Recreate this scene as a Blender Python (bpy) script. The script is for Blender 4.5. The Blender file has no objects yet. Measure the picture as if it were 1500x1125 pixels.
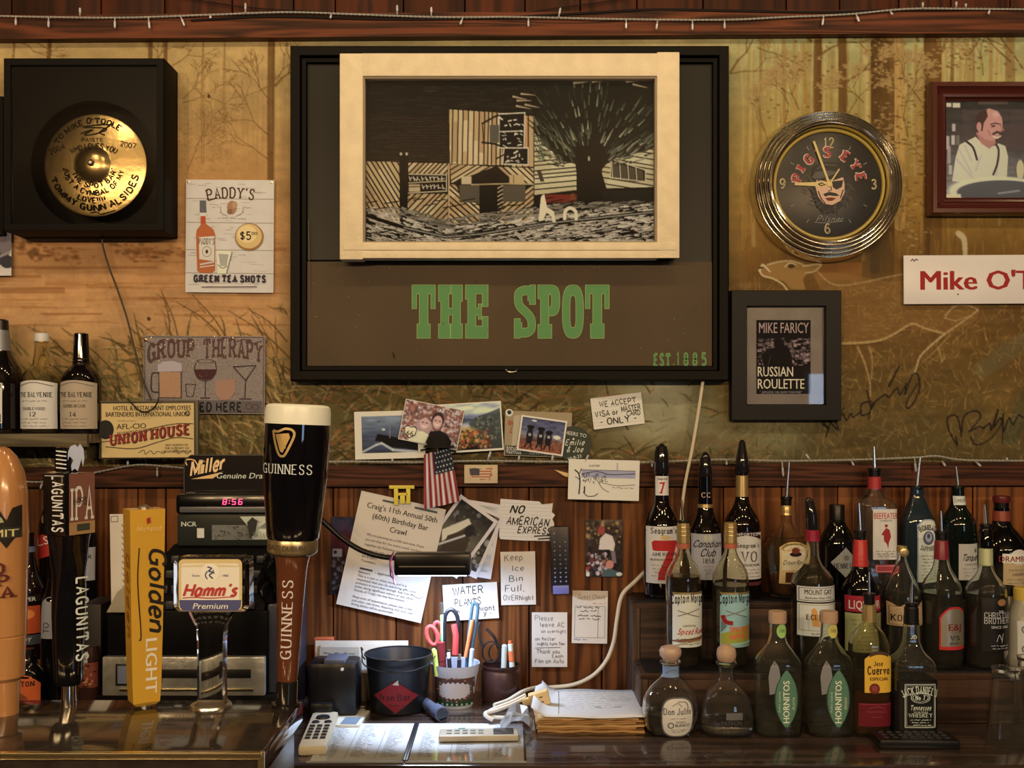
import bpy, bmesh, math, random
import numpy as np
from mathutils import Vector, Matrix
from mathutils.geometry import tessellate_polygon as tessellate

# ---------------------------------------------------------------- camera, world, lights, exposure
SC = bpy.context.scene
COL = SC.collection
F, CX, CY, CZ = 1540.0, 750.0, 620.0, 1.55      # focal length in pixels, vanishing point, eye height
random.seed(7)
RNG = np.random.default_rng(11)

SC.view_settings.view_transform = 'Standard'
SC.view_settings.look = 'None'
SC.view_settings.gamma = 1.0
SC.view_settings.use_curve_mapping = False
SC.view_settings.exposure = 0.0

cam_data = bpy.data.cameras.new('camera')
cam_data.sensor_width = 36.0
cam_data.lens = F / 1500.0 * 36.0
cam_data.shift_y = (CY - 562.5) / 1500.0
cam_data.clip_start = 0.02
cam = bpy.data.objects.new('camera', cam_data)
cam.location = (0, 0, CZ)
cam.rotation_euler = (math.pi / 2, 0, 0)
COL.objects.link(cam)
SC.camera = cam

world = bpy.data.worlds.new('world')
world.use_nodes = True
world.node_tree.nodes['Background'].inputs[0].default_value = (0.9, 0.62, 0.36, 1)
world.node_tree.nodes['Background'].inputs[1].default_value = 0.03
SC.world = world

BULB_COL = (1.0, 0.69, 0.35)
BULBS = [(-1.75, 1.12, 2.84), (-0.95, 1.15, 2.84), (-0.32, 1.15, 2.84), (0.32, 1.15, 2.84), (0.95, 1.15, 2.84), (1.75, 1.12, 2.84)]
BULB_W = [7, 8, 7.5, 7.5, 7.5, 6.5]
def light(name, kind, loc, power, col, size=0.04, rot=None, size_y=None):
    l = bpy.data.lights.new(name, kind)
    l.energy = power; l.color = col
    if kind == 'POINT': l.shadow_soft_size = size
    if kind == 'AREA':
        l.size = size
        if size_y: l.shape = 'RECTANGLE'; l.size_y = size_y
    o = bpy.data.objects.new(name, l); o.location = loc
    if rot: o.rotation_euler = rot
    COL.objects.link(o)
    return o
for i, b in enumerate(BULBS):
    light('bulb_light', 'POINT', (b[0], b[1], b[2] - 0.10), BULB_W[i], BULB_COL, 0.03)
# unseen fill lights added behind the camera to brighten wall and bottles
for x_, y_ in ((-1.95, -1.3), (-1.45, -1.2), (-0.85, -1.3), (-0.5, -1.4), (0.55, -1.3), (0.9, -1.2), (1.6, -1.4), (2.1, -1.3)):
    light('fill_light', 'POINT', (x_, y_, 2.28), 44, (1.0, 0.66, 0.33), 0.03)

# ---------------------------------------------------------------- colours
def lin(c):
    c = np.asarray(c, float) / 255.0
    return np.where(c <= 0.04045, c / 12.92, ((c + 0.055) / 1.055) ** 2.4)
REF = lin((236, 204, 146))
def C(r, g=None, b=None):
    """colour seen in the warm light of the bar -> surface colour"""
    c = np.clip(lin(r if g is None else (r, g, b)) / REF * 0.84, 0.0015, 0.88)
    k = np.clip((c[..., 2:3] - c[..., 0:1]) / np.maximum(c[..., 2:3], 1e-4), 0, 1) * .45      # calm the blues
    return c * (1 - k) + c.mean(-1, keepdims=True) * k
def N(r, g, b):
    return np.clip(lin((r, g, b)), 0.0015, 0.9)

# ---------------------------------------------------------------- materials
MATS = {}
def mat(key, col=(0.5, 0.5, 0.5), rough=0.55, metal=0.0, spec=0.5, trans=0.0, ior=1.45, emit=None, es=0.0, coat=0.0, var=0.0, vs=40.0, bump=0.0, bs=200.0):
    if key in MATS: return MATS[key]
    m = bpy.data.materials.new(key); m.use_nodes = True
    nt = m.node_tree; b = nt.nodes['Principled BSDF']
    b.inputs['Base Color'].default_value = (*[float(x) for x in col], 1)
    b.inputs['Roughness'].default_value = rough
    b.inputs['Metallic'].default_value = metal
    b.inputs['Specular IOR Level'].default_value = spec
    b.inputs['Transmission Weight'].default_value = trans
    b.inputs['IOR'].default_value = ior
    b.inputs['Coat Weight'].default_value = coat
    if emit is not None:
        b.inputs['Emission Color'].default_value = (*emit, 1); b.inputs['Emission Strength'].default_value = es
    if var or bump:
        tc = nt.nodes.new('ShaderNodeTexCoord')
        nz = nt.nodes.new('ShaderNodeTexNoise'); nz.inputs['Scale'].default_value = vs; nz.inputs['Detail'].default_value = 5
        nt.links.new(tc.outputs['Object'], nz.inputs['Vector'])
        if var:
            mp = nt.nodes.new('ShaderNodeMapRange'); mp.inputs[3].default_value = 1 - var; mp.inputs[4].default_value = 1 + var
            mp.inputs[1].default_value = .25; mp.inputs[2].default_value = .75
            nt.links.new(nz.outputs[0], mp.inputs[0])
            mx = nt.nodes.new('ShaderNodeVectorMath'); mx.operation = 'SCALE'
            mx.inputs[0].default_value = [float(x) for x in col]
            nt.links.new(mp.outputs[0], mx.inputs['Scale']); nt.links.new(mx.outputs[0], b.inputs['Base Color'])
        if bump:
            n2 = nt.nodes.new('ShaderNodeTexNoise'); n2.inputs['Scale'].default_value = bs
            nt.links.new(tc.outputs['Object'], n2.inputs['Vector'])
            bp = nt.nodes.new('ShaderNodeBump'); bp.inputs['Strength'].default_value = bump; bp.inputs['Distance'].default_value = .002
            nt.links.new(n2.outputs[0], bp.inputs['Height']); nt.links.new(bp.outputs[0], b.inputs['Normal'])
    MATS[key] = m
    return m
def flat(r, g, b, rough=0.6):
    """print or paint of one colour, given as it looks in the bar light"""
    return mat('print %d %d %d %g' % (r, g, b, rough), C(r, g, b), rough, spec=.2)
def cool(r, g, b, rough=0.6):
    return mat('paper %d %d %d' % (r, g, b), N(r, g, b), rough)

def painted():
    if 'painted' in MATS: return MATS['painted']
    m = bpy.data.materials.new('painted'); m.use_nodes = True
    nt = m.node_tree; b = nt.nodes['Principled BSDF']
    a = nt.nodes.new('ShaderNodeAttribute'); a.attribute_name = 'paint'
    nt.links.new(a.outputs['Color'], b.inputs['Base Color'])
    b.inputs['Roughness'].default_value = 0.6; b.inputs['Specular IOR Level'].default_value = 0.12
    MATS['painted'] = m
    return m

def wood(key, c1, c2, axis='Z', scale=1.0, rough=0.45, dark=None, coat=0.0, ray=9.0, knot=1.0, varmin=0.72, spec=.5):
    """grained wood: stretched noise and warped bands along one axis of the object"""
    if key in MATS: return MATS[key]
    m = bpy.data.materials.new(key); m.use_nodes = True
    nt = m.node_tree; L = nt.links; b = nt.nodes['Principled BSDF']
    tc = nt.nodes.new('ShaderNodeTexCoord'); oi = nt.nodes.new('ShaderNodeObjectInfo')
    sc_ = {'X': (0.05, 1, 1), 'Y': (1, 0.05, 1), 'Z': (1, 1, 0.05)}[axis]
    add = nt.nodes.new('ShaderNodeVectorMath'); add.operation = 'MULTIPLY_ADD'
    L.new(oi.outputs['Random'], add.inputs[0]); add.inputs[1].default_value = (7, 3, 11); L.new(tc.outputs['Object'], add.inputs[2])
    mp = nt.nodes.new('ShaderNodeMapping'); mp.inputs['Scale'].default_value = [x * scale for x in sc_]
    L.new(add.outputs[0], mp.inputs[0])
    n1 = nt.nodes.new('ShaderNodeTexNoise'); n1.inputs['Scale'].default_value = 14; n1.inputs['Detail'].default_value = 2; n1.inputs['Distortion'].default_value = 0.4 * knot
    L.new(mp.outputs[0], n1.inputs['Vector'])
    mul = nt.nodes.new('ShaderNodeMath'); mul.operation = 'MULTIPLY'; mul.inputs[1].default_value = ray * 6.28
    L.new(n1.outputs[0], mul.inputs[0])
    sn = nt.nodes.new('ShaderNodeMath'); sn.operation = 'SINE'; L.new(mul.outputs[0], sn.inputs[0])
    n2 = nt.nodes.new('ShaderNodeTexNoise'); n2.inputs['Scale'].default_value = 160; n2.inputs['Detail'].default_value = 4
    L.new(mp.outputs[0], n2.inputs['Vector'])
    mr = nt.nodes.new('ShaderNodeMapRange'); mr.inputs[1].default_value = -1; mr.inputs[2].default_value = 1
    L.new(sn.outputs[0], mr.inputs[0])
    av = nt.nodes.new('ShaderNodeMath'); av.operation = 'MULTIPLY_ADD'; av.inputs[1].default_value = 0.55
    hf = nt.nodes.new('ShaderNodeMath'); hf.operation = 'MULTIPLY'; hf.inputs[1].default_value = 0.45
    L.new(n2.outputs[0], hf.inputs[0]); L.new(mr.outputs[0], av.inputs[0]); L.new(hf.outputs[0], av.inputs[2])
    cr = nt.nodes.new('ShaderNodeValToRGB'); L.new(av.outputs[0], cr.inputs[0])
    cr.color_ramp.elements[0].position = 0.12; cr.color_ramp.elements[0].color = (*[float(x) for x in c2], 1)
    cr.color_ramp.elements[1].position = 0.85; cr.color_ramp.elements[1].color = (*[float(x) for x in c1], 1)
    # per object tone
    mr2 = nt.nodes.new('ShaderNodeMapRange'); mr2.inputs[3].default_value = varmin; mr2.inputs[4].default_value = 1.15
    L.new(oi.outputs['Random'], mr2.inputs[0])
    sc2 = nt.nodes.new('ShaderNodeVectorMath'); sc2.operation = 'SCALE'
    L.new(cr.outputs[0], sc2.inputs[0]); L.new(mr2.outputs[0], sc2.inputs['Scale'])
    L.new(sc2.outputs[0], b.inputs['Base Color'])
    bp = nt.nodes.new('ShaderNodeBump'); bp.inputs['Strength'].default_value = 0.35; bp.inputs['Distance'].default_value = 0.001
    L.new(av.outputs[0], bp.inputs['Height']); L.new(bp.outputs[0], b.inputs['Normal'])
    b.inputs['Roughness'].default_value = rough; b.inputs['Coat Weight'].default_value = coat; b.inputs['Specular IOR Level'].default_value = spec
    MATS[key] = m
    return m

# ---------------------------------------------------------------- mesh builder
class MB:
    def __init__(s): s.v = []; s.f = []; s.mi = []; s.mats = []; s.col = None
    def m(s, mt):
        if mt not in s.mats: s.mats.append(mt)
        return s.mats.index(mt)
    def add(s, v, f, mt):
        o = len(s.v); k = s.m(mt)
        s.v.extend(tuple(p) for p in v); s.f.extend(tuple(i + o for i in q) for q in f); s.mi.extend([k] * len(f))
        return s
    def box(s, c, d, mt, bev=0.0, rot=None):
        bm = bmesh.new(); bmesh.ops.create_cube(bm, size=1)
        for v in bm.verts: v.co = Vector((v.co.x * d[0], v.co.y * d[1], v.co.z * d[2]))
        if bev > 0: bmesh.ops.bevel(bm, geom=bm.edges[:], offset=min(bev, min(d) * .45), segments=2, profile=.6, affect='EDGES')
        R = rot if rot is not None else Matrix.Identity(3)
        vs = [R @ v.co + Vector(c) for v in bm.verts]; bm.verts.index_update()
        s.add(vs, [[v.index for v in f.verts] for f in bm.faces], mt); bm.free(); return s
    def tube(s, pts, r, mt, n=8, cap=True):
        pts = [Vector(p) for p in pts]; vs = []; fs = []
        rs = r if isinstance(r, (list, tuple)) else [r] * len(pts)
        up = None
        for i, p in enumerate(pts):
            t = (pts[min(i + 1, len(pts) - 1)] - pts[max(i - 1, 0)])
            if t.length < 1e-9: t = Vector((0, 0, 1))
            t.normalize()
            if up is None: up = Vector((0, 0, 1)) if abs(t.z) < .9 else Vector((0, 1, 0))
            a = t.cross(up)
            if a.length < 1e-6: a = t.orthogonal()
            a.normalize(); b = t.cross(a).normalized(); up = -b if b.dot(up) < 0 else b
            for k in range(n):
                g = 2 * math.pi * k / n
                vs.append(p + a * math.cos(g) * rs[i] + b * math.sin(g) * rs[i])
        for i in range(len(pts) - 1):
            for k in range(n):
                k2 = (k + 1) % n
                fs.append((i * n + k, i * n + k2, (i + 1) * n + k2, (i + 1) * n + k))
        if cap: fs.append(tuple(range(n))[::-1]); fs.append(tuple((len(pts) - 1) * n + k for k in range(n)))
        return s.add(vs, fs, mt)
    def lathe(s, prof, mt, n=32, axis='Z', c=(0, 0, 0), ex=2.0, ar=1.0, cap=True, flip=False, ay=None):
        """prof: (height, radius) pairs"""
        vs = []; fs = []
        for (h, r) in prof:
            for k in range(n):
                g = 2 * math.pi * k / n; ca, sa = math.cos(g), math.sin(g)
                x = math.copysign(abs(ca) ** (2 / ex), ca) * r; y = math.copysign(abs(sa) ** (2 / ex), sa) * r * ar
                vs.append({'Z': (x, y, h), 'Y': (x, h, y), 'X': (h, x, y)}[axis])
        for i in range(len(prof) - 1):
            for k in range(n):
                k2 = (k + 1) % n
                q = (i * n + k, i * n + k2, (i + 1) * n + k2, (i + 1) * n + k)
                fs.append(q[::-1] if flip else q)
        if cap:
            fs.append(tuple(range(n)) if flip else tuple(range(n))[::-1])
            t = tuple((len(prof) - 1) * n + k for k in range(n)); fs.append(t[::-1] if flip else t)
        vs = [(a + c[0], b + c[1], d + c[2]) for a, b, d in vs]
        return s.add(vs, fs, mt)
    def prism(s, poly, y0, y1, mt):
        """poly in (x, z); extruded in y"""
        n = len(poly); vs = [(x, y0, z) for x, z in poly] + [(x, y1, z) for x, z in poly]
        fs = [tuple(range(n)), tuple(range(2 * n - 1, n - 1, -1))] + [(i, i + n, (i + 1) % n + n, (i + 1) % n) for i in range(n)]
        return s.add(vs, fs, mt)
    def build(s, name, parent=None, smooth=True, label=None, kind=None, weld=False, angle=35, fix=True):
        me = bpy.data.meshes.new(name)
        me.from_pydata([tuple(map(float, p)) for p in s.v], [], s.f)
        for mt in s.mats: me.materials.append(mt)
        if len(s.mats) > 1: me.polygons.foreach_set('material_index', s.mi)
        if fix and len(s.f) < 60000:
            bm = bmesh.new(); bm.from_mesh(me); bmesh.ops.recalc_face_normals(bm, faces=bm.faces[:]); bm.to_mesh(me); bm.free()
        me.update()
        if smooth:
            me.polygons.foreach_set('use_smooth', [True] * len(me.polygons))
            if angle: me.set_sharp_from_angle(angle=math.radians(angle))
        o = bpy.data.objects.new(name, me); COL.objects.link(o)
        if parent is not None: o.parent = parent
        if label: o['label'] = label
        if kind: o['kind'] = kind
        return o

class Thing:
    """an Empty at (x, y) of the photo's frame and distance d; parts use offsets u (right), v (down) in that frame's units at that distance"""
    def __init__(s, name, label, cat, x, y, d, rot=0.0, group=None, yaw=0.0, pitch=0.0):
        s.s = d / F; s.x, s.y, s.d = x, y, d
        o = bpy.data.objects.new(name, None); COL.objects.link(o); o.empty_display_size = .02
        o.location = ((x - CX) * s.s, d, CZ - (y - CY) * s.s)
        o.rotation_mode = 'XYZ'; o.rotation_euler = (math.radians(pitch), math.radians(rot), math.radians(yaw))
        o['label'] = label; o['category'] = cat
        if group: o['group'] = group
        s.o = o
    def p(s, u, v, dy=0.0): return (u * s.s, dy, -v * s.s)
    def a(s, x, y, dy=0.0): return s.p(x - s.x, y - s.y, dy)
    def surf(s, dy=0.0): return lambda u, v, off: (u * s.s, dy - off, -v * s.s)
    def box(s, u0, v0, u1, v1, y0, y1, mt, bev=0.0, mb=None):
        mb = mb or MB()
        return mb.box(((u0 + u1) / 2 * s.s, (y0 + y1) / 2, -(v0 + v1) / 2 * s.s), (abs(u1 - u0) * s.s, abs(y1 - y0), abs(v1 - v0) * s.s), mt, bev)

def struct(o, label=None):
    o['kind'] = 'structure'
    return o
def P(x, y, d): return Vector(((x - CX) * d / F, d, CZ - (y - CY) * d / F))

# ---------------------------------------------------------------- lettering
GL = {}
for ln in """A 4|0,0 2,6 4,0|.8,2.1 3.2,2.1
B 4|0,0 0,6|~0,6 2.4,6 3.3,4.6 2.3,3.2 0,3.2|~0,3.2 2.7,3.1 3.8,1.6 2.7,0 0,0
C 4|~3.8,4.6 3.2,5.7 2.1,6 .5,5 .1,3 .5,1 2.1,0 3.3,.4 3.8,1.4
D 4|0,0 0,6|~0,6 2.2,6 3.7,4.6 3.9,3 3.7,1.4 2.2,0 0,0
E 3.6|0,0 0,6|0,6 3.4,6|0,3.1 2.6,3.1|0,0 3.5,0
F 3.5|0,0 0,6|0,6 3.4,6|0,3.1 2.6,3.1
G 4.2|~3.8,4.7 3.2,5.7 2.1,6 .5,5 .1,3 .5,1 2.1,0 3.4,.4 3.9,1.2|2.4,2.6 3.9,2.6 3.9,0
H 4|0,0 0,6|4,0 4,6|0,3 4,3
I 1|.5,0 .5,6
J 3|2.6,6 2.6,1.5|~2.6,1.5 2.2,.2 1.2,0 .2,.6 0,1.6
K 4|0,0 0,6|3.8,6 0,2.4|1.2,3.5 4,0
L 3.5|0,6 0,0|0,0 3.4,0
M 5|0,0 0,6|0,6 2.5,1 5,6|5,6 5,0
N 4|0,0 0,6|0,6 4,0|4,0 4,6
O 4|~2,6 .5,5.2 .05,3 .5,.8 2,0 3.5,.8 3.95,3 3.5,5.2 2,6
P 4|0,0 0,6|~0,6 2.6,6 3.8,4.5 2.6,2.9 0,2.9
Q 4|~2,6 .5,5.2 .05,3 .5,.8 2,0 3.5,.8 3.95,3 3.5,5.2 2,6|2.4,1.6 4,-.4
R 4|0,0 0,6|~0,6 2.6,6 3.7,4.5 2.6,3.1 0,3.1|1.9,3.1 4,0
S 3.8|~3.5,4.8 2.9,5.8 1.8,6 .5,5.4 .4,4.2 1.2,3.4 2.7,2.7 3.5,1.8 3.2,.5 1.9,0 .6,.3 .1,1.3
T 4.4|2.2,0 2.2,6|0,6 4.4,6|.1,6 .1,4.7|4.3,6 4.3,4.7
U 4|0,6 0,2|~0,2 .5,.4 2,0 3.5,.4 4,2|4,2 4,6
V 4|0,6 2,0 4,6
W 5.6|0,6 1.4,0 2.8,5 4.2,0 5.6,6
X 4|0,0 4,6|0,6 4,0
Y 4|0,6 2,3 4,6|2,3 2,0
Z 3.8|0,6 3.7,6 0,0 3.8,0
0 3.6|~1.8,6 .3,5 0,3 .3,1 1.8,0 3.3,1 3.6,3 3.3,5 1.8,6
1 2|.2,4.9 1.2,6 1.2,0
2 3.6|~.1,4.6 .7,5.8 2,6 3.3,5.2 3.2,3.9 1.6,1.8 .1,0|.1,0 3.6,0
3 3.6|~.2,5.2 1.6,6 3,5.3 3,3.9 1.6,3.2|~1.6,3.2 3.3,2.6 3.4,1 1.8,0 .1,.8
4 3.8|2.8,0 2.8,6 0,1.8 3.8,1.8
5 3.6|3.3,6 .5,6 .3,3.3|~.3,3.3 1.9,3.8 3.4,2.8 3.3,.9 1.7,0 .1,.7
6 3.6|~3.2,5.3 2.2,6 .9,5.4 .1,3.4 .1,1.4 1.5,0 3.2,.7 3.4,2.3 2,3.5 .3,2.5
7 3.6|0,6 3.6,6 1.2,0
8 3.6|~1.8,6 .4,5.3 .5,3.9 1.8,3.2 3.4,2 3.2,.5 1.8,0 .4,.5 .2,2 1.8,3.2 3.1,3.9 3.2,5.3 1.8,6
9 3.6|~3.3,3.5 1.6,2.5 .2,3.7 .4,5.3 1.9,6 3.4,4.8 3.4,2.6 2.6,.6 .8,0
a 3|~2.6,3.4 1,3.9 0,2.3 .6,.2 1.8,.3 2.7,1.6|2.7,3.8 2.6,.6 3,0
b 3|0,6 0,0|~0,2.6 1.3,3.9 2.8,2.8 2.7,1 1.4,0 0,.6
c 2.7|~2.6,3.1 1.5,3.9 .1,2.6 .2,.8 1.4,0 2.6,.7
d 3|2.8,6 2.8,0|~2.8,3 1.4,3.9 .1,2.6 .2,.7 1.4,0 2.8,1
e 2.8|~.1,1.9 2.6,2.2 2.3,3.7 1,3.8 .05,2.2 .5,.4 1.6,0 2.7,.7
f 2.2|~2.2,5.6 1.3,6 .8,5 .8,0|0,3.7 2,3.7
g 3|~2.7,3.2 1.4,3.9 .1,2.6 .3,.9 1.6,.4 2.7,1.6|~2.7,3.8 2.7,-1 1.4,-1.9 .2,-1.3
h 3|0,6 0,0|~0,2.4 1.2,3.8 2.5,3.4 2.7,2 2.7,0
i .9|.4,3.8 .4,0|.3,5.1 .5,5.3
j 1.4|~1,3.8 1,-1 .5,-1.8 -.3,-1.5|.9,5.1 1.1,5.3
k 2.8|0,6 0,0|2.6,3.7 0,1.6|.9,2.3 2.8,0
l .9|.4,6 .4,0
m 4.4|0,3.8 0,0|~0,2.5 1,3.8 2,3.3 2.1,2 2.1,0|~2.1,2.5 3.1,3.8 4.1,3.3 4.2,2 4.2,0
n 3|0,3.8 0,0|~0,2.4 1.2,3.8 2.5,3.4 2.7,2 2.7,0
o 3|~1.4,3.9 .1,2.6 .3,.7 1.4,0 2.6,.7 2.8,2.6 1.4,3.9
p 3|0,3.8 0,-1.9|~0,2.8 1.4,3.9 2.8,2.6 2.6,.7 1.3,0 0,.8
q 3|2.7,3.8 2.7,-1.9|~2.7,2.9 1.4,3.9 .1,2.6 .3,.6 1.4,0 2.7,1
r 2.1|0,3.8 0,0|~0,2.3 .9,3.7 2.1,3.6
s 2.4|~2.2,3.3 1.2,3.9 .2,3.1 .9,2.2 2.1,1.4 1.8,.2 .8,0 0,.6
t 2|.8,5.4 .8,1|~.8,1 1.1,.1 2,.2|0,3.8 1.9,3.8
u 3|~0,3.8 0,1.4 .8,.1 2,.3 2.7,1.6|2.7,3.8 2.7,0
v 2.8|0,3.8 1.4,0 2.8,3.8
w 4|0,3.8 1,0 2,3.4 3,0 4,3.8
x 2.8|0,3.8 2.7,0|2.7,3.8 0,0
y 2.8|0,3.8 1.4,.3|2.8,3.8 1,-1.2 .1,-1.8
z 2.6|0,3.8 2.5,3.8 0,0 2.6,0
' .8|.5,6.2 .3,4.8
. .7|.2,.1 .45,.1
, .8|.4,.3 .1,-.9
- 2.2|.2,2.8 2,2.8
_ 2.2|0,0 2.2,0
: .8|.3,.6 .5,.6|.3,3.4 .5,3.4
! .8|.4,6 .4,1.8|.3,.1 .5,.1
& 4|~3.8,0 1.2,3.8 .9,5 1.8,6 2.7,5 1.6,3.4 .2,1.8 .8,.2 2.2,.1 3.8,2.4
$ 3.6|~3.3,4.7 2.2,5.5 .6,5 .5,3.8 3,2.5 3.2,1 1.6,.4 .2,1.2|1.8,6.6 1.8,-.6
? 3|~.1,4.8 .9,5.9 2.4,5.7 2.7,4.3 1.4,3 1.4,1.7|1.3,.1 1.5,.1
" 1.6|.3,6 .2,4.9|1.2,6 1.1,4.9
( 1.6|~1.4,6.6 .3,4.6 .3,1.6 1.4,-.6
) 1.6|~.2,6.6 1.3,4.6 1.3,1.6 .2,-.6
/ 2.6|0,-.4 2.6,6.4
+ 3|0,3 3,3|1.5,1.5 1.5,4.5
# 3.6|1,0 1.4,6|2.4,0 2.8,6|0,2 3.6,2|0,4 3.6,4""".split('\n'):
    ch, rest = ln[0], ln[2:]
    w, *st = rest.split('|')
    out = []
    for q in st:
        sm = q.startswith('~'); q = q.lstrip('~')
        out.append((sm, np.array([[float(t) for t in z.split(',')] for z in q.split()])))
    GL[ch] = (float(w), out)

def catmull(p, k=4, closed=False):
    p = np.asarray(p, float)
    if len(p) < 3: return p
    a = np.vstack([p[-2:-1], p, p[1:2]]) if closed and np.allclose(p[0], p[-1]) else np.vstack([2 * p[0] - p[1], p, 2 * p[-1] - p[-2]])
    out = []
    for i in range(1, len(a) - 2):
        for t in np.arange(k) / k:
            out.append(.5 * ((2 * a[i]) + (a[i + 1] - a[i - 1]) * t + (2 * a[i - 1] - 5 * a[i] + 4 * a[i + 1] - a[i + 2]) * t * t + (3 * a[i] - a[i - 1] - 3 * a[i + 1] + a[i + 2]) * t ** 3))
    out.append(p[-1])
    return np.array(out)

def ribbon(p, w0, w1=None):
    """centre line -> left and right edges; w0 is the width of upright strokes, w1 that of level ones"""
    w1 = w0 if w1 is None else w1
    p = np.asarray(p, float)
    keep = [0] + [i for i in range(1, len(p)) if np.hypot(*(p[i] - p[i - 1])) > 1e-5]
    p = p[keep]
    if len(p) < 2: p = np.array([p[0], p[0] + [w0 * .3, 0]])
    d = np.diff(p, axis=0); d /= np.maximum(np.hypot(d[:, 0], d[:, 1])[:, None], 1e-9)
    nrm = np.stack([-d[:, 1], d[:, 0]], 1)
    pn = np.vstack([nrm[:1], nrm[:-1] + nrm[1:], nrm[-1:]])
    ln_ = np.hypot(pn[:, 0], pn[:, 1])[:, None]; pn = pn / np.maximum(ln_, 1e-6)
    m = np.ones(len(p)); 
    if len(p) > 2: m[1:-1] = 1 / np.clip((pn[1:-1] * nrm[1:]).sum(1), .55, 1)
    td = np.vstack([d[:1], d[:-1] + d[1:], d[-1:]]); td /= np.maximum(np.hypot(td[:, 0], td[:, 1])[:, None], 1e-6)
    w = (w1 + (w0 - w1) * np.abs(td[:, 1])) * .5 * m
    return p + pn * w[:, None], p - pn * w[:, None]

BF = {}
def bfont(ch, bold):
    k = (ch, bold)
    if k not in BF:
        cu = bpy.data.curves.new('glyph', 'FONT'); cu.body = ch; cu.resolution_u = 2; cu.offset = bold; cu.size = 1.38
        o = bpy.data.objects.new('glyph', cu); COL.objects.link(o)
        me = o.to_mesh()
        v = np.array([(q.co.x, q.co.y) for q in me.vertices]) if len(me.vertices) else np.zeros((0, 2))
        f = [tuple(q.vertices) for q in me.polygons]
        o.to_mesh_clear()
        cu.body = 'I' + ch + 'I'; bpy.context.view_layer.update(); a = o.dimensions.x
        cu.body = 'II'; bpy.context.view_layer.update(); b = o.dimensions.x
        bpy.data.objects.remove(o); bpy.data.curves.remove(cu)
        BF[k] = (v, f, a - b)
    return BF[k]

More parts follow.
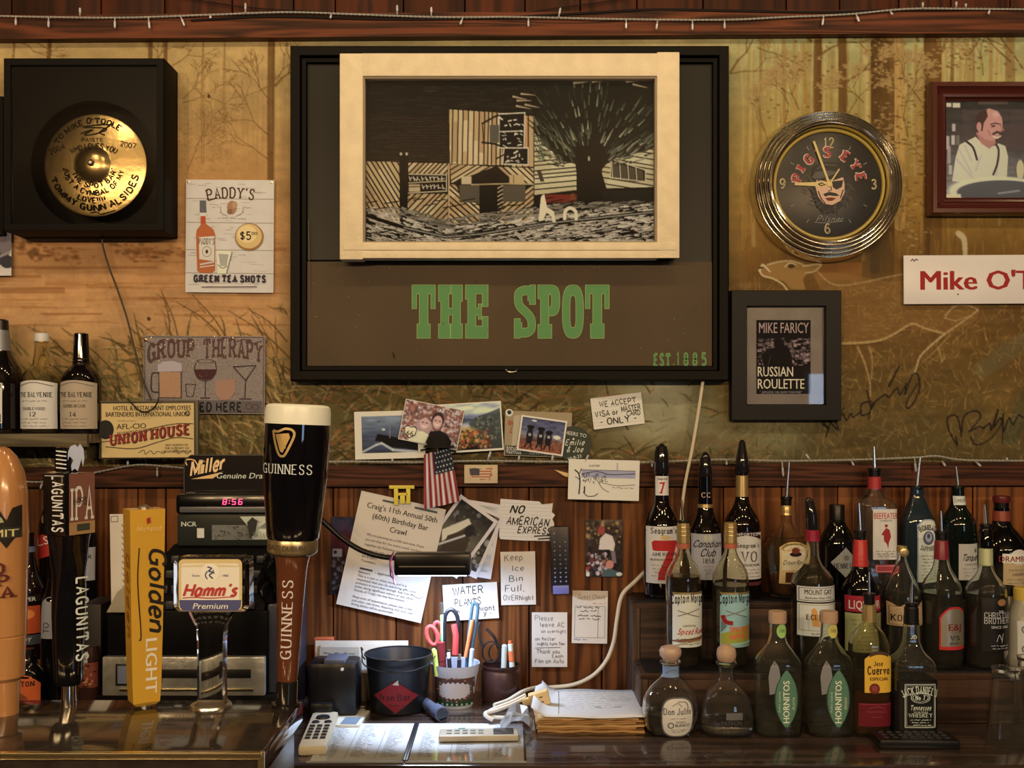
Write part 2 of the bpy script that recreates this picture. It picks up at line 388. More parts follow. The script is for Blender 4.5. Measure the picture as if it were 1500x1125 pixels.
class Decal:
    """flat print laid on a surface; u right, v down"""
    def __init__(s, surf, off=0.0004, step=0.00012, curved=0): s.curved = curved; s.sf = surf; s.mb = MB(); s.off = off; s.step = step
    def up(s): s.off += s.step; return s
    def put(s, pts, faces, mt):
        if s.curved:
            out = []
            for f in faces:
                q = [pts[i] for i in f]
                if max(a[0] for a in q) - min(a[0] for a in q) <= s.curved: continue
                tr = [(q[a], q[b], q[c]) for a, b, c in tessellate([[Vector((float(a[0]), float(a[1]), 0)) for a in q]])]
                while tr:
                    T = tr.pop(); e = [abs(T[i][0] - T[(i + 1) % 3][0]) for i in range(3)]; i = e.index(max(e))
                    if e[i] <= s.curved: out.append(T); continue
                    m = tuple((T[i][j] + T[(i + 1) % 3][j]) / 2 for j in (0, 1)); tr += [(T[i], m, T[(i + 2) % 3]), (m, T[(i + 1) % 3], T[(i + 2) % 3])]
            faces = [f for f in faces if max(pts[i][0] for i in f) - min(pts[i][0] for i in f) <= s.curved]
            pts = [tuple(a) for a in pts]
            for T in out: faces.append((len(pts), len(pts) + 1, len(pts) + 2)); pts += [tuple(a) for a in T]
        s.k = (getattr(s, 'k', 0) + 1) % 9; o = s.off + s.k * 9e-6
        s.mb.add([s.sf(a, b, o) for a, b in pts], faces, mt); return s
    def grid(s, u0, v0, u1, v1, mt, nx=1, ny=1):
        return s.shape(lambda u: v0, lambda u: v1, u0, u1, mt, nx, ny)
    def shape(s, top, bot, u0, u1, mt, nx=16, ny=1):
        pts = []; fs = []
        for i in range(nx + 1):
            u = u0 + (u1 - u0) * i / nx; a, b = top(u), bot(u)
            for j in range(ny + 1): pts.append((u, a + (b - a) * j / ny))
        for i in range(nx):
            for j in range(ny):
                k = i * (ny + 1) + j; fs.append((k, k + 1, k + ny + 2, k + ny + 1))
        s.put(pts, fs, mt); return s.up()
    def poly(s, pts, mt): s.put(pts, [tuple(range(len(pts)))], mt); return s.up()
    def ell(s, cx, cy, rx, ry, mt, n=24, inner=None):
        A = [2 * math.pi * i / n for i in range(n)]
        o = [(cx + rx * math.cos(a), cy + ry * math.sin(a)) for a in A]
        if inner is None: return s.poly(o, mt)
        q = [(cx + rx * inner * math.cos(a), cy + ry * inner * math.sin(a)) for a in A]
        s.put(o + q, [(i, (i + 1) % n, n + (i + 1) % n, n + i) for i in range(n)], mt); return s.up()
    def line(s, pts, w, mt, smooth=False, w1=None):
        p = catmull(pts) if smooth else np.asarray(pts, float)
        L, R = ribbon(p, w, w1); n = len(L)
        s.put(np.vstack([L, R]), [(i, i + 1, n + i + 1, n + i) for i in range(n - 1)], mt); return s
    def rect(s, u0, v0, u1, v1, w, mt):
        for a in (((u0, v0), (u1, v0)), ((u1, v0), (u1, v1)), ((u1, v1), (u0, v1)), ((u0, v1), (u0, v0))): s.line(a, w, mt)
        return s.up()
    def text(s, t, x, y, h, mt, w=None, f='g', th=.14, rot=0.0, al='c', tf=None, shear=0.0, jit=0.0, sp=1.3, contrast=.5, bold=.0, serif=1.5, va=0):
        """f: g plain strokes, s serif, h handwriting, b built-in sans. th: stroke width / cap height"""
        items = []; cx_ = 0.0
        if f == 'b':
            for ch in t:
                v, fc, adv = bfont(ch, 0)
                for dx in ((-bold * .9, 0, bold * .9) if bold else (0,)):
                    if len(v): items.append((v + [cx_ + dx, 0], fc))
                cx_ += adv
            tot = max(cx_, 1e-6)
        else:
            T = 6 * th
            for ch in t:
                if ch == ' ': cx_ += 2.6; continue
                g = GL.get(ch) or GL.get(ch.upper())
                if g is None: cx_ += 2; continue
                jy, jr, js = (random.uniform(-jit, jit), random.uniform(-jit, jit) * .12, 1 + random.uniform(-jit, jit) * .15) if f == 'h' else (0, 0, 1)
                for sm, p in g[1]:
                    q = catmull(p, 4) if sm else p
                    if f == 'h':
                        q = q + np.array([random.uniform(-1, 1), random.uniform(-1, 1)]) * jit * .25
                        q = np.stack([q[:, 0] * js - q[:, 1] * jr, q[:, 1] * js + jy], 1)
                    L, R = ribbon(q, T, T * (contrast if f == 's' else 1.0)); n = len(L)
                    items.append((np.vstack([L, R]) / 6 + [cx_ / 6, 0], [(i, i + 1, n + i + 1, n + i) for i in range(n - 1)]))
                    if f == 's' and ch not in '.,:\'"-&':
                        for e, nb in ((p[0], p[1]), (p[-1], p[-2])):
                            top = 6 if ch.isupper() or ch.isdigit() or ch in 'bdhkl' else 3.8
                            if not (ch == 'T' and e[1] > 1) and (abs(e[1]) < .05 or abs(e[1] - top) < .05) and abs(nb[1] - e[1]) > abs(nb[0] - e[0]) * .9 and not sm:
                                hw = min(T * serif * .62 + .25, T * .5 + .5); st = T * contrast * .9; yy = st * .5 if e[1] < .1 else e[1] - st * .5
                                qv = np.array([[e[0] - hw, yy - st / 2], [e[0] + hw, yy - st / 2], [e[0] + hw, yy + st / 2], [e[0] - hw, yy + st / 2]])
                                items.append((qv / 6 + [cx_ / 6, 0], [(0, 1, 2, 3)]))
                cx_ += g[0] + sp + (T * .9 if f != 'h' else T * .5)
            cx_ = max(cx_ - sp, .1); tot = cx_ / 6
        kx = (w / (tot * h)) if w else 1.0
        x0 = {'c': -tot / 2, 'l': 0.0, 'r': -tot}[al]
        cr, sr = math.cos(math.radians(rot)), math.sin(math.radians(rot))
        for v, fc in items:
            v = np.array(v, float)
            X = (v[:, 0] + x0) * kx * h + v[:, 1] * h * shear; Y = -v[:, 1] * h
            if tf is not None: X, Y = tf(X, Y)
            U = x + X * cr - Y * sr; V = y + X * sr + Y * cr
            s.put(list(zip(U, V)), fc, mt)
        return s.up()
    def build(s, name, parent, label=None): return s.mb.build(name, parent, smooth=False, label=label, fix=False)

def arc_tf(R):
    """bend a line of text upwards (R > 0: centre below the text)"""
    def tf(X, Y):
        r = R - Y if R > 0 else -R + Y
        a = X / abs(R)
        return (r * np.sin(a), (R - r * np.cos(a)) if R > 0 else (r * np.cos(a) + R))
    return tf

def scrib(D, u0, u1, v, h, mt, w=.35, seed=0, gap=.16):
    """one line of small print too small to read"""
    r = random.Random(seed); u = u0
    while u < u1:
        L_ = r.uniform(1.5, 5.5) * h; e = min(u + L_, u1)
        n = max(2, int((e - u) / (h * .45)))
        D.line([(u + (e - u) * i / n, v + (r.uniform(-.5, .5) * h if i % 2 else r.uniform(-.25, .25) * h)) for i in range(n + 1)], w, mt)
        u = e + h * (.5 + gap * 3)
    return D

# ---------------------------------------------------------------- painted pictures
def vnoise(h, w, sy, sx, rng=RNG):
    gy, gx = int(h / sy) + 3, int(w / sx) + 3
    g = rng.random((gy, gx)); y = np.arange(h) / sy; x = np.arange(w) / sx
    yi, xi = y.astype(int), x.astype(int); fy, fx = (y - yi)[:, None], (x - xi)[None, :]
    fy = fy * fy * (3 - 2 * fy); fx = fx * fx * (3 - 2 * fx)
    a = g[np.ix_(yi, xi)]; b = g[np.ix_(yi, xi + 1)]; c = g[np.ix_(yi + 1, xi)]; d = g[np.ix_(yi + 1, xi + 1)]
    return (a * (1 - fx) + b * fx) * (1 - fy) + (c * (1 - fx) + d * fx) * fy

class Ras:
    def __init__(s, x0, y0, x1, y1, step=1.0, base=(128, 128, 128)):
        s.x0, s.y0, s.x1, s.y1, s.st = x0, y0, x1, y1, step
        s.w = int(round((x1 - x0) / step)) + 1; s.h = int(round((y1 - y0) / step)) + 1
        s.a = np.zeros((s.h, s.w, 3)) + np.array(base, float)
    def gradv(s, stops):
        ys = s.y0 + np.arange(s.h) * s.st; k = [q[0] for q in stops]
        for c in range(3): s.a[:, :, c] = np.interp(ys, k, [q[1][c] for q in stops])[:, None]
        return s
    def noise(s, amp, sx, sy, mul=True):
        n = vnoise(s.h, s.w, max(sy / s.st, .7), max(sx / s.st, .7)) * 2 - 1
        s.a = s.a * (1 + amp * n[..., None]) if mul else s.a + amp * n[..., None]
        return s
    def _bb(s, x0, y0, x1, y1):
        i0 = max(0, int((x0 - s.x0) / s.st)); i1 = min(s.w, int((x1 - s.x0) / s.st) + 2)
        j0 = max(0, int((y0 - s.y0) / s.st)); j1 = min(s.h, int((y1 - s.y0) / s.st) + 2)
        return i0, i1, j0, j1
    def _mix(s, i0, i1, j0, j1, m, col):
        s.a[j0:j1, i0:i1] += (np.array(col, float) - s.a[j0:j1, i0:i1]) * m[..., None]
    def line(s, pts, w, col, al=1.0, w2=None, smooth=False):
        p = catmull(pts, 3) if smooth and len(pts) > 2 else np.asarray(pts, float); n = len(p) - 1
        for k in range(n):
            a, b = p[k], p[k + 1]; wa = w if w2 is None else w + (w2 - w) * k / n; wb = w if w2 is None else w + (w2 - w) * (k + 1) / n
            r = max(wa, wb) / 2 + s.st
            i0, i1, j0, j1 = s._bb(min(a[0], b[0]) - r, min(a[1], b[1]) - r, max(a[0], b[0]) + r, max(a[1], b[1]) + r)
            if i1 <= i0 or j1 <= j0: continue
            X = s.x0 + np.arange(i0, i1)[None, :] * s.st; Y = s.y0 + np.arange(j0, j1)[:, None] * s.st
            d = b - a; L2 = max(d @ d, 1e-9); t = np.clip(((X - a[0]) * d[0] + (Y - a[1]) * d[1]) / L2, 0, 1)
            dist = np.hypot(X - a[0] - t * d[0], Y - a[1] - t * d[1])
            s._mix(i0, i1, j0, j1, np.clip((wa + (wb - wa) * t) / 2 + .5 * s.st - dist, 0, s.st) / s.st * al, col)
        return s
    def poly(s, pts, col, al=1.0):
        p = np.asarray(pts, float); i0, i1, j0, j1 = s._bb(p[:, 0].min(), p[:, 1].min(), p[:, 0].max(), p[:, 1].max())
        if i1 <= i0 or j1 <= j0: return s
        acc = np.zeros((j1 - j0, i1 - i0))
        for ox, oy in ((-.25, -.25), (.25, -.25), (-.25, .25), (.25, .25)):
            X = s.x0 + (np.arange(i0, i1)[None, :] + ox) * s.st; Y = s.y0 + (np.arange(j0, j1)[:, None] + oy) * s.st
            ins = np.zeros((j1 - j0, i1 - i0), bool); q = np.roll(p, 1, 0)
            for (ax, ay), (bx, by) in zip(p, q):
                if ay == by: continue
                ins ^= ((ay > Y) != (by > Y)) & (X < (bx - ax) * (Y - ay) / (by - ay) + ax)
            acc += ins
        s._mix(i0, i1, j0, j1, acc / 4 * al, col); return s
    def rect(s, x0, y0, x1, y1, col, al=1.0): return s.poly([(x0, y0), (x1, y0), (x1, y1), (x0, y1)], col, al)
    def ell(s, cx, cy, rx, ry, col, al=1.0, soft=.15):
        i0, i1, j0, j1 = s._bb(cx - rx, cy - ry, cx + rx, cy + ry)
        if i1 <= i0 or j1 <= j0: return s
        X = s.x0 + np.arange(i0, i1)[None, :] * s.st; Y = s.y0 + np.arange(j0, j1)[:, None] * s.st
        d = np.hypot((X - cx) / rx, (Y - cy) / ry)
        s._mix(i0, i1, j0, j1, np.clip((1 - d) / soft, 0, 1) * al, col); return s
    def blobs(s, n, x0, y0, x1, y1, cols, r0, r1, al=.8, asp=1.0):
        for _ in range(n):
            r = random.uniform(r0, r1)
            s.ell(random.uniform(x0, x1), random.uniform(y0, y1), r * asp, r, random.choice(cols), al, .4)
        return s
    def mesh(s, name, parent, surf, tf=None, skip=None, cv=C, label=None):
        """the painting as a finely divided sheet; surf(u, v, off) with u, v in the painting's own frame"""
        X, Y = np.meshgrid(s.x0 + np.arange(s.w) * s.st, s.y0 + np.arange(s.h) * s.st)
        X = np.minimum(X, s.x1); Y = np.minimum(Y, s.y1)
        px, py, pz = surf(X, Y, 0.0)
        co = np.stack([px + 0 * X, py + 0 * X, pz + 0 * X], -1).reshape(-1, 3)
        idx = np.arange(s.w * s.h).reshape(s.h, s.w)
        q = np.stack([idx[:-1, :-1], idx[1:, :-1], idx[1:, 1:], idx[:-1, 1:]], -1).reshape(-1, 4)
        if skip is not None:
            keep = ~skip(X[:-1, :-1], Y[:-1, :-1]).reshape(-1); q = q[keep]
            used = np.unique(q); remap = np.zeros(len(co), int); remap[used] = np.arange(len(used)); q = remap[q]; co = co[used]
        else: used = None
        me = bpy.data.meshes.new(name)
        me.vertices.add(len(co)); me.vertices.foreach_set('co', co.astype(np.float32).ravel())
        me.loops.add(q.size); me.loops.foreach_set('vertex_index', q.astype(np.int32).ravel())
        me.polygons.add(len(q)); me.polygons.foreach_set('loop_start', np.arange(0, q.size, 4, dtype=np.int32))
        me.update(calc_edges=True)
        at = me.attributes.new('paint', 'BYTE_COLOR' if False else 'FLOAT_COLOR', 'POINT')
        c = cv(np.clip(s.a, 2, 255)).reshape(-1, 3)
        if used is not None: c = c[used]
        at.data.foreach_set('color', np.concatenate([c, np.ones((len(c), 1))], 1).astype(np.float32).ravel())
        me.materials.append(painted())
        me.polygons.foreach_set('use_smooth', [True] * len(me.polygons))
        o = bpy.data.objects.new(name, me); COL.objects.link(o)
        if parent is not None: o.parent = parent
        if label: o['label'] = label
        return o

def branch(R, x, y, ang, ln_, w, col, al, depth, spread=.5, leaf=None):
    x2, y2 = x + math.cos(ang) * ln_, y + math.sin(ang) * ln_
    xm, ym = (x + x2) / 2 + random.uniform(-.08, .08) * ln_, (y + y2) / 2 + random.uniform(-.08, .08) * ln_
    R.line([(x, y), (xm, ym), (x2, y2)], w, col, al, w * .6)
    if leaf and depth <= 2:
        for _ in range(4):
            a = random.uniform(0, 6.28); rr = random.uniform(2, 9)
            R.ell(x2 + rr * math.cos(a), y2 + rr * math.sin(a) * .6, random.uniform(2, 4), random.uniform(1, 2), leaf, .7, .4)
    if depth <= 0 or ln_ < 4: return
    for k in range(2 if random.random() < .8 else 3):
        branch(R, x2, y2, ang + random.uniform(-spread, spread) * 1.3, ln_ * random.uniform(.6, .85), w * .62, col, al, depth - 1, spread, leaf)

# ================================================================ the room
WD = 2.2                                       # distance of the wall
XL, XR = -1.75, 1.75
def pz(y, d=WD): return CZ - (y - CY) * d / F
def pxx(x, d=WD): return (x - CX) * d / F
ZC = CZ - 0.56                                 # top of the back counter
m_dark = mat('dark plaster', (0.022, 0.014, 0.009), .85)
m_ceil = mat('ceiling paint', (0.035, 0.025, 0.016), .85, bump=.3, bs=60)
m_floor = wood('floor boards', (0.07, 0.035, 0.015), (0.025, 0.012, 0.006), 'X', 1, .5)
def slab(name, x0, x1, y0, y1, z0, z1, mt, parent=None, bev=0):
    mb = MB(); mb.box(((x0 + x1) / 2, (y0 + y1) / 2, (z0 + z1) / 2), (x1 - x0, y1 - y0, z1 - z0), mt, bev)
    o = mb.build(name, parent, smooth=bev > 0)
    if parent is None: struct(o)
    return o
slab('floor', -3.6, 3.6, -3.6, 2.5, -.1, 0, m_floor)
slab('ceiling', -3.6, 3.6, -3.6, 2.5, 2.9, 3.0, m_ceil)
slab('wall_left', -3.7, -3.6, -3.6, 2.5, 0, 2.9, m_dark)
slab('wall_right', 3.6, 3.7, -3.6, 2.5, 0, 2.9, m_dark)
wb = struct(slab('wall_back', -3.6, 3.6, 2.215, 2.5, 0, 2.9, mat('wall core', (0.02, 0.01, 0.006), .8)))
slab('wall_front', -3.6, 3.6, -3.7, -3.6, 0, 2.9, m_dark)
# window in the wall behind the camera: the only daylight
w = slab('window_1', 2.2, 3.0, -3.6, -3.56, 1.14, 1.97, wood('window wood', (0.12, 0.06, 0.03), (0.05, 0.02, 0.01), 'Z'))
mg = mat('daylight pane', (0.3, 0.4, 0.5), .3, emit=(0.42, 0.66, 1.0), es=4.5)
for i in range(2):
    for j in range(2): slab('pane', 2.24 + i * .38, 2.58 + i * .38, -3.565, -3.55, 1.18 + j * .39, 1.53 + j * .39, mg, w)

# hanging bulbs over the bar: what the small points of light on the bottles come from
m_bulb = mat('lit bulb', (1, .8, .5), .3, emit=(1.0, 0.72, 0.38), es=60)
m_blk = mat('black plastic', (0.006, 0.006, 0.006), .35)
for i, b in enumerate(BULBS):
    t = Thing('ceiling_bulb', 'bare bulb in a black ceiling socket above the ' + ('left end of the bar', 'cymbal box', 'left half of the big sign', 'right half of the big sign', 'chrome clock', 'right end of the bar')[i], 'lamp', 0, 0, 1)
    t.o.location = (b[0], b[1], 2.9)
    MB().lathe([(b[2] - 2.9, .018), (b[2] - 2.9 + .045, .020), (-.012, .045), (0, .045)], m_blk, 16).build('socket', t.o)
    MB().lathe([(b[2] - 2.9 - .062 - .02 * 0, .002), (b[2] - 2.9 - .055, .014), (b[2] - 2.9 - .035, .022), (b[2] - 2.9, .012)], m_bulb, 16).build('bulb', t.o)

# ---- upper and lower boarding, each board a piece of the wall
w_low = wood('stained pine boards', C(130, 71, 27), C(62, 28, 10), 'Z', 1.3, .5, ray=6, knot=1.6, varmin=.7, spec=.12)
w_up = wood('upper pine boards', C(78, 31, 10), C(34, 12, 4), 'Z', .9, .5, ray=5, knot=2.0, varmin=.7, spec=.12)
def boards(xs, z0, z1, mt, dep=.014):
    for a, b in zip(xs[:-1], xs[1:]):
        g = .0012
        mb = MB(); x0, x1 = pxx(a) + g, pxx(b) - g
        mb.box(((x0 + x1) / 2, WD + dep / 2, (z0 + z1) / 2), (x1 - x0, dep, z1 - z0), mt, .0022)
        mb.build('plank', wb)
boards([-420, -330, -240, -150, -60, 20, 110, 202, 243, 300, 395, 488, 580, 678, 775, 882, 965, 1060, 1145, 1227, 1325, 1425, 1520, 1610, 1700, 1790, 1880], ZC - .3, pz(700), w_low)
boards([-420, -330, -240, -150, -70, 17, 148, 241, 340, 430, 491, 591, 681, 769, 850, 933, 1030, 1152, 1230, 1317, 1393, 1480, 1570, 1660, 1750, 1880], pz(45), 2.9, w_up)

# ---- beam and chair rail
w_beam = wood('dark fir beam', C(98, 46, 20), C(26, 10, 4), 'X', 1.6, .5, ray=9, knot=.8, spec=.15)
w_rail = wood('dark fir rail', C(92, 46, 22), C(30, 13, 6), 'X', 1.8, .5, ray=9, knot=.7, spec=.15)
def hbar(name, yl0, yl1, yr0, yr1, dep, mt, par, xa=-420, xb=1880):
    """a bar along the wall whose front face runs from the row pair at x = 0 to the row pair at x = 1500"""
    d = WD - dep; k = lambda a, b, x: a + (b - a) * x / 1500
    mb = MB(); vs = []
    for x in (xa, xb):
        X = pxx(x)
        zt, zb = pz(k(yl0, yr0, x), d), pz(k(yl1, yr1, x), d)
        vs += [(X, d, zt), (X, d, zb), (X, WD + .002, zb), (X, WD + .002, zt)]
    mb.add(vs, [(0, 1, 5, 4), (1, 2, 6, 5), (2, 3, 7, 6), (3, 0, 4, 7), (0, 3, 2, 1), (4, 5, 6, 7)], mt)
    return mb.build(name, par, smooth=False)
struct(hbar('trim_1', 22, 57, 13, 48, .026, w_beam, None))
struct(hbar('trim_2', 685, 714, 677, 711, .02, w_rail, None))
struct(hbar('beam_shade_strip', 57.5, 61, 48.5, 52, .010, mat('beam shade', C(30, 14, 8), .6), None))  # dark strip standing in for the shadow under the beam

# ================================================================ the mural
R = Ras(-240, 42, 1665, 694, 1.5)
H_, W_ = R.h, R.w
Xg = (R.x0 + np.arange(W_) * R.st)[None, :]; Yg = (R.y0 + np.arange(H_) * R.st)[:, None]
def ramp(st):
    k = [q[0] for q in st]
    return np.stack([np.interp(Yg[:, 0], k, [q[1][c] for q in st]) for c in range(3)], -1)[:, None, :]
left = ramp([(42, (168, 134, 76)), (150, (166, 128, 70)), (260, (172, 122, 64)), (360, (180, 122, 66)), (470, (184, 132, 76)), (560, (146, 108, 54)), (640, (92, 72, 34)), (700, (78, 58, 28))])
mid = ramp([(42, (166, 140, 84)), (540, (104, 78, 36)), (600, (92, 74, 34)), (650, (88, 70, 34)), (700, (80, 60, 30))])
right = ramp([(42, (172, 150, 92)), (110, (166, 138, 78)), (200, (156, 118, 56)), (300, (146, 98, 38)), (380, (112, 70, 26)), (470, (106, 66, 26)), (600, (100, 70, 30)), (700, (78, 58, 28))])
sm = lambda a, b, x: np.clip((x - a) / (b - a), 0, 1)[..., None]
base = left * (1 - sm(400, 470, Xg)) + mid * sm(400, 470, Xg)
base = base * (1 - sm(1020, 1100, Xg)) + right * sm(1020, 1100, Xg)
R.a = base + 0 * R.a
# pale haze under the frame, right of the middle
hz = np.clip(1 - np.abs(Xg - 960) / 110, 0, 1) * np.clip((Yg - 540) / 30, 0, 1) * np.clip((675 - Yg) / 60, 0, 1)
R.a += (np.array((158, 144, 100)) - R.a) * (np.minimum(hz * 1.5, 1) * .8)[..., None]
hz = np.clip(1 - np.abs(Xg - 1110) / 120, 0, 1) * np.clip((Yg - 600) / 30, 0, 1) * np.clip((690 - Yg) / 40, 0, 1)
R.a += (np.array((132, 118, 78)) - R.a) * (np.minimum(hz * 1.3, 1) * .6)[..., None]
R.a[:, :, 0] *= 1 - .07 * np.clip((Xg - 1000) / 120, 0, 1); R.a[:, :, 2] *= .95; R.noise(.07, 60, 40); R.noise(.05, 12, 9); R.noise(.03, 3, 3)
# --- left: misty trees
rs = random.Random(3)
for x, w_, yb in ((398, 11, 262), (220, 7, 120), (243, 6, 140), (72, 7, 95), (20, 4, 90), (330, 2, 200), (298, 2, 240)):
    R.line([(x, 40), (x + rs.uniform(-3, 3), (40 + yb) / 2), (x - 2, yb)], w_, (104, 70, 28), .9 if w_ > 5 else .45, w_ * .8, True)
    R.line([(x + w_ * .25, 42), (x + w_ * .2, yb)], w_ * .35, (84, 56, 24), .4)
for (x, y, a, l_, w_) in ((404, 125, -.75, 26, 4), (400, 150, -2.3, 30, 2), (396, 200, -2.4, 34, 2), (396, 235, -2.5, 34, 1.6), (243, 120, -2.0, 26, 2.5), (222, 100, -1.0, 28, 2.5), (250, 98, -.6, 30, 2), (75, 75, -2.6, 26, 2),
                            (268, 150, -.3, 30, 1.6), (268, 145, -.8, 26, 1.4), (300, 200, -1.2, 28, 1.4), (400, 120, -.9, 24, 2.4), (345, 160, -.9, 26, 1.2), (275, 250, -1.2, 30, 1.2), (30, 62, .6, 24, 1.8)):
    branch(R, x, y, a, l_, w_, (100, 66, 26), .75, 4, .55)
for _ in range(420):
    x, y = rs.gauss(300, 24), rs.gauss(190, 36)
    R.ell(x, y, rs.uniform(1, 4), rs.uniform(1, 2.5), (140, 100, 50), .35, .5)
for _ in range(60):
    x = rs.uniform(265, 425); R.line([(x, rs.uniform(70, 170)), (x + rs.uniform(-3, 3), rs.uniform(180, 262))], 1.4, (134, 98, 50), .25)
# --- left: water
for _ in range(150):
    y = rs.uniform(338, 478); x = rs.uniform(-240, 430); l_ = rs.uniform(20, 150)
    c = rs.choice([(146, 88, 36), (158, 100, 44), (196, 142, 84), (132, 76, 30), (190, 134, 76)])
    R.line([(x, y), (x + l_ / 2, y + rs.uniform(-2, 2)), (x + l_, y)], rs.uniform(2, 6), c, rs.uniform(.2, .5), 1)
for cx_, cy_, n in ((60, 372, 30), (92, 378, 16), (215, 372, 30), (255, 368, 16), (20, 360, 16), (170, 366, 12)):
    for _ in range(n): R.ell(cx_ + rs.gauss(0, 16), cy_ + rs.gauss(0, 6), rs.uniform(3, 9), rs.uniform(1.5, 4), rs.choice([(122, 70, 28), (92, 58, 26), (140, 80, 34)]), .5, .5)
for x0, x1, y, h in ((0, 95, 425, 9), (0, 60, 405, 5), (60, 150, 460, 3), (290, 420, 365, 6), (0, 230, 392, 4)):
    R.rect(x0, y - h / 2, x1, y + h / 2, (128, 74, 30), .45)
# --- reeds and grasses
for _ in range(1600):
    x = rs.uniform(-240, 440); y = rs.uniform(560, 690) if rs.random() < .8 else rs.uniform(500, 600)
    if x < 150: y = max(y, 520)
    a = rs.gauss(-2.3 if x > 180 else -2.5, .6); l_ = rs.uniform(14, 60)
    c = rs.choice([(66, 50, 20), (88, 66, 26), (128, 98, 48), (156, 122, 64), (104, 92, 44), (176, 140, 78), (70, 60, 28)])
    x2, y2 = x + l_ * math.cos(a), y + l_ * math.sin(a)
    R.line([(x, y), ((x + x2) / 2 + rs.uniform(-3, 3), (y + y2) / 2 - 3), (x2, y2 + rs.uniform(0, 10))], rs.uniform(2, 4.6), c, .7, .8, True)
for x, y, x2, y2 in ((240, 540, 190, 480), (265, 520, 238, 430), (330, 500, 258, 442), (345, 520, 282, 432), (430, 530, 335, 455), (420, 500, 362, 452), (300, 560, 200, 470), (100, 520, 40, 478), (180, 560, 90, 480), (430, 600, 380, 470), (250, 510, 236, 424), (420, 460, 400, 452), (330, 560, 150, 495)):
    R.line([(x, y), ((x + x2) / 2 + 4, (y + y2) / 2 - 4), (x2, y2)], 2.6, (84, 58, 22), .8, 1, True)
    for k in range(5):
        t = .25 + k * .15; bx, by = x + (x2 - x) * t, y + (y2 - y) * t
        R.line([(bx, by), (bx + rs.uniform(-14, 14), by - rs.uniform(4, 12))], 1.6, (84, 58, 22), .7, .6)
# --- strip below the frame
for _ in range(1300):
    x = rs.uniform(410, 1120); y = rs.uniform(548, 690)
    if x > 880 and y < 660 and rs.random() < .85: continue
    a = rs.gauss(-.5 if rs.random() < .6 else -2.6, .5); l_ = rs.uniform(10, 38)
    c = rs.choice([(48, 38, 14), (62, 48, 20), (132, 104, 54), (112, 98, 52), (144, 116, 64), (142, 84, 38), (84, 74, 34)])
    R.line([(x, y), (x + l_ * .5 * math.cos(a), y + l_ * .5 * math.sin(a) - 2), (x + l_ * math.cos(a), y + l_ * math.sin(a))], rs.uniform(1.6, 4), c, .7, .8, True)
for _ in range(26):
    x, y = rs.uniform(890, 1140), rs.uniform(590, 672); R.line([(x, y), (x + rs.uniform(-26, 26), y - rs.uniform(0, 14))], 1.6, (92, 74, 40), .6, .7)
for x, y, r_ in ((1035, 645, 14), (1072, 652, 10), (1050, 668, 9)): R.ell(x, y, r_ * 1.6, r_ * .7, (104, 84, 46), .7, .3)
# --- right: the wood
for _ in range(130):
    x = rs.uniform(1070, 1640); y0 = rs.uniform(42, 80); y1 = rs.uniform(180, 380); w_ = rs.choice([2, 2, 3, 3, 4, 6])
    R.line([(x, y0), (x + rs.uniform(-6, 6), (y0 + y1) / 2), (x + rs.uniform(-6, 6), y1)], w_, rs.choice([(150, 112, 48), (132, 94, 36), (176, 146, 80), (140, 104, 44)]), .4, w_, True)
for x, w_, yb, c, al in ((1318, 15, 330, (166, 124, 58), .8), (1199, 9, 190, (92, 60, 22), 1), (1197, 8, 215, (106, 70, 28), .9), (1234, 12, 200, (98, 66, 26), 1), (1292, 34, 400, (84, 56, 20), 1), (1282, 12, 395, (58, 38, 14), .8), (1306, 7, 330, (126, 88, 38), .7),
                         (1366, 26, 380, (100, 66, 24), 1), (1358, 8, 370, (70, 46, 16), .8), (1394, 5, 130, (110, 76, 32), .8), (1480, 14, 120, (128, 96, 46), .7), (1115, 4, 300, (130, 92, 42), .7), (1148, 5, 320, (136, 96, 40), .6), (1425, 4, 160, (120, 84, 36), .6), (1560, 22, 380, (104, 70, 28), .8)):
    R.line([(x, 40), (x + rs.uniform(-2, 2), (40 + yb) / 2), (x, yb)], w_, c, al, w_ * 1.05, True)
for x, w_, yb, c in ((1292, 30, 330, (88, 58, 22)), (1366, 22, 330, (102, 68, 26)), (1234, 10, 190, (96, 64, 24)), (1199, 8, 190, (92, 60, 22)), (1318, 11, 240, (170, 130, 62))): R.line([(x, 40), (x + 1, 150), (x, yb)], w_, c, .55, w_ * 1.05, True)
for _ in range(160):
    x = rs.choice([1292, 1366, 1234, 1199, 1318]) + rs.gauss(0, 7); y = rs.uniform(50, 340); R.line([(x, y), (x + rs.uniform(-1, 1), y + rs.uniform(8, 30))], 1.4, (68, 44, 16), .35)
for (x, y, a, l_, w_) in ((1070, 106, -.9, 38, 3.5), (1070, 108, -.1, 36, 2), (1205, 78, -.5, 26, 4), (1188, 60, -2.2, 24, 4), (1240, 120, -.6, 30, 4), (1380, 75, -1.2, 22, 5), (1345, 60, -2.0, 24, 4), (1480, 90, -2.4, 34, 3), (1498, 100, -2.2, 40, 3), (1420, 80, -1, 26, 2.5), (1350, 150, -2.2, 30, 2.5), (1170, 160, -2, 24, 2), (1150, 180, -1.4, 28, 2),
                            (1110, 70, .3, 26, 2), (1330, 200, -1.8, 30, 2), (1350, 230, -2.3, 24, 2), (1330, 140, -1.0, 20, 2), (1130, 220, -1.9, 30, 2), (1265, 150, -2.4, 22, 2), (1440, 110, -1.7, 30, 2), (1240, 170, -1.0, 26, 2)):
    branch(R, x, y, a, l_, w_, (96, 64, 24), .75, 4, .6, (150, 118, 62))
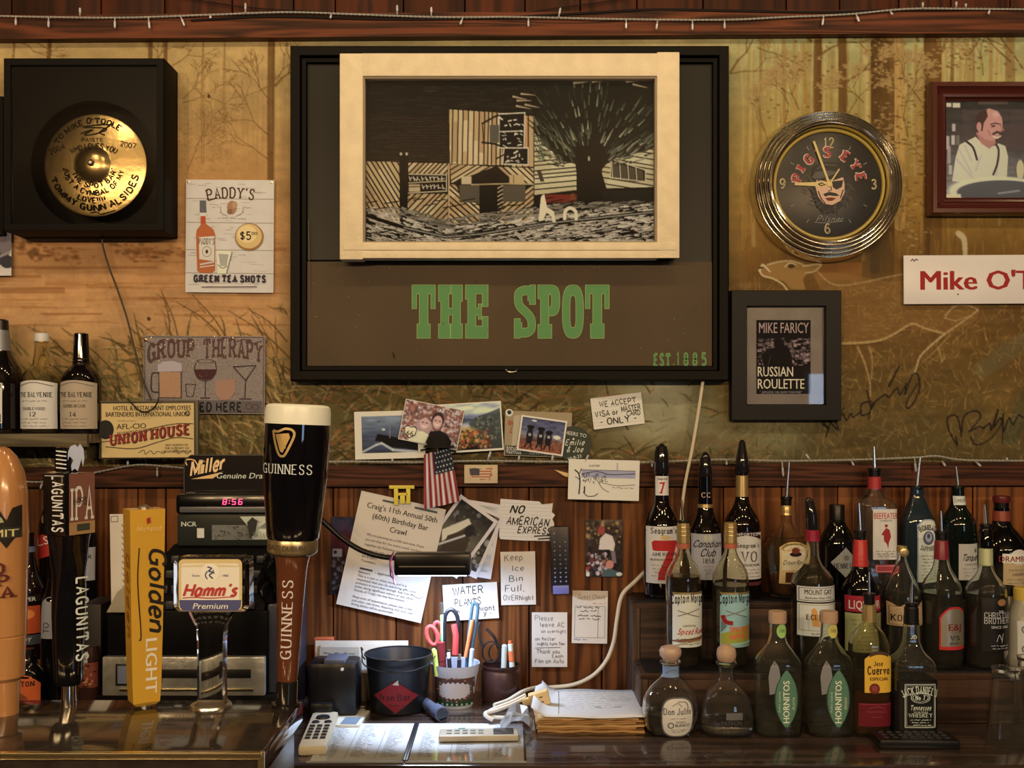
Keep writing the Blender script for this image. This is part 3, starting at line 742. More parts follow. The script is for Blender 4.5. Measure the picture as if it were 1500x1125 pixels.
for cx_, cy_, sx, sy, n in ((1185, 100, 26, 12, 60), (1295, 98, 16, 20, 60), (1345, 150, 20, 30, 110), (1290, 185, 24, 14, 90), (1340, 220, 24, 50, 220), (1440, 85, 34, 16, 130), (1255, 62, 50, 6, 50), (1400, 90, 14, 12, 60), (1300, 165, 14, 10, 60), (1150, 165, 30, 10, 60), (1340, 330, 14, 40, 120)):
    for _ in range(int(n * .55)): R.ell(cx_ + rs.gauss(0, sx), cy_ + rs.gauss(0, sy), rs.uniform(2, 5), rs.uniform(1, 2.2), rs.choice([(92, 62, 24), (150, 118, 62), (164, 132, 74), (98, 66, 26)]), .6, .4)
for _ in range(420):
    x, y = rs.uniform(1075, 1640), rs.uniform(230, 420); R.line([(x, y), (x + rs.uniform(-4, 4), y + rs.uniform(10, 34))], rs.uniform(1.5, 3), rs.choice([(100, 66, 24), (160, 116, 48), (128, 86, 34), (86, 56, 20)]), .35, 1)
R.ell(1282, 360, 26, 60, (78, 56, 26), .75, .6)
R.rect(1195, 385, 1262, 410, (146, 88, 36), .45)
# --- right: grass
for _ in range(260):
    x, y = rs.uniform(1060, 1640), rs.uniform(405, 690); R.ell(x, y, rs.uniform(12, 40), rs.uniform(4, 12), rs.choice([(74, 50, 20), (134, 98, 46), (92, 66, 28), (120, 84, 36)]), .3, .8)
for _ in range(2600):
    x, y = rs.uniform(1060, 1640), rs.uniform(420, 692); a = rs.gauss(-1.57, .9); l_ = rs.uniform(5, 20)
    c = rs.choice([(150, 108, 48), (132, 92, 40), (92, 64, 26), (74, 54, 24), (166, 126, 62), (124, 98, 48)]) if y < 600 else rs.choice([(76, 62, 28), (104, 86, 42), (132, 106, 54), (66, 52, 24), (150, 122, 66)])
    R.line([(x, y), (x + l_ * math.cos(a), y + l_ * math.sin(a))], rs.uniform(1.2, 2.6), c, .5, .7)
for x0, y0, x1, y1, c in ((1235, 470, 1340, 505, (104, 70, 30)), (1440, 540, 1500, 500, (96, 96, 60)), (1480, 640, 1520, 560, (52, 60, 36))): R.line([(x0, y0), (x1, y1)], 26, c, .3)
# --- the deer
dl = (186, 158, 98); dk = (104, 70, 28); bd = (140, 100, 46)
R.poly([(1190, 400), (1230, 400), (1300, 412), (1420, 408), (1440, 430), (1432, 470), (1385, 492), (1330, 478), (1290, 498), (1240, 506), (1226, 470)], (128, 88, 38), .55)
R.poly([(1112, 396), (1116, 388), (1124, 388), (1138, 384), (1158, 382), (1176, 386), (1190, 390), (1203, 387), (1196, 396), (1182, 400), (1176, 410), (1180, 424), (1160, 424), (1148, 412), (1130, 408), (1116, 404)], bd, .9)
R.line([(1124, 388), (1138, 384), (1158, 382), (1176, 387)], 2, dl, .9, 1.5, True); R.line([(1176, 390), (1190, 388), (1203, 387), (1194, 397), (1180, 400)], 2.2, dl, .9, 1.5, True)
R.line([(1112, 396), (1118, 404), (1132, 408), (1146, 416), (1154, 426)], 2.4, dl, .95, 2, True); R.line([(1113, 397), (1117, 388), (1122, 392), (1128, 398)], 2.6, (190, 166, 108), .95, 2, True)
R.ell(1159, 390, 6, 3.6, (60, 40, 16), .95, .3); R.line([(1150, 391), (1157, 385), (1167, 388)], 1.6, (200, 176, 116), .9, 1, True); R.ell(1115, 392, 3, 2, (60, 40, 18), .9)
R.line([(1196, 396), (1215, 414), (1235, 418), (1262, 414), (1300, 406), (1330, 400)], 2.2, (164, 132, 76), .6, 2, True)
R.line([(1234, 503), (1262, 502), (1290, 498), (1312, 488), (1336, 474), (1352, 480), (1384, 489)], 3.4, (170, 134, 74), .9, 2.5, True)
R.line([(1234, 506), (1262, 506), (1292, 502)], 2, (84, 54, 20), .7)
R.line([(1384, 489), (1366, 504), (1348, 522), (1342, 540), (1338, 548)], 3, (176, 146, 88), .85, 2, True); R.line([(1390, 492), (1372, 512), (1352, 530)], 2.4, (150, 112, 58), .8, 1.4, True)
R.line([(1384, 489), (1400, 478), (1428, 458), (1430, 452), (1404, 446), (1384, 462)], 2.4, (172, 140, 82), .8, 2, True); R.line([(1395, 450), (1384, 466), (1400, 470), (1424, 462)], 2, (160, 124, 68), .8)
R.line([(1374, 508), (1380, 530), (1386, 520)], 2.2, (160, 126, 70), .8, 1.4); R.line([(1256, 508), (1266, 530), (1274, 560), (1275, 580)], 3, (168, 132, 72), .7, 2, True); R.line([(1274, 508), (1278, 530), (1276, 556)], 3, (160, 124, 66), .6, 2, True)
R.line([(1404, 342), (1412, 350), (1414, 372)], 9, (176, 150, 98), .9, 7, True); R.line([(1400, 345), (1396, 372)], 1.6, (84, 58, 24), .8)
for _ in range(300):
    x, y = rs.uniform(1235, 1420), rs.uniform(412, 500)
    if y > 505 - (x - 1235) * .12: continue
    R.line([(x, y), (x + rs.uniform(4, 9), y + rs.uniform(-3, 5))], 1.4, rs.choice([(164, 122, 60), (106, 72, 30), (150, 108, 50)]), .4)
# --- autographs in black ink
ink = (26, 18, 14)
def sig(pts, w=2.2): R.line(pts, w, ink, .92, w * .8, True)
sig([(1203, 620), (1214, 628), (1206, 618), (1216, 616), (1210, 640)], 2.6); sig([(1216, 618), (1228, 630), (1224, 612), (1236, 598)], 2.4)
sig([(1224, 620), (1234, 606), (1240, 616), (1246, 606), (1250, 611), (1262, 602)]); sig([(1276, 588), (1262, 592), (1262, 608), (1274, 604), (1278, 590), (1272, 614)])
sig([(1270, 572), (1276, 598), (1282, 588)]); sig([(1280, 590), (1296, 578), (1302, 582), (1314, 568), (1318, 578), (1328, 562)]); sig([(1302, 566), (1317, 537)], 3)
sig([(1328, 562), (1326, 578), (1336, 550), (1345, 550), (1346, 574), (1332, 598), (1328, 590), (1344, 562)])
sig([(1400, 640), (1402, 652), (1390, 630), (1388, 612), (1402, 610), (1408, 636)]); sig([(1408, 640), (1412, 610), (1430, 602), (1436, 612), (1420, 632), (1434, 625), (1442, 628)])
sig([(1440, 628), (1450, 620), (1452, 630), (1462, 600), (1456, 626), (1466, 612), (1470, 632), (1478, 612), (1484, 622), (1492, 608), (1500, 612), (1512, 604)])
sig([(1422, 640), (1430, 652), (1452, 642), (1466, 622), (1470, 606), (1468, 650)], 1.8)
# knots and specks on the paper
for x, y in ((218, 467), (306, 141)): R.ell(x, y, 3, 3.4, (70, 44, 18), .9)
skip = lambda X, Y: (X > 452) & (X < 1042) & (Y > 88) & (Y < 528)
bend = lambda u, v, off: ((u - CX) * WD / F, WD - off, CZ - (v - CY) * WD / F)
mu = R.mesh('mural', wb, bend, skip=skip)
slab('wall_board', -3.6, 3.6, WD + .002, WD + .014, pz(705), pz(45), mat('hardboard', C(120, 90, 50), .8), wb)

# ================================================================ shelves, counter, risers
w_ct = wood('dark counter veneer', C(84, 60, 38), C(44, 30, 18), 'X', 1.5, .16, coat=.5, ray=6, knot=.6)
t = Thing('countertop', 'dark glossy wooden top of the back counter', 'counter', CX, CY, 1.0)
t.o.location = (0, 1.96, ZC)
MB().box((0, 0, -.02), (3.6, .48, .04), w_ct, .003).build('top', t.o)
MB().box((0, -.235, -.065), (3.56, .012, .05), mat('dark edge', C(20, 14, 10), .3)).build('apron', t.o)
t = Thing('bar_cabinet', 'dark wooden cabinet under the back counter', 'cabinet', CX, CY, 1.0)
t.o.location = (0, 1.98, 0)
w_cab = wood('cabinet wood', C(60, 36, 20), C(30, 17, 9), 'Z', 1, .4)
MB().box((0, 0, (ZC - .09) / 2), (3.5, .40, ZC - .09), w_cab, .003).build('carcass', t.o)
for i in range(6):
    dr = MB().box((-1.45 + i * .58, -.21, .47), (.54, .02, .78), w_cab, .004).build('door', t.o)
    MB().tube([(-1.25 + i * .58, -.222, .72), (-1.25 + i * .58, -.245, .73), (-1.25 + i * .58, -.245, .8), (-1.25 + i * .58, -.222, .81)], .004, mat('brass', C(190, 150, 70), .3, 1)).build('handle', dr)

w_ris = wood('riser wood', C(82, 52, 28), C(38, 23, 12), 'X', 1.4, .5, ray=6, spec=.2)
w_riv = wood('riser end wood', C(92, 62, 34), C(46, 28, 15), 'Z', 1.4, .5, ray=6, spec=.2)
m_lin = mat('black rubber liner', C(18, 15, 12), .45, bump=.6, bs=300)
def riser(name, label, d0, d1, xpx, z1, xr=1.75):
    """a step for bottles; its front at d0, its left end at the frame's xpx at distance d0"""
    x0 = pxx(xpx, d0); t = Thing(name, label, 'shelf', CX, CY, 1.0); t.o.location = (x0, d0, ZC)
    h = z1 - ZC; L_ = xr - x0
    MB().box((L_ / 2, .006, h / 2 - .006), (L_ - .03, .012, h - .014), w_ris, .001).build('front_board', t.o)
    MB().box((.007, (d1 - d0) / 2, h / 2 - .006), (.014, d1 - d0, h - .012), w_riv, .0015).build('end_board', t.o)
    MB().box((L_ / 2, (d1 - d0) / 2, h - .007), (L_, d1 - d0, .012), w_ris, .0015).build('tread', t.o)
    mb = MB(); mb.box((L_ / 2, (d1 - d0) / 2, h + .0003), (L_ - .02, d1 - d0 - .01, .0028), m_lin)
    mb.build('liner', t.o, label='black ribbed rubber liner')
    return t
ZB, ZM = ZC + .206, ZC + .094          # treads of the two risers
riser('bottle_riser', 'tall wooden riser behind, holding the back row of bottles', 2.078, 2.196, 927, ZB)
riser('bottle_riser', 'lower wooden riser in front, holding the middle row of bottles', 1.962, 2.074, 938, ZM)
ZB += .0017; ZM += .0017

t = Thing('wall_shelf', 'short wooden shelf on the wall carrying three whisky bottles', 'shelf', 70, 637, 2.1)
w_sh = wood('shelf wood', C(104, 84, 44), C(60, 46, 24), 'X', 1.3, .5)
SH_Z = pz(636, 2.09)
t.o.location = (pxx(133, 2.09), 2.145, SH_Z)
X0 = -1.75 - pxx(133, 2.09)
MB().box((X0 / 2, 0, -.009), (-X0, .108, .018), w_sh, .002).build('board', t.o)
MB().box(((X0 - .004) / 2, -.058, -.012), (-X0 - .004, .012, .026), w_sh, .0015).build('edge_strip', t.o)
for xx in (-.03, -.35):
    MB().prism([(xx - .012, -.018), (xx + .012, -.018), (xx + .012, -.05), (xx - .012, -.05)], -.03, .052, w_sh).build('bracket', t.o)

# ---- strings of fairy lights
m_wire = mat('pale wire', C(150, 136, 104), .5); m_wire2 = mat('black wire', C(18, 15, 12), .4)
m_peg = mat('unlit lamp', C(176, 166, 140), .25, spec=.8)
def wire(name, label, pts, d, r, mt, cat='cable', twist=0.0, up=()):
    x0, y0 = pts[0]; t = Thing(name, label, cat, x0, y0, d)
    q = catmull([(a, b) for a, b in pts], 12)
    mb = MB()
    if twist:
        n = 0; L_ = np.concatenate([[0], np.cumsum(np.hypot(*np.diff(q, axis=0).T))])
        xs = np.arange(0, L_[-1], 2.2); qx = np.interp(xs, L_, q[:, 0]); qy = np.interp(xs, L_, q[:, 1])
        for ph in (0, math.pi):
            mb.tube([t.a(a, b + math.sin(k * 1.1 + ph) * twist, math.cos(k * 1.1 + ph) * twist * t.s) for k, (a, b) in enumerate(zip(qx, qy))], r, mt, 5)
    else: mb.tube([t.a(a, b) for a, b in q], r, mt, 7)
    mb.build('wire' if twist else 'cord', t.o)
    return t
def peg(t, x, y, dx, ln_, mt=None, dy=-.003):
    mb = MB(); mt = mt or m_peg
    mb.tube([t.a(x, y, dy), t.a(x + dx * .4, y + ln_ * .4, dy)], .0016, m_wire, 6)
    mb.tube([t.a(x + dx * .4, y + ln_ * .4, dy), t.a(x + dx * .9, y + ln_ * .9, dy), t.a(x + dx, y + ln_, dy)], [.0024, .0022, .0006], mt, 6)
    mb.build('bulb', t.o)
t = wire('fairy_lights', 'string of tiny unlit fairy lights draped along the top beam', [(-60, 22), (60, 25), (180, 26), (300, 22), (420, 18), (520, 21), (640, 25), (760, 25), (900, 28), (1060, 29), (1150, 25), (1240, 21), (1330, 13), (1420, 13), (1560, 14)], 2.168, .0012, m_wire, 'lights', .8)
for x, y, dx, l_ in ((24, 25, 0, 13), (72, 26, 0, 15), (118, 24, 0, -12), (169, 26, 0, 16), (218, 26, 2, 17), (265, 24, 6, 15), (360, 20, 0, -15), (310, 23, -2, 5), (486, 21, -2, 7), (582, 22, 0, -14), (632, 24, 0, -13), (678, 27, -4, 10), (774, 26, 0, 14), (818, 27, 3, -15), (917, 30, 0, 13), (963, 31, -2, 13), (1014, 30, 0, 15), (1061, 30, 0, 13), (1206, 24, -2, 14), (1253, 21, 5, 12), (1303, 17, 4, 6), (1351, 13, 0, -9), (1400, 12, 0, -9), (1449, 14, -2, 8), (1414, 12, 0, -6)):
    peg(t, x, y, dx, l_)
wire('black_cable', 'thick black cable lying along the top of the beam', [(280, 30), (400, 24), (560, 28), (700, 27), (860, 19), (960, 14), (1080, 16), (1200, 18), (1320, 15), (1560, 12)], 2.172, .0024, m_wire2)
wire('black_cable', 'thin black wire sagging across the upper boards', [(250, -8), (320, 5), (400, 14), (480, 18), (560, 30), (640, 32), (720, 28), (800, 14), (900, 0), (940, -12)], 2.190, .0011, m_wire2)
t = wire('fairy_lights', 'string of tiny unlit fairy lights draped along the lower rail', [(0, 700), (60, 706), (140, 692), (200, 681), (250, 684), (300, 686), (420, 678), (520, 676), (600, 677), (700, 675), (800, 676), (930, 677), (1060, 673), (1150, 675), (1260, 673), (1340, 670), (1372, 668), (1420, 674), (1560, 675)], 2.172, .0012, m_wire, 'lights', .7)
for x, y, dx, l_ in ((64, 704, -4, 12), (188, 684, 0, -10), (231, 684, 0, 14), (575, 676, 0, -4), (714, 675, 5, -14), (759, 676, 2, -9), (808, 676, 2, -9), (857, 676, 5, -10), (904, 678, 0, 12), (955, 676, 0, 8), (1064, 674, 0, 7), (1145, 676, 2, 22), (1246, 674, 4, 8), (1186, 674, -6, -9), (1379, 675, 5, 8), (1428, 676, 8, 7), (1474, 675, 0, -5), (1339, 671, 2, 20)):
    peg(t, x, y, dx, l_)

# ================================================================ things hung on the wall
m_black = mat('black lacquer', C(5, 4, 3), .5, spec=.12)
m_blackm = mat('matt black', C(5, 4, 3), .7, spec=.08)
m_glass = mat('thin clear glass', (1, 1, 1), .0)
def glass_sheet():
    """a thin pane: clear, with the faint mirror of real glass"""
    if 'pane' in MATS: return MATS['pane']
    m = bpy.data.materials.new('pane'); m.use_nodes = True; nt = m.node_tree; nt.nodes.clear()
    o = nt.nodes.new('ShaderNodeOutputMaterial'); tr = nt.nodes.new('ShaderNodeBsdfTransparent'); gl = nt.nodes.new('ShaderNodeBsdfGlossy')
    gl.inputs['Roughness'].default_value = .02; mx = nt.nodes.new('ShaderNodeMixShader'); fr = nt.nodes.new('ShaderNodeFresnel'); fr.inputs[0].default_value = 1.5
    nt.links.new(fr.outputs[0], mx.inputs[0]); nt.links.new(tr.outputs[0], mx.inputs[1]); nt.links.new(gl.outputs[0], mx.inputs[2]); nt.links.new(mx.outputs[0], o.inputs[0])
    MATS['pane'] = m; return m
def frame4(t, u0, v0, u1, v1, w, y0, y1, mt, name='frame_bar', prof=None, bev=.0015):
    """four mitred bars; w in frame units, y0 front, y1 back"""
    s = t.s
    pr = prof or [(0, 1), (0, 0), (1, 0), (1, 1)]            # (across 0 outer..1 inner, 0 front..1 back)
    for k in range(4):
        A = [(u0, v0), (u1, v0), (u1, v1), (u0, v1)][k]; B = [(u1, v0), (u1, v1), (u0, v1), (u0, v0)][k]
        din = [(1, 1), (-1, 1), (-1, -1), (1, -1)]; a, b = din[k], din[(k + 1) % 4]
        vs = []
        for (q, dz) in pr:
            vs.append(t.p(A[0] + a[0] * w * q, A[1] + a[1] * w * q, y0 + (y1 - y0) * dz))
        for (q, dz) in pr:
            vs.append(t.p(B[0] + b[0] * w * q, B[1] + b[1] * w * q, y0 + (y1 - y0) * dz))
        n = len(pr)
        fs = [(i, i + 1, n + i + 1, n + i) for i in range(n - 1)] + [(n - 1, 0, n, 2 * n - 1), tuple(range(n))[::-1], tuple(range(n, 2 * n))]
        MB().add(vs, fs, mt).build(name, t.o, angle=50)

# ---- the big sign with the old sash window
t = Thing('framed_sign', 'huge black framed brown sign reading THE SPOT EST. 1885 in green slab letters', 'sign', 746.5, 312, 2.155)
frame4(t, -322, -246, 322, 246, 23, 0, .042, m_black, 'frame_bar', [(0, 1), (0, .12), (.1, 0), (.62, .02), (.72, .25), (.95, .3), (1, .45), (1, 1)])
m_b1 = mat('upper sign board', C(30, 26, 17), .38, spec=.2, var=.12, vs=5)
m_b2 = mat('lower sign board', C(74, 54, 29), .42, spec=.15, var=.16, vs=6)
t.box(-300, -226, 300, 69.5, .022, .030, m_b1).build('upper_board', t.o)
t.box(-300, 69.5, 300, 224, .019, .030, m_b2).build('lower_board', t.o)
D = Decal(t.surf(.0185), .0002)
gy, gg = flat(142, 150, 74), flat(84, 128, 58)
def big(ch, x0, x1, y0, y1, mt, g=0.0):
    """one heavy slab capital"""
    W = x1 - x0; H = y1 - y0; X = lambda a: x0 + a * W; Y = lambda b: y0 + b * H
    def bx(a, b, c, d): D.put([(X(a) - g, Y(b) - g), (X(c) + g, Y(b) - g), (X(c) + g, Y(d) + g), (X(a) - g, Y(d) + g)], [(0, 1, 2, 3)], mt)
    if ch == 'T':
        bx(0, 0, 1, .16); bx(0, .1, .17, .44); bx(.83, .1, 1, .44); bx(.32, .1, .68, .9); bx(.22, .74, .78, 1)
    if ch == 'H':
        bx(0, 0, .5, .16); bx(.54, 0, 1, .16); bx(.1, .1, .42, .9); bx(.6, .1, .92, .9); bx(0, .74, .48, 1); bx(.53, .74, 1, 1); bx(.4, .44, .62, .56); bx(0, 0, .42, .3); bx(.6, 0, 1, .3)
    if ch == 'E':
        bx(0, 0, 1, .16); bx(.1, .1, .44, .9); bx(0, 0, .44, .26); bx(0, .74, .44, 1); bx(0, .78, 1, 1); bx(.76, .1, 1, .4); bx(.76, .6, 1, .9); bx(.4, .44, .7, .56); bx(.58, .36, .7, .64)
    if ch == 'P':
        bx(0, 0, .55, .17); bx(.12, .1, .48, .9); bx(0, 0, .48, .25); bx(0, .75, .62, 1)
        A = np.linspace(-math.pi / 2, math.pi / 2, 14)
        o = [(X(.5 + .5 * abs(math.cos(a)) ** .6 + 0) + g * math.cos(a), Y(.29 + .29 * math.copysign(abs(math.sin(a)) ** .7, math.sin(a))) + g * math.sin(a)) for a in A]
        q = [(X(.5 + .14 * abs(math.cos(a)) ** .6) - g * math.cos(a), Y(.29 + .14 * math.sin(a)) - g * math.sin(a)) for a in A]
        n = len(A); D.put(o + q, [(i, i + 1, n + i + 1, n + i) for i in range(n - 1)], mt)
    if ch == 'O':
        A = np.linspace(0, 2 * math.pi, 36, endpoint=False)
        se = lambda a, rx, ry, e: (math.copysign(abs(math.cos(a)) ** e, math.cos(a)) * rx, math.copysign(abs(math.sin(a)) ** e, math.sin(a)) * ry)
        o = [(X(.5) + se(a, W / 2 + g, H / 2 + g, .72)[0], Y(.5) + se(a, W / 2 + g, H / 2 + g, .72)[1]) for a in A]
        q = [(X(.5) + se(a, W * .16 - g, H * .31 - g, .6)[0], Y(.5) + se(a, W * .16 - g, H * .31 - g, .6)[1]) for a in A]
        n = len(A); D.put(o + q, [(i, (i + 1) % n, n + (i + 1) % n, n + i) for i in range(n)], mt)
    if ch == 'S':
        c = [(.83, .30), (.8, .14), (.5, .1), (.2, .16), (.19, .32), (.3, .42), (.62, .54), (.81, .66), (.8, .84), (.5, .9), (.2, .86), (.17, .70)]
        L, Rr = ribbon(catmull([(X(a), Y(b)) for a, b in c], 5), W * .34 + 2 * g, H * .165 + 2 * g); n = len(L)
        D.put(np.vstack([L, Rr]), [(i, i + 1, n + i + 1, n + i) for i in range(n - 1)], mt)
        bx(.74, 0, 1, .36); bx(0, .64, .26, 1)
k = lambda x: x - t.x
for ps in (0, 1):
    for ch, a, b in (('T', 602, 637), ('H', 641, 677), ('E', 681, 715), ('S', 753, 785), ('P', 788, 821), ('O', 824, 856), ('T', 858, 894)):
        big(ch, k(a) + .8, k(b) - .8, 416 - t.y, 494 - t.y, (gy, gg)[ps], (.9, 0)[ps])
    D.up(); D.up()
D.build('lettering', t.o); D = Decal(t.surf(.0185), .0002)
for ps, (c, th) in enumerate(((gy, .30), (gg, .22))):
    D.text('EST', k(973), 535 - t.y, 17, c, 25, 's', th, contrast=.7, serif=1.2); D.ell(k(989), 533 - t.y, 1.2 + ps * -.3, 1.2 - ps * .3, c, 8); D.text('1885', k(1016), 534 - t.y, 17, c, 45, 'g', th * .8, sp=3.4)
D.build('lettering', t.o)
D = Decal(t.surf(.0185), .0003)
for _ in range(46):
    u, v = random.uniform(-295, 295), random.uniform(75, 220); D.ell(u, v, random.uniform(.4, .9), random.uniform(.4, .9), flat(140, 120, 80) if random.random() < .5 else flat(34, 24, 14), 6)
D.line([(-172, 203), (-170, 212)], 1.2, flat(20, 14, 8)); D.line([(k(450), 431 - t.y - 110), (k(452), 500 - t.y - 60)], .8, flat(96, 80, 54))
D.build('paint_specks', t.o)
MB().tube([t.a(741, 541, -.003), t.a(743, 544, -.006), t.a(749, 545.5, -.007), t.a(756, 544, -.006), t.a(757.5, 541, -.003)], .0008, mat('steel', (.6, .58, .54), .3, 1), 6).build('hanging_hook', t.o)
t.box(-300, 66.5, -249, 68, .0165, .022, m_blackm).build('seam_strip', t.o)

# ---- the sash with the linocut
m_cream = mat('old cream paint', C(214, 180, 118), .5, var=.10, vs=30, bump=.5, bs=160)
t = Thing('sash_window', 'old cream painted sash window frame glazed over a black linocut of the bar', 'picture', 746.5, 229, 2.118)
s = t.s
t.box(-249, -151, -215, 151, 0, .036, m_cream, .002).build('left_stile', t.o)
t.box(216, -153, 249, 149, 0, .036, m_cream, .002).build('right_stile', t.o)
t.box(-216, -151.5, 217, -118, .0008, .036, m_cream, .002).build('top_rail', t.o)
mb = t.box(-244, 126, 244, 137.5, -.0015, .036, m_cream, .0015); t.box(-244, 137.5, 244, 149, .0005, .036, m_cream, .0015, mb); mb.build('bottom_rail', t.o)
frame4(t, -216, -119, 217, 127, 3.4, .006, .03, mat('glazing bead', C(140, 112, 70), .5), 'glazing_bead')
# linocut
A = Ras(530, 111, 962, 357, 1.0, (20, 17, 10))
cr = [(196, 168, 112), (184, 148, 92), (204, 176, 118), (172, 138, 86), (190, 160, 100)]
rs = random.Random(5)
for _ in range(330):   # scratches of the sky
    x, y = rs.uniform(532, 780), rs.uniform(116, 232)
    A.line([(x, y), (x + rs.uniform(6, 22), y + rs.uniform(-1.5, 1.5))], 1, rs.choice([(44, 38, 24), (58, 46, 28), (34, 28, 18)]), .7)
for i in range(16):
    y = 168 + i * 4.2
    x = 536 + rs.uniform(0, 60)
    while x < 655:
        l_ = rs.uniform(8, 26); A.line([(x, y), (x + l_, y + rs.uniform(-.6, .6))], 1.2, (56, 38, 24), .8); x += l_ + 4
def planks(poly, ang, w, gap, cols, cross=0.0):
    """bright strokes clipped to a polygon"""
    p = np.array(poly, float); c = p.mean(0); R_ = max(np.hypot(*(p - c).T)) + 6; d = np.array([math.cos(ang), math.sin(ang)]); nn = np.array([-d[1], d[0]])
    B = Ras(A.x0, A.y0, A.x1, A.y1, 1, (0, 0, 0)); M = Ras(A.x0, A.y0, A.x1, A.y1, 1, (0, 0, 0)); msk = Ras(A.x0, A.y0, A.x1, A.y1, 1, (0, 0, 0)); msk.poly(poly, (1, 1, 1))
    o = -R_
    while o < R_:
        ww = w * rs.uniform(.7, 1.35); q = -R_
        while q < R_:
            l_ = rs.uniform(26, 80) if cross else 2 * R_
            a = c + nn * (o + ww / 2) + d * q; b = c + nn * (o + ww / 2) + d * (q + l_ - 1.6)
            M.line([a, b], ww, (1, 1, 1)); B.line([a, b], ww + 2, rs.choice(cols)); q += l_
        o += ww + gap
    m = M.a * msk.a; A.a = A.a * (1 - m) + B.a * m
planks([(657, 155), (748, 161), (749, 238), (658, 236)], math.pi / 2 + .02, 5, 1.7, cr, 1)
planks([(750, 163), (782, 165), (783, 240), (750, 240)], math.pi / 2, 6, 1.7, [(190, 140, 84)] + cr)
planks([(533, 232), (583, 233), (584, 330), (560, 318), (533, 300)], 1.02, 4.4, 1.9, cr, 1)
planks([(596, 234), (655, 235), (655, 252), (594, 252)], -.8, 4.2, 1.9, cr)
planks([(594, 280), (655, 280), (655, 324), (620, 320), (596, 308)], -.8, 4.2, 2, cr, 1)
planks([(658, 236), (724, 240), (660, 264)], -.55, 4.2, 1.8, cr); planks([(726, 240), (782, 242), (782, 266), (760, 266)], .75, 4.2, 1.9, cr)
planks([(657, 266), (668, 266), (674, 290), (702, 294), (702, 325), (657, 324)], .72, 4.2, 2, cr, 1)
planks([(736, 292), (782, 268), (782, 322), (734, 326)], -.7, 4.0, 2, cr, 1)
for q in ([(556, 240), (596, 240), (596, 236)],): pass
A.rect(655.5, 235, 657.5, 330, (190, 156, 100)); A.line([(596, 234), (596, 236)], 1, (0, 0, 0))
# street sign box BAR / BUFFET-like board
A.rect(594, 251, 654, 279, (16, 12, 8)); 
for a, b in (((595, 251), (653, 252)), ((595, 251), (594, 279)), ((594, 279), (653, 276)), ((653, 252), (653, 276))): A.line([a, b], 1.6, (200, 178, 124))
A.rect(597, 266, 614, 277, (190, 164, 110)); A.line([(597, 270), (614, 269)], 1.2, (20, 15, 8)); A.line([(597, 264), (652, 261)], 1.6, (190, 164, 110))
for j, (y0, x0) in enumerate(((258, 598), (270, 617))):
    for i in range(9 if j == 0 else 6):
        x = x0 + i * 6
        A.line([(x, y0 - 3), (x + rs.uniform(-1, 2), y0 + 2.5)], 1.4, (214, 196, 150)); A.line([(x + 1, y0 - 2 + rs.uniform(0, 4)), (x + 4, y0 + rs.uniform(-3, 3))], 1.2, (214, 196, 150))
# pole, windows, door, awning
A.poly([(583, 222), (597, 222), (595, 320), (600, 330), (596, 336), (584, 334), (582, 326), (585, 316)], (14, 12, 8))
A.ell(585.5, 221, 2.4, 3, (190, 176, 130), 1, .4); A.ell(594, 221, 2.4, 3, (190, 176, 130), 1, .4)
A.rect(672, 267, 702, 293, (84, 74, 52)); A.rect(736, 267, 770, 292, (84, 74, 52)); A.rect(702, 264, 728, 325, (14, 12, 8)); A.rect(675, 254, 690, 266, (196, 172, 120)); A.rect(746, 252, 768, 266, (186, 156, 98)); A.rect(752, 252, 753, 266, (90, 70, 40))
A.poly([(712, 262), (714, 250), (722, 248), (732, 254), (730, 262)], (16, 12, 8)); A.line([(690, 266.5), (744, 265), (782, 266)], 2, (176, 148, 96)); A.line([(728, 270), (728, 325)], 1.4, (16, 12, 8))
for i in range(9): A.line([(729, 272 + i * 6), (736, 268 + i * 6)], 1.6, (196, 168, 114))
A.rect(740, 308, 752, 320, (30, 22, 12)); 
for a, b in (((741, 310), (752, 309)), ((741, 314), (752, 313)), ((741, 318), (752, 317))): A.line([a, b], 1.6, (200, 176, 120))
# hanging signs
A.rect(731, 162, 769, 212, (14, 12, 10)); A.rect(736, 213, 774, 237, (14, 12, 10))
for a, b in (((731, 162), (769, 160)), ((731, 162), (731, 212)), ((731, 188), (766, 187)), ((732, 212), (774, 212)), ((769, 160), (768, 212)), ((774, 212), (774, 238)), ((738, 236), (774, 237)), ((738, 213), (736, 236))): A.line([a, b], 1.7, (212, 200, 158))
for _ in range(34): 
    x, y = rs.uniform(734, 766), rs.uniform(166, 210) if rs.random() < .6 else rs.uniform(216, 234); A.line([(x, y), (x + rs.uniform(-6, 6), y + rs.uniform(-4, 4))], rs.uniform(1, 2.6), (210, 198, 156))
A.rect(717, 178, 731, 204, (82, 78, 58)); A.line([(706, 176), (724, 166), (730, 164)], 2.6, (14, 10, 6)); A.line([(706, 204), (724, 206), (732, 209)], 2.6, (14, 10, 6)); A.line([(706, 176), (708, 204)], 1.2, (14, 10, 6)); A.line([(727, 228), (738, 222)], 2, (10, 8, 6))
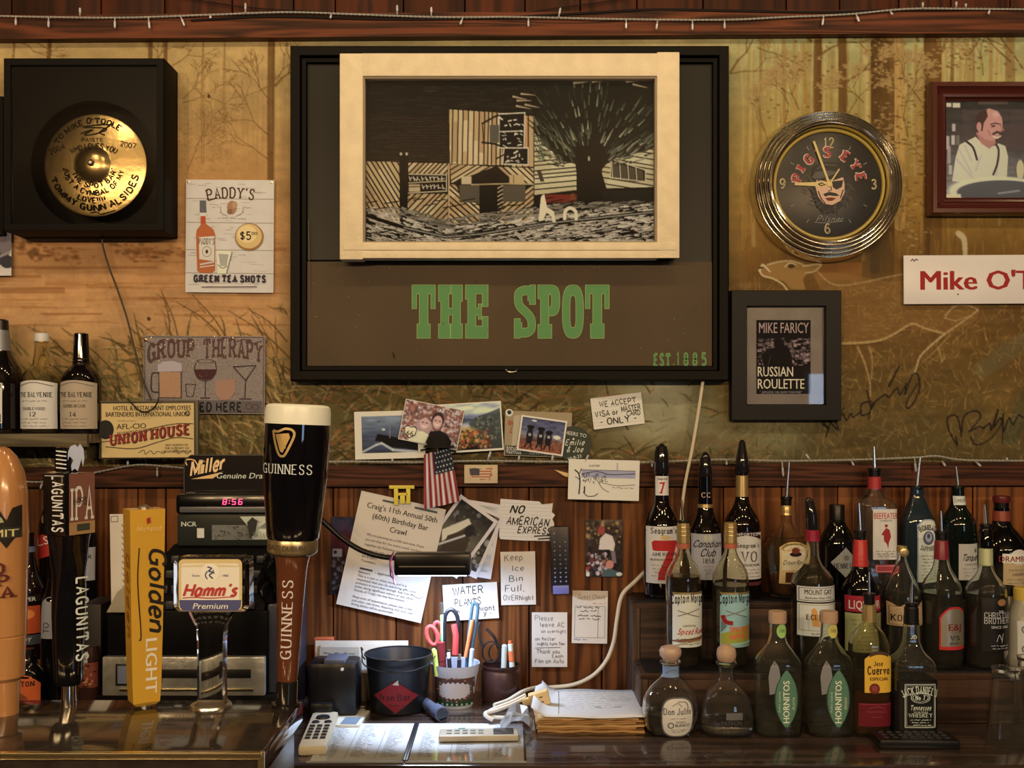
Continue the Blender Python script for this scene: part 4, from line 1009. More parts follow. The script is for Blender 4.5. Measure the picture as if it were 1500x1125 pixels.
# clapboard houses and the tree
planks([(783, 190), (800, 200), (816, 228), (844, 236), (848, 274), (783, 282)], -.09, 5.4, 1.7, [(196, 180, 124), (204, 188, 132), (190, 172, 116)], 1)
planks([(882, 246), (896, 228), (916, 226), (960, 212), (960, 270), (890, 272)], .16, 5.4, 1.6, [(196, 180, 124), (204, 188, 132), (190, 172, 116)], 1)
A.poly([(896, 230), (898, 228), (947, 245), (947, 262), (930, 262), (896, 256)], (24, 20, 12)); 
for i in range(4): A.poly([(899 + i * 12, 233 + i * 3.4), (908 + i * 12, 236 + i * 3.4), (909 + i * 12, 258 + i * .8), (900 + i * 12, 255 + i * .8)], (76, 66, 46)); A.line([(897.5 + i * 12, 231 + i * 3.4), (899 + i * 12, 256 + i)], 1.5, (200, 184, 130))
A.line([(896, 228), (948, 245), (948, 262), (896, 256), (896, 228)], 1.6, (200, 184, 130)); A.poly([(787, 246), (793, 246), (798, 262), (792, 262)], (64, 52, 36))
A.poly([(846, 357 - 68), (845, 225), (838, 200), (800, 190), (780, 120), (800, 111), (962, 111), (962, 205), (912, 222), (884, 240), (881, 280), (890, 292), (846, 292)], (22, 20, 12))
A.poly([(783, 190), (790, 150), (806, 112), (850, 111), (850, 236), (824, 232), (800, 206)], (22, 22, 13))
for _ in range(260):
    a = rs.uniform(-2.9, -.25); r0 = rs.uniform(40, 150); cx_, cy_ = 864, 250
    x, y = cx_ + r0 * math.cos(a) * .95, cy_ + r0 * math.sin(a) * .95
    if not (784 < x < 960 and 112 < y < 240): continue
    l_ = rs.uniform(8, 18); c = rs.choice([(58, 62, 38), (84, 88, 58), (120, 122, 88), (48, 52, 30), (96, 100, 62), (170, 160, 112)]) if rs.random() < .55 else (40, 42, 26)
    A.line([(x, y), (x + l_ * math.cos(a), y + l_ * math.sin(a))], rs.uniform(1.6, 3.2), c, .9, .8)
for _ in range(46):
    x, y = rs.uniform(786, 848), rs.uniform(176, 236)
    if y < 176 + (x - 786) * .2: continue
    A.line([(x, y), (x - 6, y - 12)], 2.6, rs.choice([(70, 78, 52), (96, 100, 68), (120, 112, 78), (58, 62, 40)]), .9, .9)
for _ in range(40):
    x = rs.uniform(890, 958); y = 232 - (x - 890) * .45 + rs.uniform(-14, 8); A.line([(x, y), (x + 9, y - 8)], 2.4, rs.choice([(96, 96, 70), (140, 132, 96), (70, 74, 50)]), .9, .9)
for x, y in ((752, 136), (758, 142), (764, 132), (770, 148), (757, 150), (842, 116), (870, 114), (920, 114), (930, 118)): A.line([(x, y), (x + 20, y + rs.uniform(-6, 5))], 3, (190, 160, 110), .9, .8)
A.poly([(845, 210), (886, 205), (882, 240), (881, 300), (846, 300)], (20, 17, 10)); A.ell(864, 228, 1.8, 4, (180, 170, 130), .9)
A.rect(800, 281, 846, 293, (116, 40, 26)); A.poly([(836, 281), (842, 279), (846, 292), (836, 292)], (112, 62, 30)); A.rect(884, 275, 961, 302, (28, 26, 18))
# ground: dashes of paving
for _ in range(1500):
    x, y = rs.uniform(532, 961), rs.uniform(292, 356); road = 332 - abs(x - 640) * (.12 if x > 640 else .35) 
    if y < road - 16 or (x < 600 and y < 300): continue
    up_ = y < road; sl = -.14 if x > 660 else .28
    l_ = rs.uniform(6, 15); c = rs.choice([(206, 192, 152), (190, 172, 134), (160, 146, 112)]) if not up_ else rs.choice([(120, 110, 84), (92, 84, 62), (150, 136, 104)])
    A.line([(x, y), (x + l_ / 2, y + l_ * sl * .5 + rs.uniform(-1.2, 1.2)), (x + l_, y + l_ * sl)], rs.uniform(1.4, 3), c, 1, 1)
for k_ in range(60):
    x = 532 + (k_ % 30) * 14.5; y = (296 if k_ < 30 else 340) + rs.uniform(-8, 8); A.line([(x, y), (x + 18, y - 3)], 1.6, (14, 12, 8), .8)
A.line([(534, 312), (590, 330), (652, 344), (700, 340), (800, 324), (961, 307)], 5, (14, 12, 8)); A.line([(590, 330), (652, 344), (700, 340), (800, 324), (961, 307)], 2, (150, 140, 108))
A.line([(756, 338), (774, 357)], 5, (176, 162, 126)); A.line([(712, 345), (722, 357)], 5, (176, 162, 126))
A.poly([(789, 320), (793, 284), (798, 280), (802, 300), (812, 306), (815, 322), (810, 322), (808, 312), (801, 308), (796, 320)], (222, 204, 160))
A.line([(828, 317), (829, 306), (836, 301), (844, 306), (845, 317)], 5, (222, 204, 160), 1, 5, True)
for a, b in (((944, 350), (950, 356)), ((950, 350), (944, 356)), ((952, 356), (955, 349)), ((955, 349), (958, 356))): A.line([a, b], 1.2, (190, 176, 136))
A.mesh('linocut_print', t.o, lambda u, v, off: ((u - 746.5) * s, .024, -(v - 229) * s))
t.box(-213, -117, 214, 126, .015, .0162, glass_sheet()).build('glass', t.o)

# ---- signed cymbal in its black shadow box
t = Thing('cymbal_shadow_box', 'deep black shadow box holding a bronze cymbal covered in black marker writing', 'display box', 122.5, 211.5, 2.11)
t.box(-117.5, -126.5, 117.5, 126.5, .080, .088, m_black).build('back_panel', t.o)
frame4(t, -117.5, -126.5, 117.5, 126.5, 11, 0, .082, mat('black stained wood', C(6, 5, 4), .5, spec=.12), 'frame_bar', [(0, 1), (0, .02), (.08, 0), (.9, 0), (1, .03), (1, 1)])
c0 = (130.2 - t.x, 236.4 - t.y)
m_br = mat('bronze', C(196, 150, 74), .27, 1.0, bump=.25, bs=60, var=.22, vs=26)
sc_ = t.s; rr = 76 * sc_
t.o['group'] = 'shadow boxes'; del t.o['group']
prof = [(.0, rr), (-.0012, rr)]
for i in range(24):
    r_ = rr * (1 - i / 25); prof.append((-.0012 - .010 * (1 - (r_ / rr) ** 2) - (.0004 if i % 2 else 0), r_))
prof = [(h, r) for h, r in prof if r > rr * .34] + [(-.0115, rr * .33), (-.017, rr * .27), (-.021, rr * .18), (-.023, rr * .08), (-.0232, .001)]
cy = MB().lathe([(h, r) for h, r in prof], m_br, 72, 'Y', (c0[0] * sc_, .034, -c0[1] * sc_)).build('cymbal', t.o)
MB().lathe([(.0, .007), (-.012, .007), (-.014, .0055), (-.016, .003)], mat('steel', (.6, .58, .54), .3, 1), 20, 'Y', (c0[0] * sc_, .022, -c0[1] * sc_)).build('wing_nut', cy)
MB().lathe([(.0, .018), (.02, .018)], m_blackm, 20, 'Y', (c0[0] * sc_, .034, -c0[1] * sc_)).build('felt', t.o)
def cys(u, v, off):
    r_ = math.hypot(u - c0[0], v - c0[1]) * sc_; q = np.interp(r_, [p[1] for p in prof][::-1], [p[0] for p in prof][::-1])
    return (u * sc_, .034 + q - .001 - off, -v * sc_)
D = Decal(cys); mk = mat('marker ink', (.004, .003, .003), .7, spec=.1)
def ctext(tx, r_, deg, h, inward=False, w=None):
    """words written round the cymbal, centred at clock angle deg (0 = top)"""
    def tf(X, Y):
        if not inward: a = X / r_ + math.radians(deg); q = r_ - Y; return q * np.sin(a), -q * np.cos(a)
        a = -X / r_ + math.radians(deg); q = r_ + Y; return q * np.sin(a), -q * np.cos(a)
    D.text(tx, c0[0], c0[1], h, mk, w, 'h', .19, tf=tf, jit=.45)
ctext('TO MIKE O\'TOOLE', 62, -12, 8, w=104); D.line([(c0[0] - 20, c0[1] - 46), (c0[0] - 2, c0[1] - 52), (c0[0] - 14, c0[1] - 44), (c0[0] + 4, c0[1] - 46), (c0[0] + 18, c0[1] - 54), (c0[0] - 18, c0[1] - 56), (c0[0] + 22, c0[1] - 60), (c0[0] + 8, c0[1] - 48), (c0[0] + 16, c0[1] - 44)], 1.4, mk, True)
D.text('PAISTE', c0[0] - 2, c0[1] - 34, 5, mk, 32, 'h', .12); D.text('WHO LOVES YOU', c0[0], c0[1] - 23, 8, mk, 68, 'h', .15, tf=arc_tf(80), jit=.3)
D.text('2004', c0[0] - 54, c0[1] - 20, 8, mk, 24, 'h', .13, rot=-24, jit=.3); D.text('2007', c0[0] + 50, c0[1] - 26, 7, mk, 22, 'h', .13, rot=8, jit=.3)
ctext('"THE SPOT BAR"', 35, 178, 7, True, 96); ctext('JUST A CYMBAL OF MY', 46, 182, 7, True, 130); ctext('LOVE!!!!', 56.5, 184, 7, True, 44)
ctext('TOMMY GUNN ALSIDES', 68, 178, 8.5, True, 176)
D.line([(c0[0] - 8, c0[1] + 71), (c0[0] + 4, c0[1] + 70), (c0[0] + 10, c0[1] + 73), (c0[0] + 30, c0[1] + 67)], 1.1, mk, True)
D.build('handwriting', cy)
n = 48; c0 = (136 - t.x, 240 - t.y); inn = [(c0[0] + 94 * math.cos(2 * math.pi * i / n), c0[1] + 94 * math.sin(2 * math.pi * i / n)) for i in range(n)]; out = []
for i in range(n):
    ca, sa = math.cos(2 * math.pi * i / n), math.sin(2 * math.pi * i / n); q = min([(107 * (1 if ca > 0 else -1) - c0[0]) / ca if abs(ca) > 1e-6 else 1e9, (116 * (1 if sa > 0 else -1) - c0[1]) / sa if abs(sa) > 1e-6 else 1e9]); out.append((c0[0] + ca * q, c0[1] + sa * q))
for cn in ((107, 116), (-107, 116), (-107, -116), (107, -116)): j = min(range(n), key=lambda i: math.hypot(out[i][0] - cn[0], out[i][1] - cn[1])); out[j] = cn
MB().add([t.p(a, b, y_) for y_ in (.007, .011) for L_ in (out, inn) for a, b in L_], [(i, (i + 1) % n, n + (i + 1) % n, n + i) for i in range(n)] + [(2 * n + i, 3 * n + i, 3 * n + (i + 1) % n, 2 * n + (i + 1) % n) for i in range(n)] + [(n + i, n + (i + 1) % n, 3 * n + (i + 1) % n, 3 * n + i) for i in range(n)], m_black).build('round_mat', t.o, angle=30)
t.box(-107, -116, 107, 116, .0045, .0057, glass_sheet()).build('glass', t.o)

t = Thing('framed_picture', 'edge of a black picture frame cut off at the left of the cymbal box', 'picture', -55, 242, 2.17)
frame4(t, -60, -101, 59, 101, 10, 0, .028, m_black); t.box(-51, -92, 50, 92, .015, .024, m_blackm).build('print', t.o)
t = Thing('photo_print', 'white bordered photo curling off the wall at the left picture edge', 'photo', -20, 350, 2.19)
A = Ras(-38, -56, 38, 54, 1, (206, 188, 158)); A.rect(-34, -52, 34, 38, (70, 62, 56)); A.ell(28, 0, 14, 26, (120, 104, 92)); A.line([(10, 30), (34, 20)], 4, (150, 128, 110)); A.ell(32, 34, 12, 10, (60, 56, 54))
A.mesh('print', t.o, lambda u, v, off: (u * t.s, -.004 * np.maximum(0, u / 38) ** 2, -v * t.s))

wire('power_cord', 'black cord hanging from under the cymbal box down to the plaque', [(152, 342), (150, 356), (160, 392), (172, 424), (186, 466), (197, 510), (208, 552), (219, 580), (223, 590)], 2.175, .0019, m_wire2)
wire('cord_loop', 'loop of black cord hooked over the top of the union plaque', [(187, 584), (194, 592), (203, 601), (214, 603), (224, 599), (231, 589), (232, 583)], 2.128, .0016, m_wire2)

# ---- Paddy's poster
t = Thing('whiskey_poster', 'white board poster for green tea shots at 5 dollars with an orange bottle', 'poster', 336.5, 346, 2.192, .4)
D = Decal(t.surf(), .0004)
t.box(-64.5, -82.5, 64.5, 82.5, 0, .0012, mat('poster card', C(200, 184, 152), .7, var=.06, vs=30)).build('card', t.o)
b1, b2, br_ = flat(150, 130, 100), flat(176, 158, 128), flat(74, 46, 28)
for v in (-55, -20, 20, 54): D.line([(-64, v), (64, v + .6)], 1, b1)
rp = random.Random(2)
for _ in range(70):
    u, v = rp.uniform(-62, 40), rp.uniform(-80, 80); D.line([(u, v), (u + rp.uniform(6, 22), v + rp.uniform(-1.5, 1.5))], .6, rp.choice([b1, b2]))
D.up(); D.text('PADDY\'S', 2, -56, 15, br_, 68, 's', .2, serif=1.3, tf=arc_tf(180), contrast=.6); D.line([(-32, -52), (-18, -56)], 2, br_)
D.ell(3, -42, 7, 10, flat(160, 112, 70)); D.ell(7, -46, 4, 5, flat(176, 130, 84)); D.ell(0, -36, 4, 4, flat(130, 90, 56))
for a in range(-60, 61, 20): D.line([(3 + 17 * math.sin(math.radians(a)) * s_, -42 + 14 * math.cos(math.radians(a))) for s_ in (1, 1.2)], 1, b1)
D.line([(-14, -44), (-12, -34), (-4, -30)], 1, b1, True); D.line([(20, -44), (18, -34), (10, -30)], 1, b1, True); scrib(D, -26, -16, -42, 2.5, b1, .6, 1); scrib(D, 22, 31, -42, 2.5, b1, .6, 2); scrib(D, -18, 24, -26, 2, b1, .6, 3); D.up()
D.poly([(-44, -52), (-35, -52), (-34, -34), (-44, -34)], flat(84, 86, 84)); D.poly([(-44, -34), (-34, -34), (-34, -29), (-44, -29)], flat(206, 190, 160))
D.poly([(-42.5, -29), (-35.5, -29), (-35, -18), (-24, -10), (-21, -2), (-21, 51), (-26, 54), (-43, 54), (-47, 51), (-49, -2), (-48, -9), (-42.5, -16)], flat(176, 92, 44)); D.poly([(-42, -29), (-35.5, -29), (-36, -18), (-42, -18)], flat(178, 70, 34))
D.poly([(-45, 2), (-22, 0), (-22, 37), (-44, 34)], flat(206, 190, 160)); D.text('PADDY\'S', -33, 12, 8, br_, 23, 's', .22); D.ell(-33, 23, 7, 8, b1, inner=.86); D.ell(-33, 23, 2, 3, br_); D.line([(-43, 42), (-22, 38)], 2.4, flat(196, 180, 148)); D.line([(-43, 46), (-22, 43)], 1.5, flat(206, 190, 160)); D.up()
D.poly([(-19, 22), (4, 23), (-4, 55), (-17, 55)], flat(216, 204, 176)); D.poly([(-16, 26), (-1, 27), (-4, 44), (-13, 44)], flat(160, 150, 120)); D.line([(4, 23), (-4, 54)], 1.2, flat(110, 104, 80)); D.line([(-17, 42), (-10, 47), (-3, 44)], 1.2, flat(110, 104, 80), True)
D.ell(29, 1, 21, 20, flat(150, 104, 50)); D.ell(28.5, 0, 19, 18, flat(206, 166, 92)); D.ell(26, -3, 14, 13, flat(222, 186, 112)); D.text('$5', 24, 5, 11, flat(30, 18, 14), 16, 'h', .17); D.text('00', 37, -2, 4, flat(30, 18, 14), 8, 'h', .2)
D.text('GREEN TEA SHOTS', 2, 67, 9, flat(46, 34, 40), 106, 's', .34, contrast=.8); D.line([(-40, 75), (41, 74)], 1.1, br_)
D.build('print', t.o)
for u, v in ((-61, -79), (61, -79)): MB().lathe([(0, .003), (-.0015, .0024), (-.002, .0008)], mat('steel', (.6, .58, .54), .3, 1), 10, 'Y', t.p(u, v)).build('tack', t.o)

# ---- Group Therapy tin sign
t = Thing('tin_sign', 'glittery grey tin sign reading GROUP THERAPY above drawings of drinks glasses', 'sign', 299, 549, 2.188, .3)
m_tin = mat('glittered tin', C(136, 116, 92), .5, .0, bump=1.0, bs=420, var=.3, vs=260)
t.box(-89, -57, 89, 57, 0, .0014, m_tin).build('plate', t.o)
D = Decal(t.surf(), .0004); dk_ = flat(88, 58, 44); ol = flat(62, 48, 40)
D.rect(-87, -55, 87, 55, .8, ol)
D.text('GROUP', -47, -26, 25, ol, 70, 's', .23, tf=lambda X, Y: (X, Y * (1 + .0 * X) + .0042 * X ** 2 - X * .10), contrast=.75)
D.text('THERAPY', 43, -26, 27, dk_, 86, 's', .23, tf=lambda X, Y: (X, Y + .0032 * X ** 2 + X * .07), contrast=.75)
D.text('GROUP', -47, -26, 25, dk_, 68, 's', .22, tf=lambda X, Y: (X, Y + .0042 * X ** 2 - X * .10), contrast=.7)
D.poly([(-66, -4), (-35, -4), (-34, 34), (-64, 34)], flat(168, 122, 78)); D.line([(-66, -8), (-66, 34), (-33, 34), (-33, -8)], 1.2, ol); D.poly([(-68, -14), (-60, -19), (-46, -20), (-33, -16), (-32, -5), (-68, -4)], flat(168, 150, 134)); D.line([(-66, -2), (-75, -2), (-77, 8), (-76, 24), (-66, 26)], 2, ol, True)
D.line([(-27, 14), (-25, 32), (-16, 32), (-12, 14), (-27, 14)], 1, ol); D.line([(-12, -18), (-14, -6), (-8, 6), (2, 9), (12, 5), (18, -6), (16, -20)], 1.2, ol, True); D.poly([(-14, -8), (18, -8), (16, 0), (10, 6), (2, 8), (-7, 6), (-12, 0)], flat(70, 34, 30)); D.ell(2, -20, 13, 3, ol, inner=.85)
D.line([(2, 9), (2, 34)], 1.2, ol); D.line([(-5, 34), (9, 34)], 1.6, ol); D.poly([(16, 8), (46, 6), (46, 24), (38, 36), (24, 37), (17, 28)], flat(160, 116, 82))
D.line([(43, -12), (76, -14), (61, 8), (43, -12)], 1.6, ol); D.line([(61, 8), (60, 34)], 1.4, ol); D.line([(52, 35), (70, 35)], 1.6, ol)
D.line([(-84, -49), (-70, -44), (-60, -52), (-44, -46), (-32, -52)], 1.2, dk_, True); D.line([(84, -50), (70, -46), (60, -52), (44, -48)], 1.2, dk_, True)
D.poly([(-85, 36), (85, 38), (85, 54), (-85, 54)], flat(96, 84, 72)); D.text('PRACTICED HERE', -8, 53, 12, flat(30, 24, 20), 130, 'g', .24); D.ell(66, 46, 5, 5, dk_, inner=.7); D.ell(76, 47, 5, 5, dk_, inner=.7)
D.build('print', t.o)
D = Decal(t.surf(), .0012); gl = mat('glitter', (.9, .8, .6), .12, 1.0)
for _ in range(420): 
    u, v = rp.uniform(-20, 87), rp.uniform(-57, 52)
    if rp.random() < .3: u = rp.uniform(-87, 0)
    q = rp.uniform(.3, .75); D.put([(u - q, v), (u, v - q), (u + q, v), (u, v + q)], [(0, 1, 2, 3)], gl)
o = D.build('glitter', t.o); o['kind'] = 'stuff'
MB().lathe([(0, .004), (-.002, .0034), (-.0034, .001)], mat('brass', C(190, 150, 70), .3, 1), 12, 'Y', t.p(-86, -51)).build('screw', t.o)

# ---- union plaque
t = Thing('union_plaque', 'cream and red union house plaque leaning behind the wall shelf', 'sign', 217, 629, 2.14, -.3)
t.box(-72, -42, 73, 43, 0, .012, mat('plaque edge', C(92, 76, 46), .5), .001).build('board', t.o)
D = Decal(t.surf(), .0004); k1, k2 = flat(46, 34, 22), flat(140, 44, 34)
D.grid(-68, -38, 67, 41, flat(206, 168, 96)); D.rect(-70, -40, 69, 42, 1, k1)
D.text('HOTEL & RESTAURANT EMPLOYEES', 6, -28, 7, k1, 114, 'b', bold=.035); D.text('BARTENDERS INTERNATIONAL UNION', -1, -19, 7, k1, 122, 'b', bold=.035)
scrib(D, -44, -18, -12.5, 1.4, k1, .5, 4); D.text('AFL-CIO', -24, -1, 8, k1, 44, 'b', bold=.01, rot=-2); D.text('RECOGNIZES THIS HOUSE AS A', -14, 4, 3.4, k1, 62, 'g', .16, rot=-7)
D.ell(58, -23, 4, 4, k1, inner=.7, n=12); D.ell(-62, 0, 12, 14, flat(40, 34, 26))
D.line([(-68, 18), (-40, 14), (0, 0), (40, -8), (66, -8)], 1, k1, True)
wv = lambda X, Y: (X, Y - 8 * np.sin(X / 62 * 1.3) * 1.0)
D.text('UNION HOUSE', 5, 15, 14.5, k1, 118, 's', .3, tf=wv, contrast=.7); D.text('UNION HOUSE', 4, 14.2, 14, k2, 117, 's', .24, tf=wv, contrast=.7)
D.line([(-62, 25), (-20, 28), (10, 20), (40, 12), (66, 14)], 1, k1, True)
for i, tx in enumerate(('AND WORTHY OF', 'THE SUPPORT OF', 'ORGANIZED LABOR')): D.text(tx, 42, 24.5 + i * 4.6, 3.2, k1, (33, 36, 44)[i], 'b')
D.line([(-14, 34), (-6, 30), (-4, 36), (4, 31), (8, 36), (14, 32), (22, 35), (26, 33)], .7, k1, True); D.line([(36, 34), (42, 30), (44, 36), (52, 31), (56, 36), (62, 32)], .7, k1, True)
D.build('print', t.o)

# ---- clock
t = Thing('wall_clock', 'round chrome ringed bar clock with black face and yellow hands', 'clock', 1208, 275, 2.198)
m_chr = mat('clock chrome', (.68, .66, .60), .09, 1.0)
s = t.s; R_ = 110 * s
pr = [(0, R_), (-.014, R_), (-.020, R_ * .985)]
for i in range(4):
    a = R_ * (.985 - i * .048); b = a - R_ * .048; z = -.020 - i * .0065
    for q in range(1, 7):
        an = math.pi * q / 6; pr.append((z - .0075 * math.sin(an) - .0065 * q / 6, a + (b - a) * q / 6))
pr += [(-.047, R_ * .775), (-.046, R_ * .755), (-.030, R_ * .745), (-.022, R_ * .74)]
MB().lathe(pr, m_chr, 96, 'Y').build('chrome_rings', t.o, angle=24)
f_ = -.030; ff = 2.198 / (2.198 + f_)
MB().lathe([(-.012, R_ * .76), (-.024, R_ * .745)], mat('dark reflector', (.05, .045, .04), .12, .8), 64, 'Y').build('reflector', t.o)
MB().lathe([(-.0275, .70 * R_ + .0035 * math.cos(a)) if False else (-.030 + .0038 * math.sin(a), .715 * R_ + .0038 * math.cos(a)) for a in np.linspace(0, 2 * math.pi, 11)], mat('unlit yellow neon', C(176, 138, 44), .3, spec=.8), 80, 'Y', cap=False).build('neon_tube', t.o)
MB().lathe([(-.024, R_ * .75), (-.0285, R_ * .69), (-.0285, .0001)], mat('clock face', C(40, 36, 28), .35), 64, 'Y').build('dial', t.o)
D = Decal(t.surf(-.0285), .0003); yl = flat(206, 178, 108); rd = flat(170, 66, 52); wt = flat(206, 184, 140)
K = 74.0
for h_ in range(12):
    a = math.radians(h_ * 30); 
    if h_ % 3: D.line([(K * .78 * math.sin(a), -K * .78 * math.cos(a)), (K * .86 * math.sin(a), -K * .86 * math.cos(a))], 1.1, flat(140, 128, 98))
for tx, u, v in (('12', 1, -54), ('3', 66, 6), ('6', -1, 70), ('9', -66, 5)): D.text(tx, u, v, 13, yl, 15 if tx == '12' else 8.5, 's', .2, contrast=.8); D.text(tx, u, v - .6, 11.6, flat(60, 50, 32), 12.6 if tx == '12' else 6.4, 'g', .06)
def ring_text(tx, r0, d0, dd, h, c, th, w):
    for i, ch in enumerate(tx):
        if ch == ' ': continue
        d_ = d0 + dd[i]; a = math.radians(d_)
        D.text(ch, r0 * math.sin(a), -r0 * math.cos(a), h, c, w * (.55 if ch == 'I' else .2 if ch == "'" else 1), 's' if ch != "'" else 'g', th, rot=d_, contrast=.75)
dd = [-76, -58, -37, -21, -1, 33, 56, 80]
ring_text("PIG'SEYE", 40, 0, dd, 13.6, wt, .36, 13); ring_text("PIG'SEYE", 40.6, 0, dd, 12.4, rd, .26, 11.6)
# bearded man with a cap and an eye patch
fg, fd, sk = flat(96, 86, 66), flat(62, 55, 42), flat(216, 168, 116)
D.poly([(-25, -14), (-22, -26), (-10, -32), (8, -32), (22, -26), (27, -12), (14, -16), (-4, -16), (-24, -10)], fd); D.poly([(-25, -10), (-20, -18), (0, -20), (20, -16), (24, -8), (0, -12), (-20, -6)], fg)
D.line([(-18, -22), (-6, -28), (10, -27)], 1.6, fg, True); D.poly([(22, -20), (32, -10), (30, 10), (24, 26), (10, 40), (-8, 42), (-18, 32), (-24, 16), (-28, 4), (-22, -4)], fd)
for _ in range(60):
    a = rp.uniform(-.4, 3.6); q = rp.uniform(20, 33); D.line([(q * math.cos(a), 8 + q * math.sin(a)), ((q + 5) * math.cos(a + .12), 8 + (q + 5) * math.sin(a + .12))], .8, fg)
D.up(); D.poly([(-18, -8), (-2, -6), (20, -10), (22, 0), (22, 12), (16, 24), (4, 30), (-8, 28), (-16, 18), (-20, 4)], sk)
D.poly([(4, -4), (20, -6), (18, 4), (10, 8), (5, 4)], fd); D.line([(-20, -8), (0, -4), (22, -12)], 1.6, fd); D.line([(-16, 0), (-11, -2), (-6, 1), (-12, 2), (-16, 0)], 1.6, fd); D.line([(-17, -5), (-10, -7), (-4, -4)], 1.6, fd, True)
D.line([(1, 0), (3, 8), (-2, 10)], 1.2, fd, True); D.poly([(-9, 14), (0, 11), (10, 13), (15, 17), (6, 17), (0, 16), (-6, 18)], fd); D.poly([(-6, 20), (2, 19), (10, 20), (4, 24), (-2, 24)], flat(120, 60, 40)); D.line([(-16, 10), (-12, 20), (-6, 28)], 1.6, fd, True); D.line([(20, 8), (16, 20)], 1.6, fd)
D.text('Pilsner', 0, 54, 8, flat(160, 146, 112), 38, 'g', .1, shear=.5, rot=1); D.line([(-22, 55), (-6, 56), (20, 53)], .8, flat(160, 146, 112), True)
D.build('print', t.o)
m_hand = mat('yellow hand', C(214, 178, 92), .4)
def hand(a, r0, r1, w0, w1, z, nm, back=0):
    ca, sa = math.sin(math.radians(a)), -math.cos(math.radians(a)); na, nb = -sa, ca
    q = [(-ca * back + na * w0, -sa * back + nb * w0), (ca * r1 + na * w1, sa * r1 + nb * w1), (ca * r1 - na * w1, sa * r1 - nb * w1), (-ca * back - na * w0, -sa * back - nb * w0)]
    MB().prism([(x * s, -y * s) for x, y in q], z, z - .0008, m_hand).build(nm, t.o, smooth=False)
hand(-89.5, 0, 50, 3.6, 1.8, -.0315, 'hour_hand'); hand(-20, 0, 66, 1.6, 1.6, -.0325, 'minute_hand'); hand(33, 0, 26, 1, 1, -.0332, 'second_hand', 0)
MB().lathe([(-.0285, .006), (-.0345, .0055), (-.035, .001)], m_hand, 16, 'Y').build('hub', t.o)
MB().lathe([(-.0415, R_ * .752), (-.0422, R_ * .5), (-.0424, .0001)], glass_sheet(), 64, 'Y', cap=False).build('glass', t.o)

# ---- framed book cover
t = Thing('framed_book_cover', 'black framed book cover reading MIKE FARICY RUSSIAN ROULETTE', 'picture', 1151, 520, 2.175)
frame4(t, -80, -95, 82, 96, 24, 0, .023, mat('satin black frame', C(14, 14, 13), .45, spec=.2), 'frame_bar', [(0, 1), (0, .15), (.05, 0), (.94, 0), (1, .2), (1, 1)])
t.box(-59, -74, 60, 75, .013, .020, mat('grey mat', C(112, 94, 70), .35, var=.25, vs=18)).build('mat_board', t.o)
A = Ras(-41, -52, 39, 57, .8, (20, 17, 16)); rs = random.Random(8)
for _ in range(260):
    x, y = rs.uniform(-40, 38), rs.uniform(-26, 14)
    A.rect(x, y, x + rs.uniform(2, 7), y + rs.uniform(1.5, 5), rs.choice([(150, 116, 96), (196, 160, 134), (84, 66, 60), (36, 30, 28), (60, 50, 50), (120, 96, 84)]), .8)
for y in (-18, -8, 2): A.rect(-40, y, 39, y + 1.4, (120, 96, 78), .8)
A.poly([(-30, 17), (-34, 0), (-26, -8), (-14, -12), (-16, -22), (-8, -26), (0, -22), (0, -12), (8, -8), (12, 4), (12, 17)], (20, 17, 16)); A.line([(-20, 0), (-24, 17)], 1, (70, 60, 56)); A.rect(-41, 15, 39, 57, (20, 18, 17))
A.mesh('book_cover', t.o, lambda u, v, off: (u * t.s, .0125, -v * t.s))
D = Decal(t.surf(.0125), .0005)
D.text('MIKE FARICY', -1, -33, 16, flat(190, 156, 124), 74, 'b', bold=.012); ww_ = flat(232, 212, 178)
D.text('RUSSIAN', -13, 31, 15, ww_, 54, 'b', bold=.02); D.text('ROULETTE', -5, 49, 15, ww_, 70, 'b', bold=.02); D.text('"...EXPLOSIVE...WILL BLOW YOUR MIND"', -5, 56, 3.5, flat(170, 156, 134), 62, 'b')
D.build('lettering', t.o)
t.box(-57, -72, 58, 73, .008, .009, glass_sheet()).build('glass', t.o)

# ---- framed portrait
t = Thing('framed_portrait', 'mahogany framed photo of a laughing balding man in white shirt and suspenders', 'picture', 1470, 215, 2.165)
m_mah = mat('mahogany', C(72, 28, 16), .22, coat=.4)
frame4(t, -105, -97, 105, 98, 26, 0, .033, m_mah, 'frame_bar', [(0, 1), (0, .15), (.08, 0), (.3, 0), (.36, .12), (.66, .3), (.72, .22), (.84, .25), (.9, .45), (1, .5), (1, 1)])
A = Ras(1391, 141, 1549, 290, 1.0, (58, 54, 44)); rs = random.Random(4)
A.gradv([(141, (52, 48, 38)), (200, (66, 62, 54)), (250, (110, 106, 94)), (290, (150, 150, 130))]); A.noise(.12, 9, 4)
for i in range(12): A.rect(1391 + rs.uniform(0, 150), 150 + rs.uniform(0, 70), 1391 + rs.uniform(0, 160), 152 + rs.uniform(0, 76), (88, 70, 60), .4)
A.rect(1391, 146, 1400, 152, (206, 196, 176)); A.rect(1402, 146, 1413, 153, (206, 196, 176)); A.rect(1440, 143, 1484, 148, (104, 84, 66), .8)
for x, y0, y1, c in ((1394, 195, 215, (196, 184, 160)), (1403, 177, 188, (200, 190, 168)), (1402, 194, 208, (210, 200, 174)), (1409, 194, 208, (120, 110, 92)), (1396, 210, 236, (170, 160, 140)), (1398, 238, 252, (190, 180, 160))): A.rect(x - 2, y0, x + 3, y1, c, .85)
sh = (206, 198, 172); sh2 = (176, 168, 142)
A.poly([(1401, 262), (1406, 228), (1412, 208), (1424, 202), (1436, 196), (1446, 206), (1462, 210), (1470, 206), (1480, 210), (1484, 226), (1482, 256), (1440, 266)], sh)
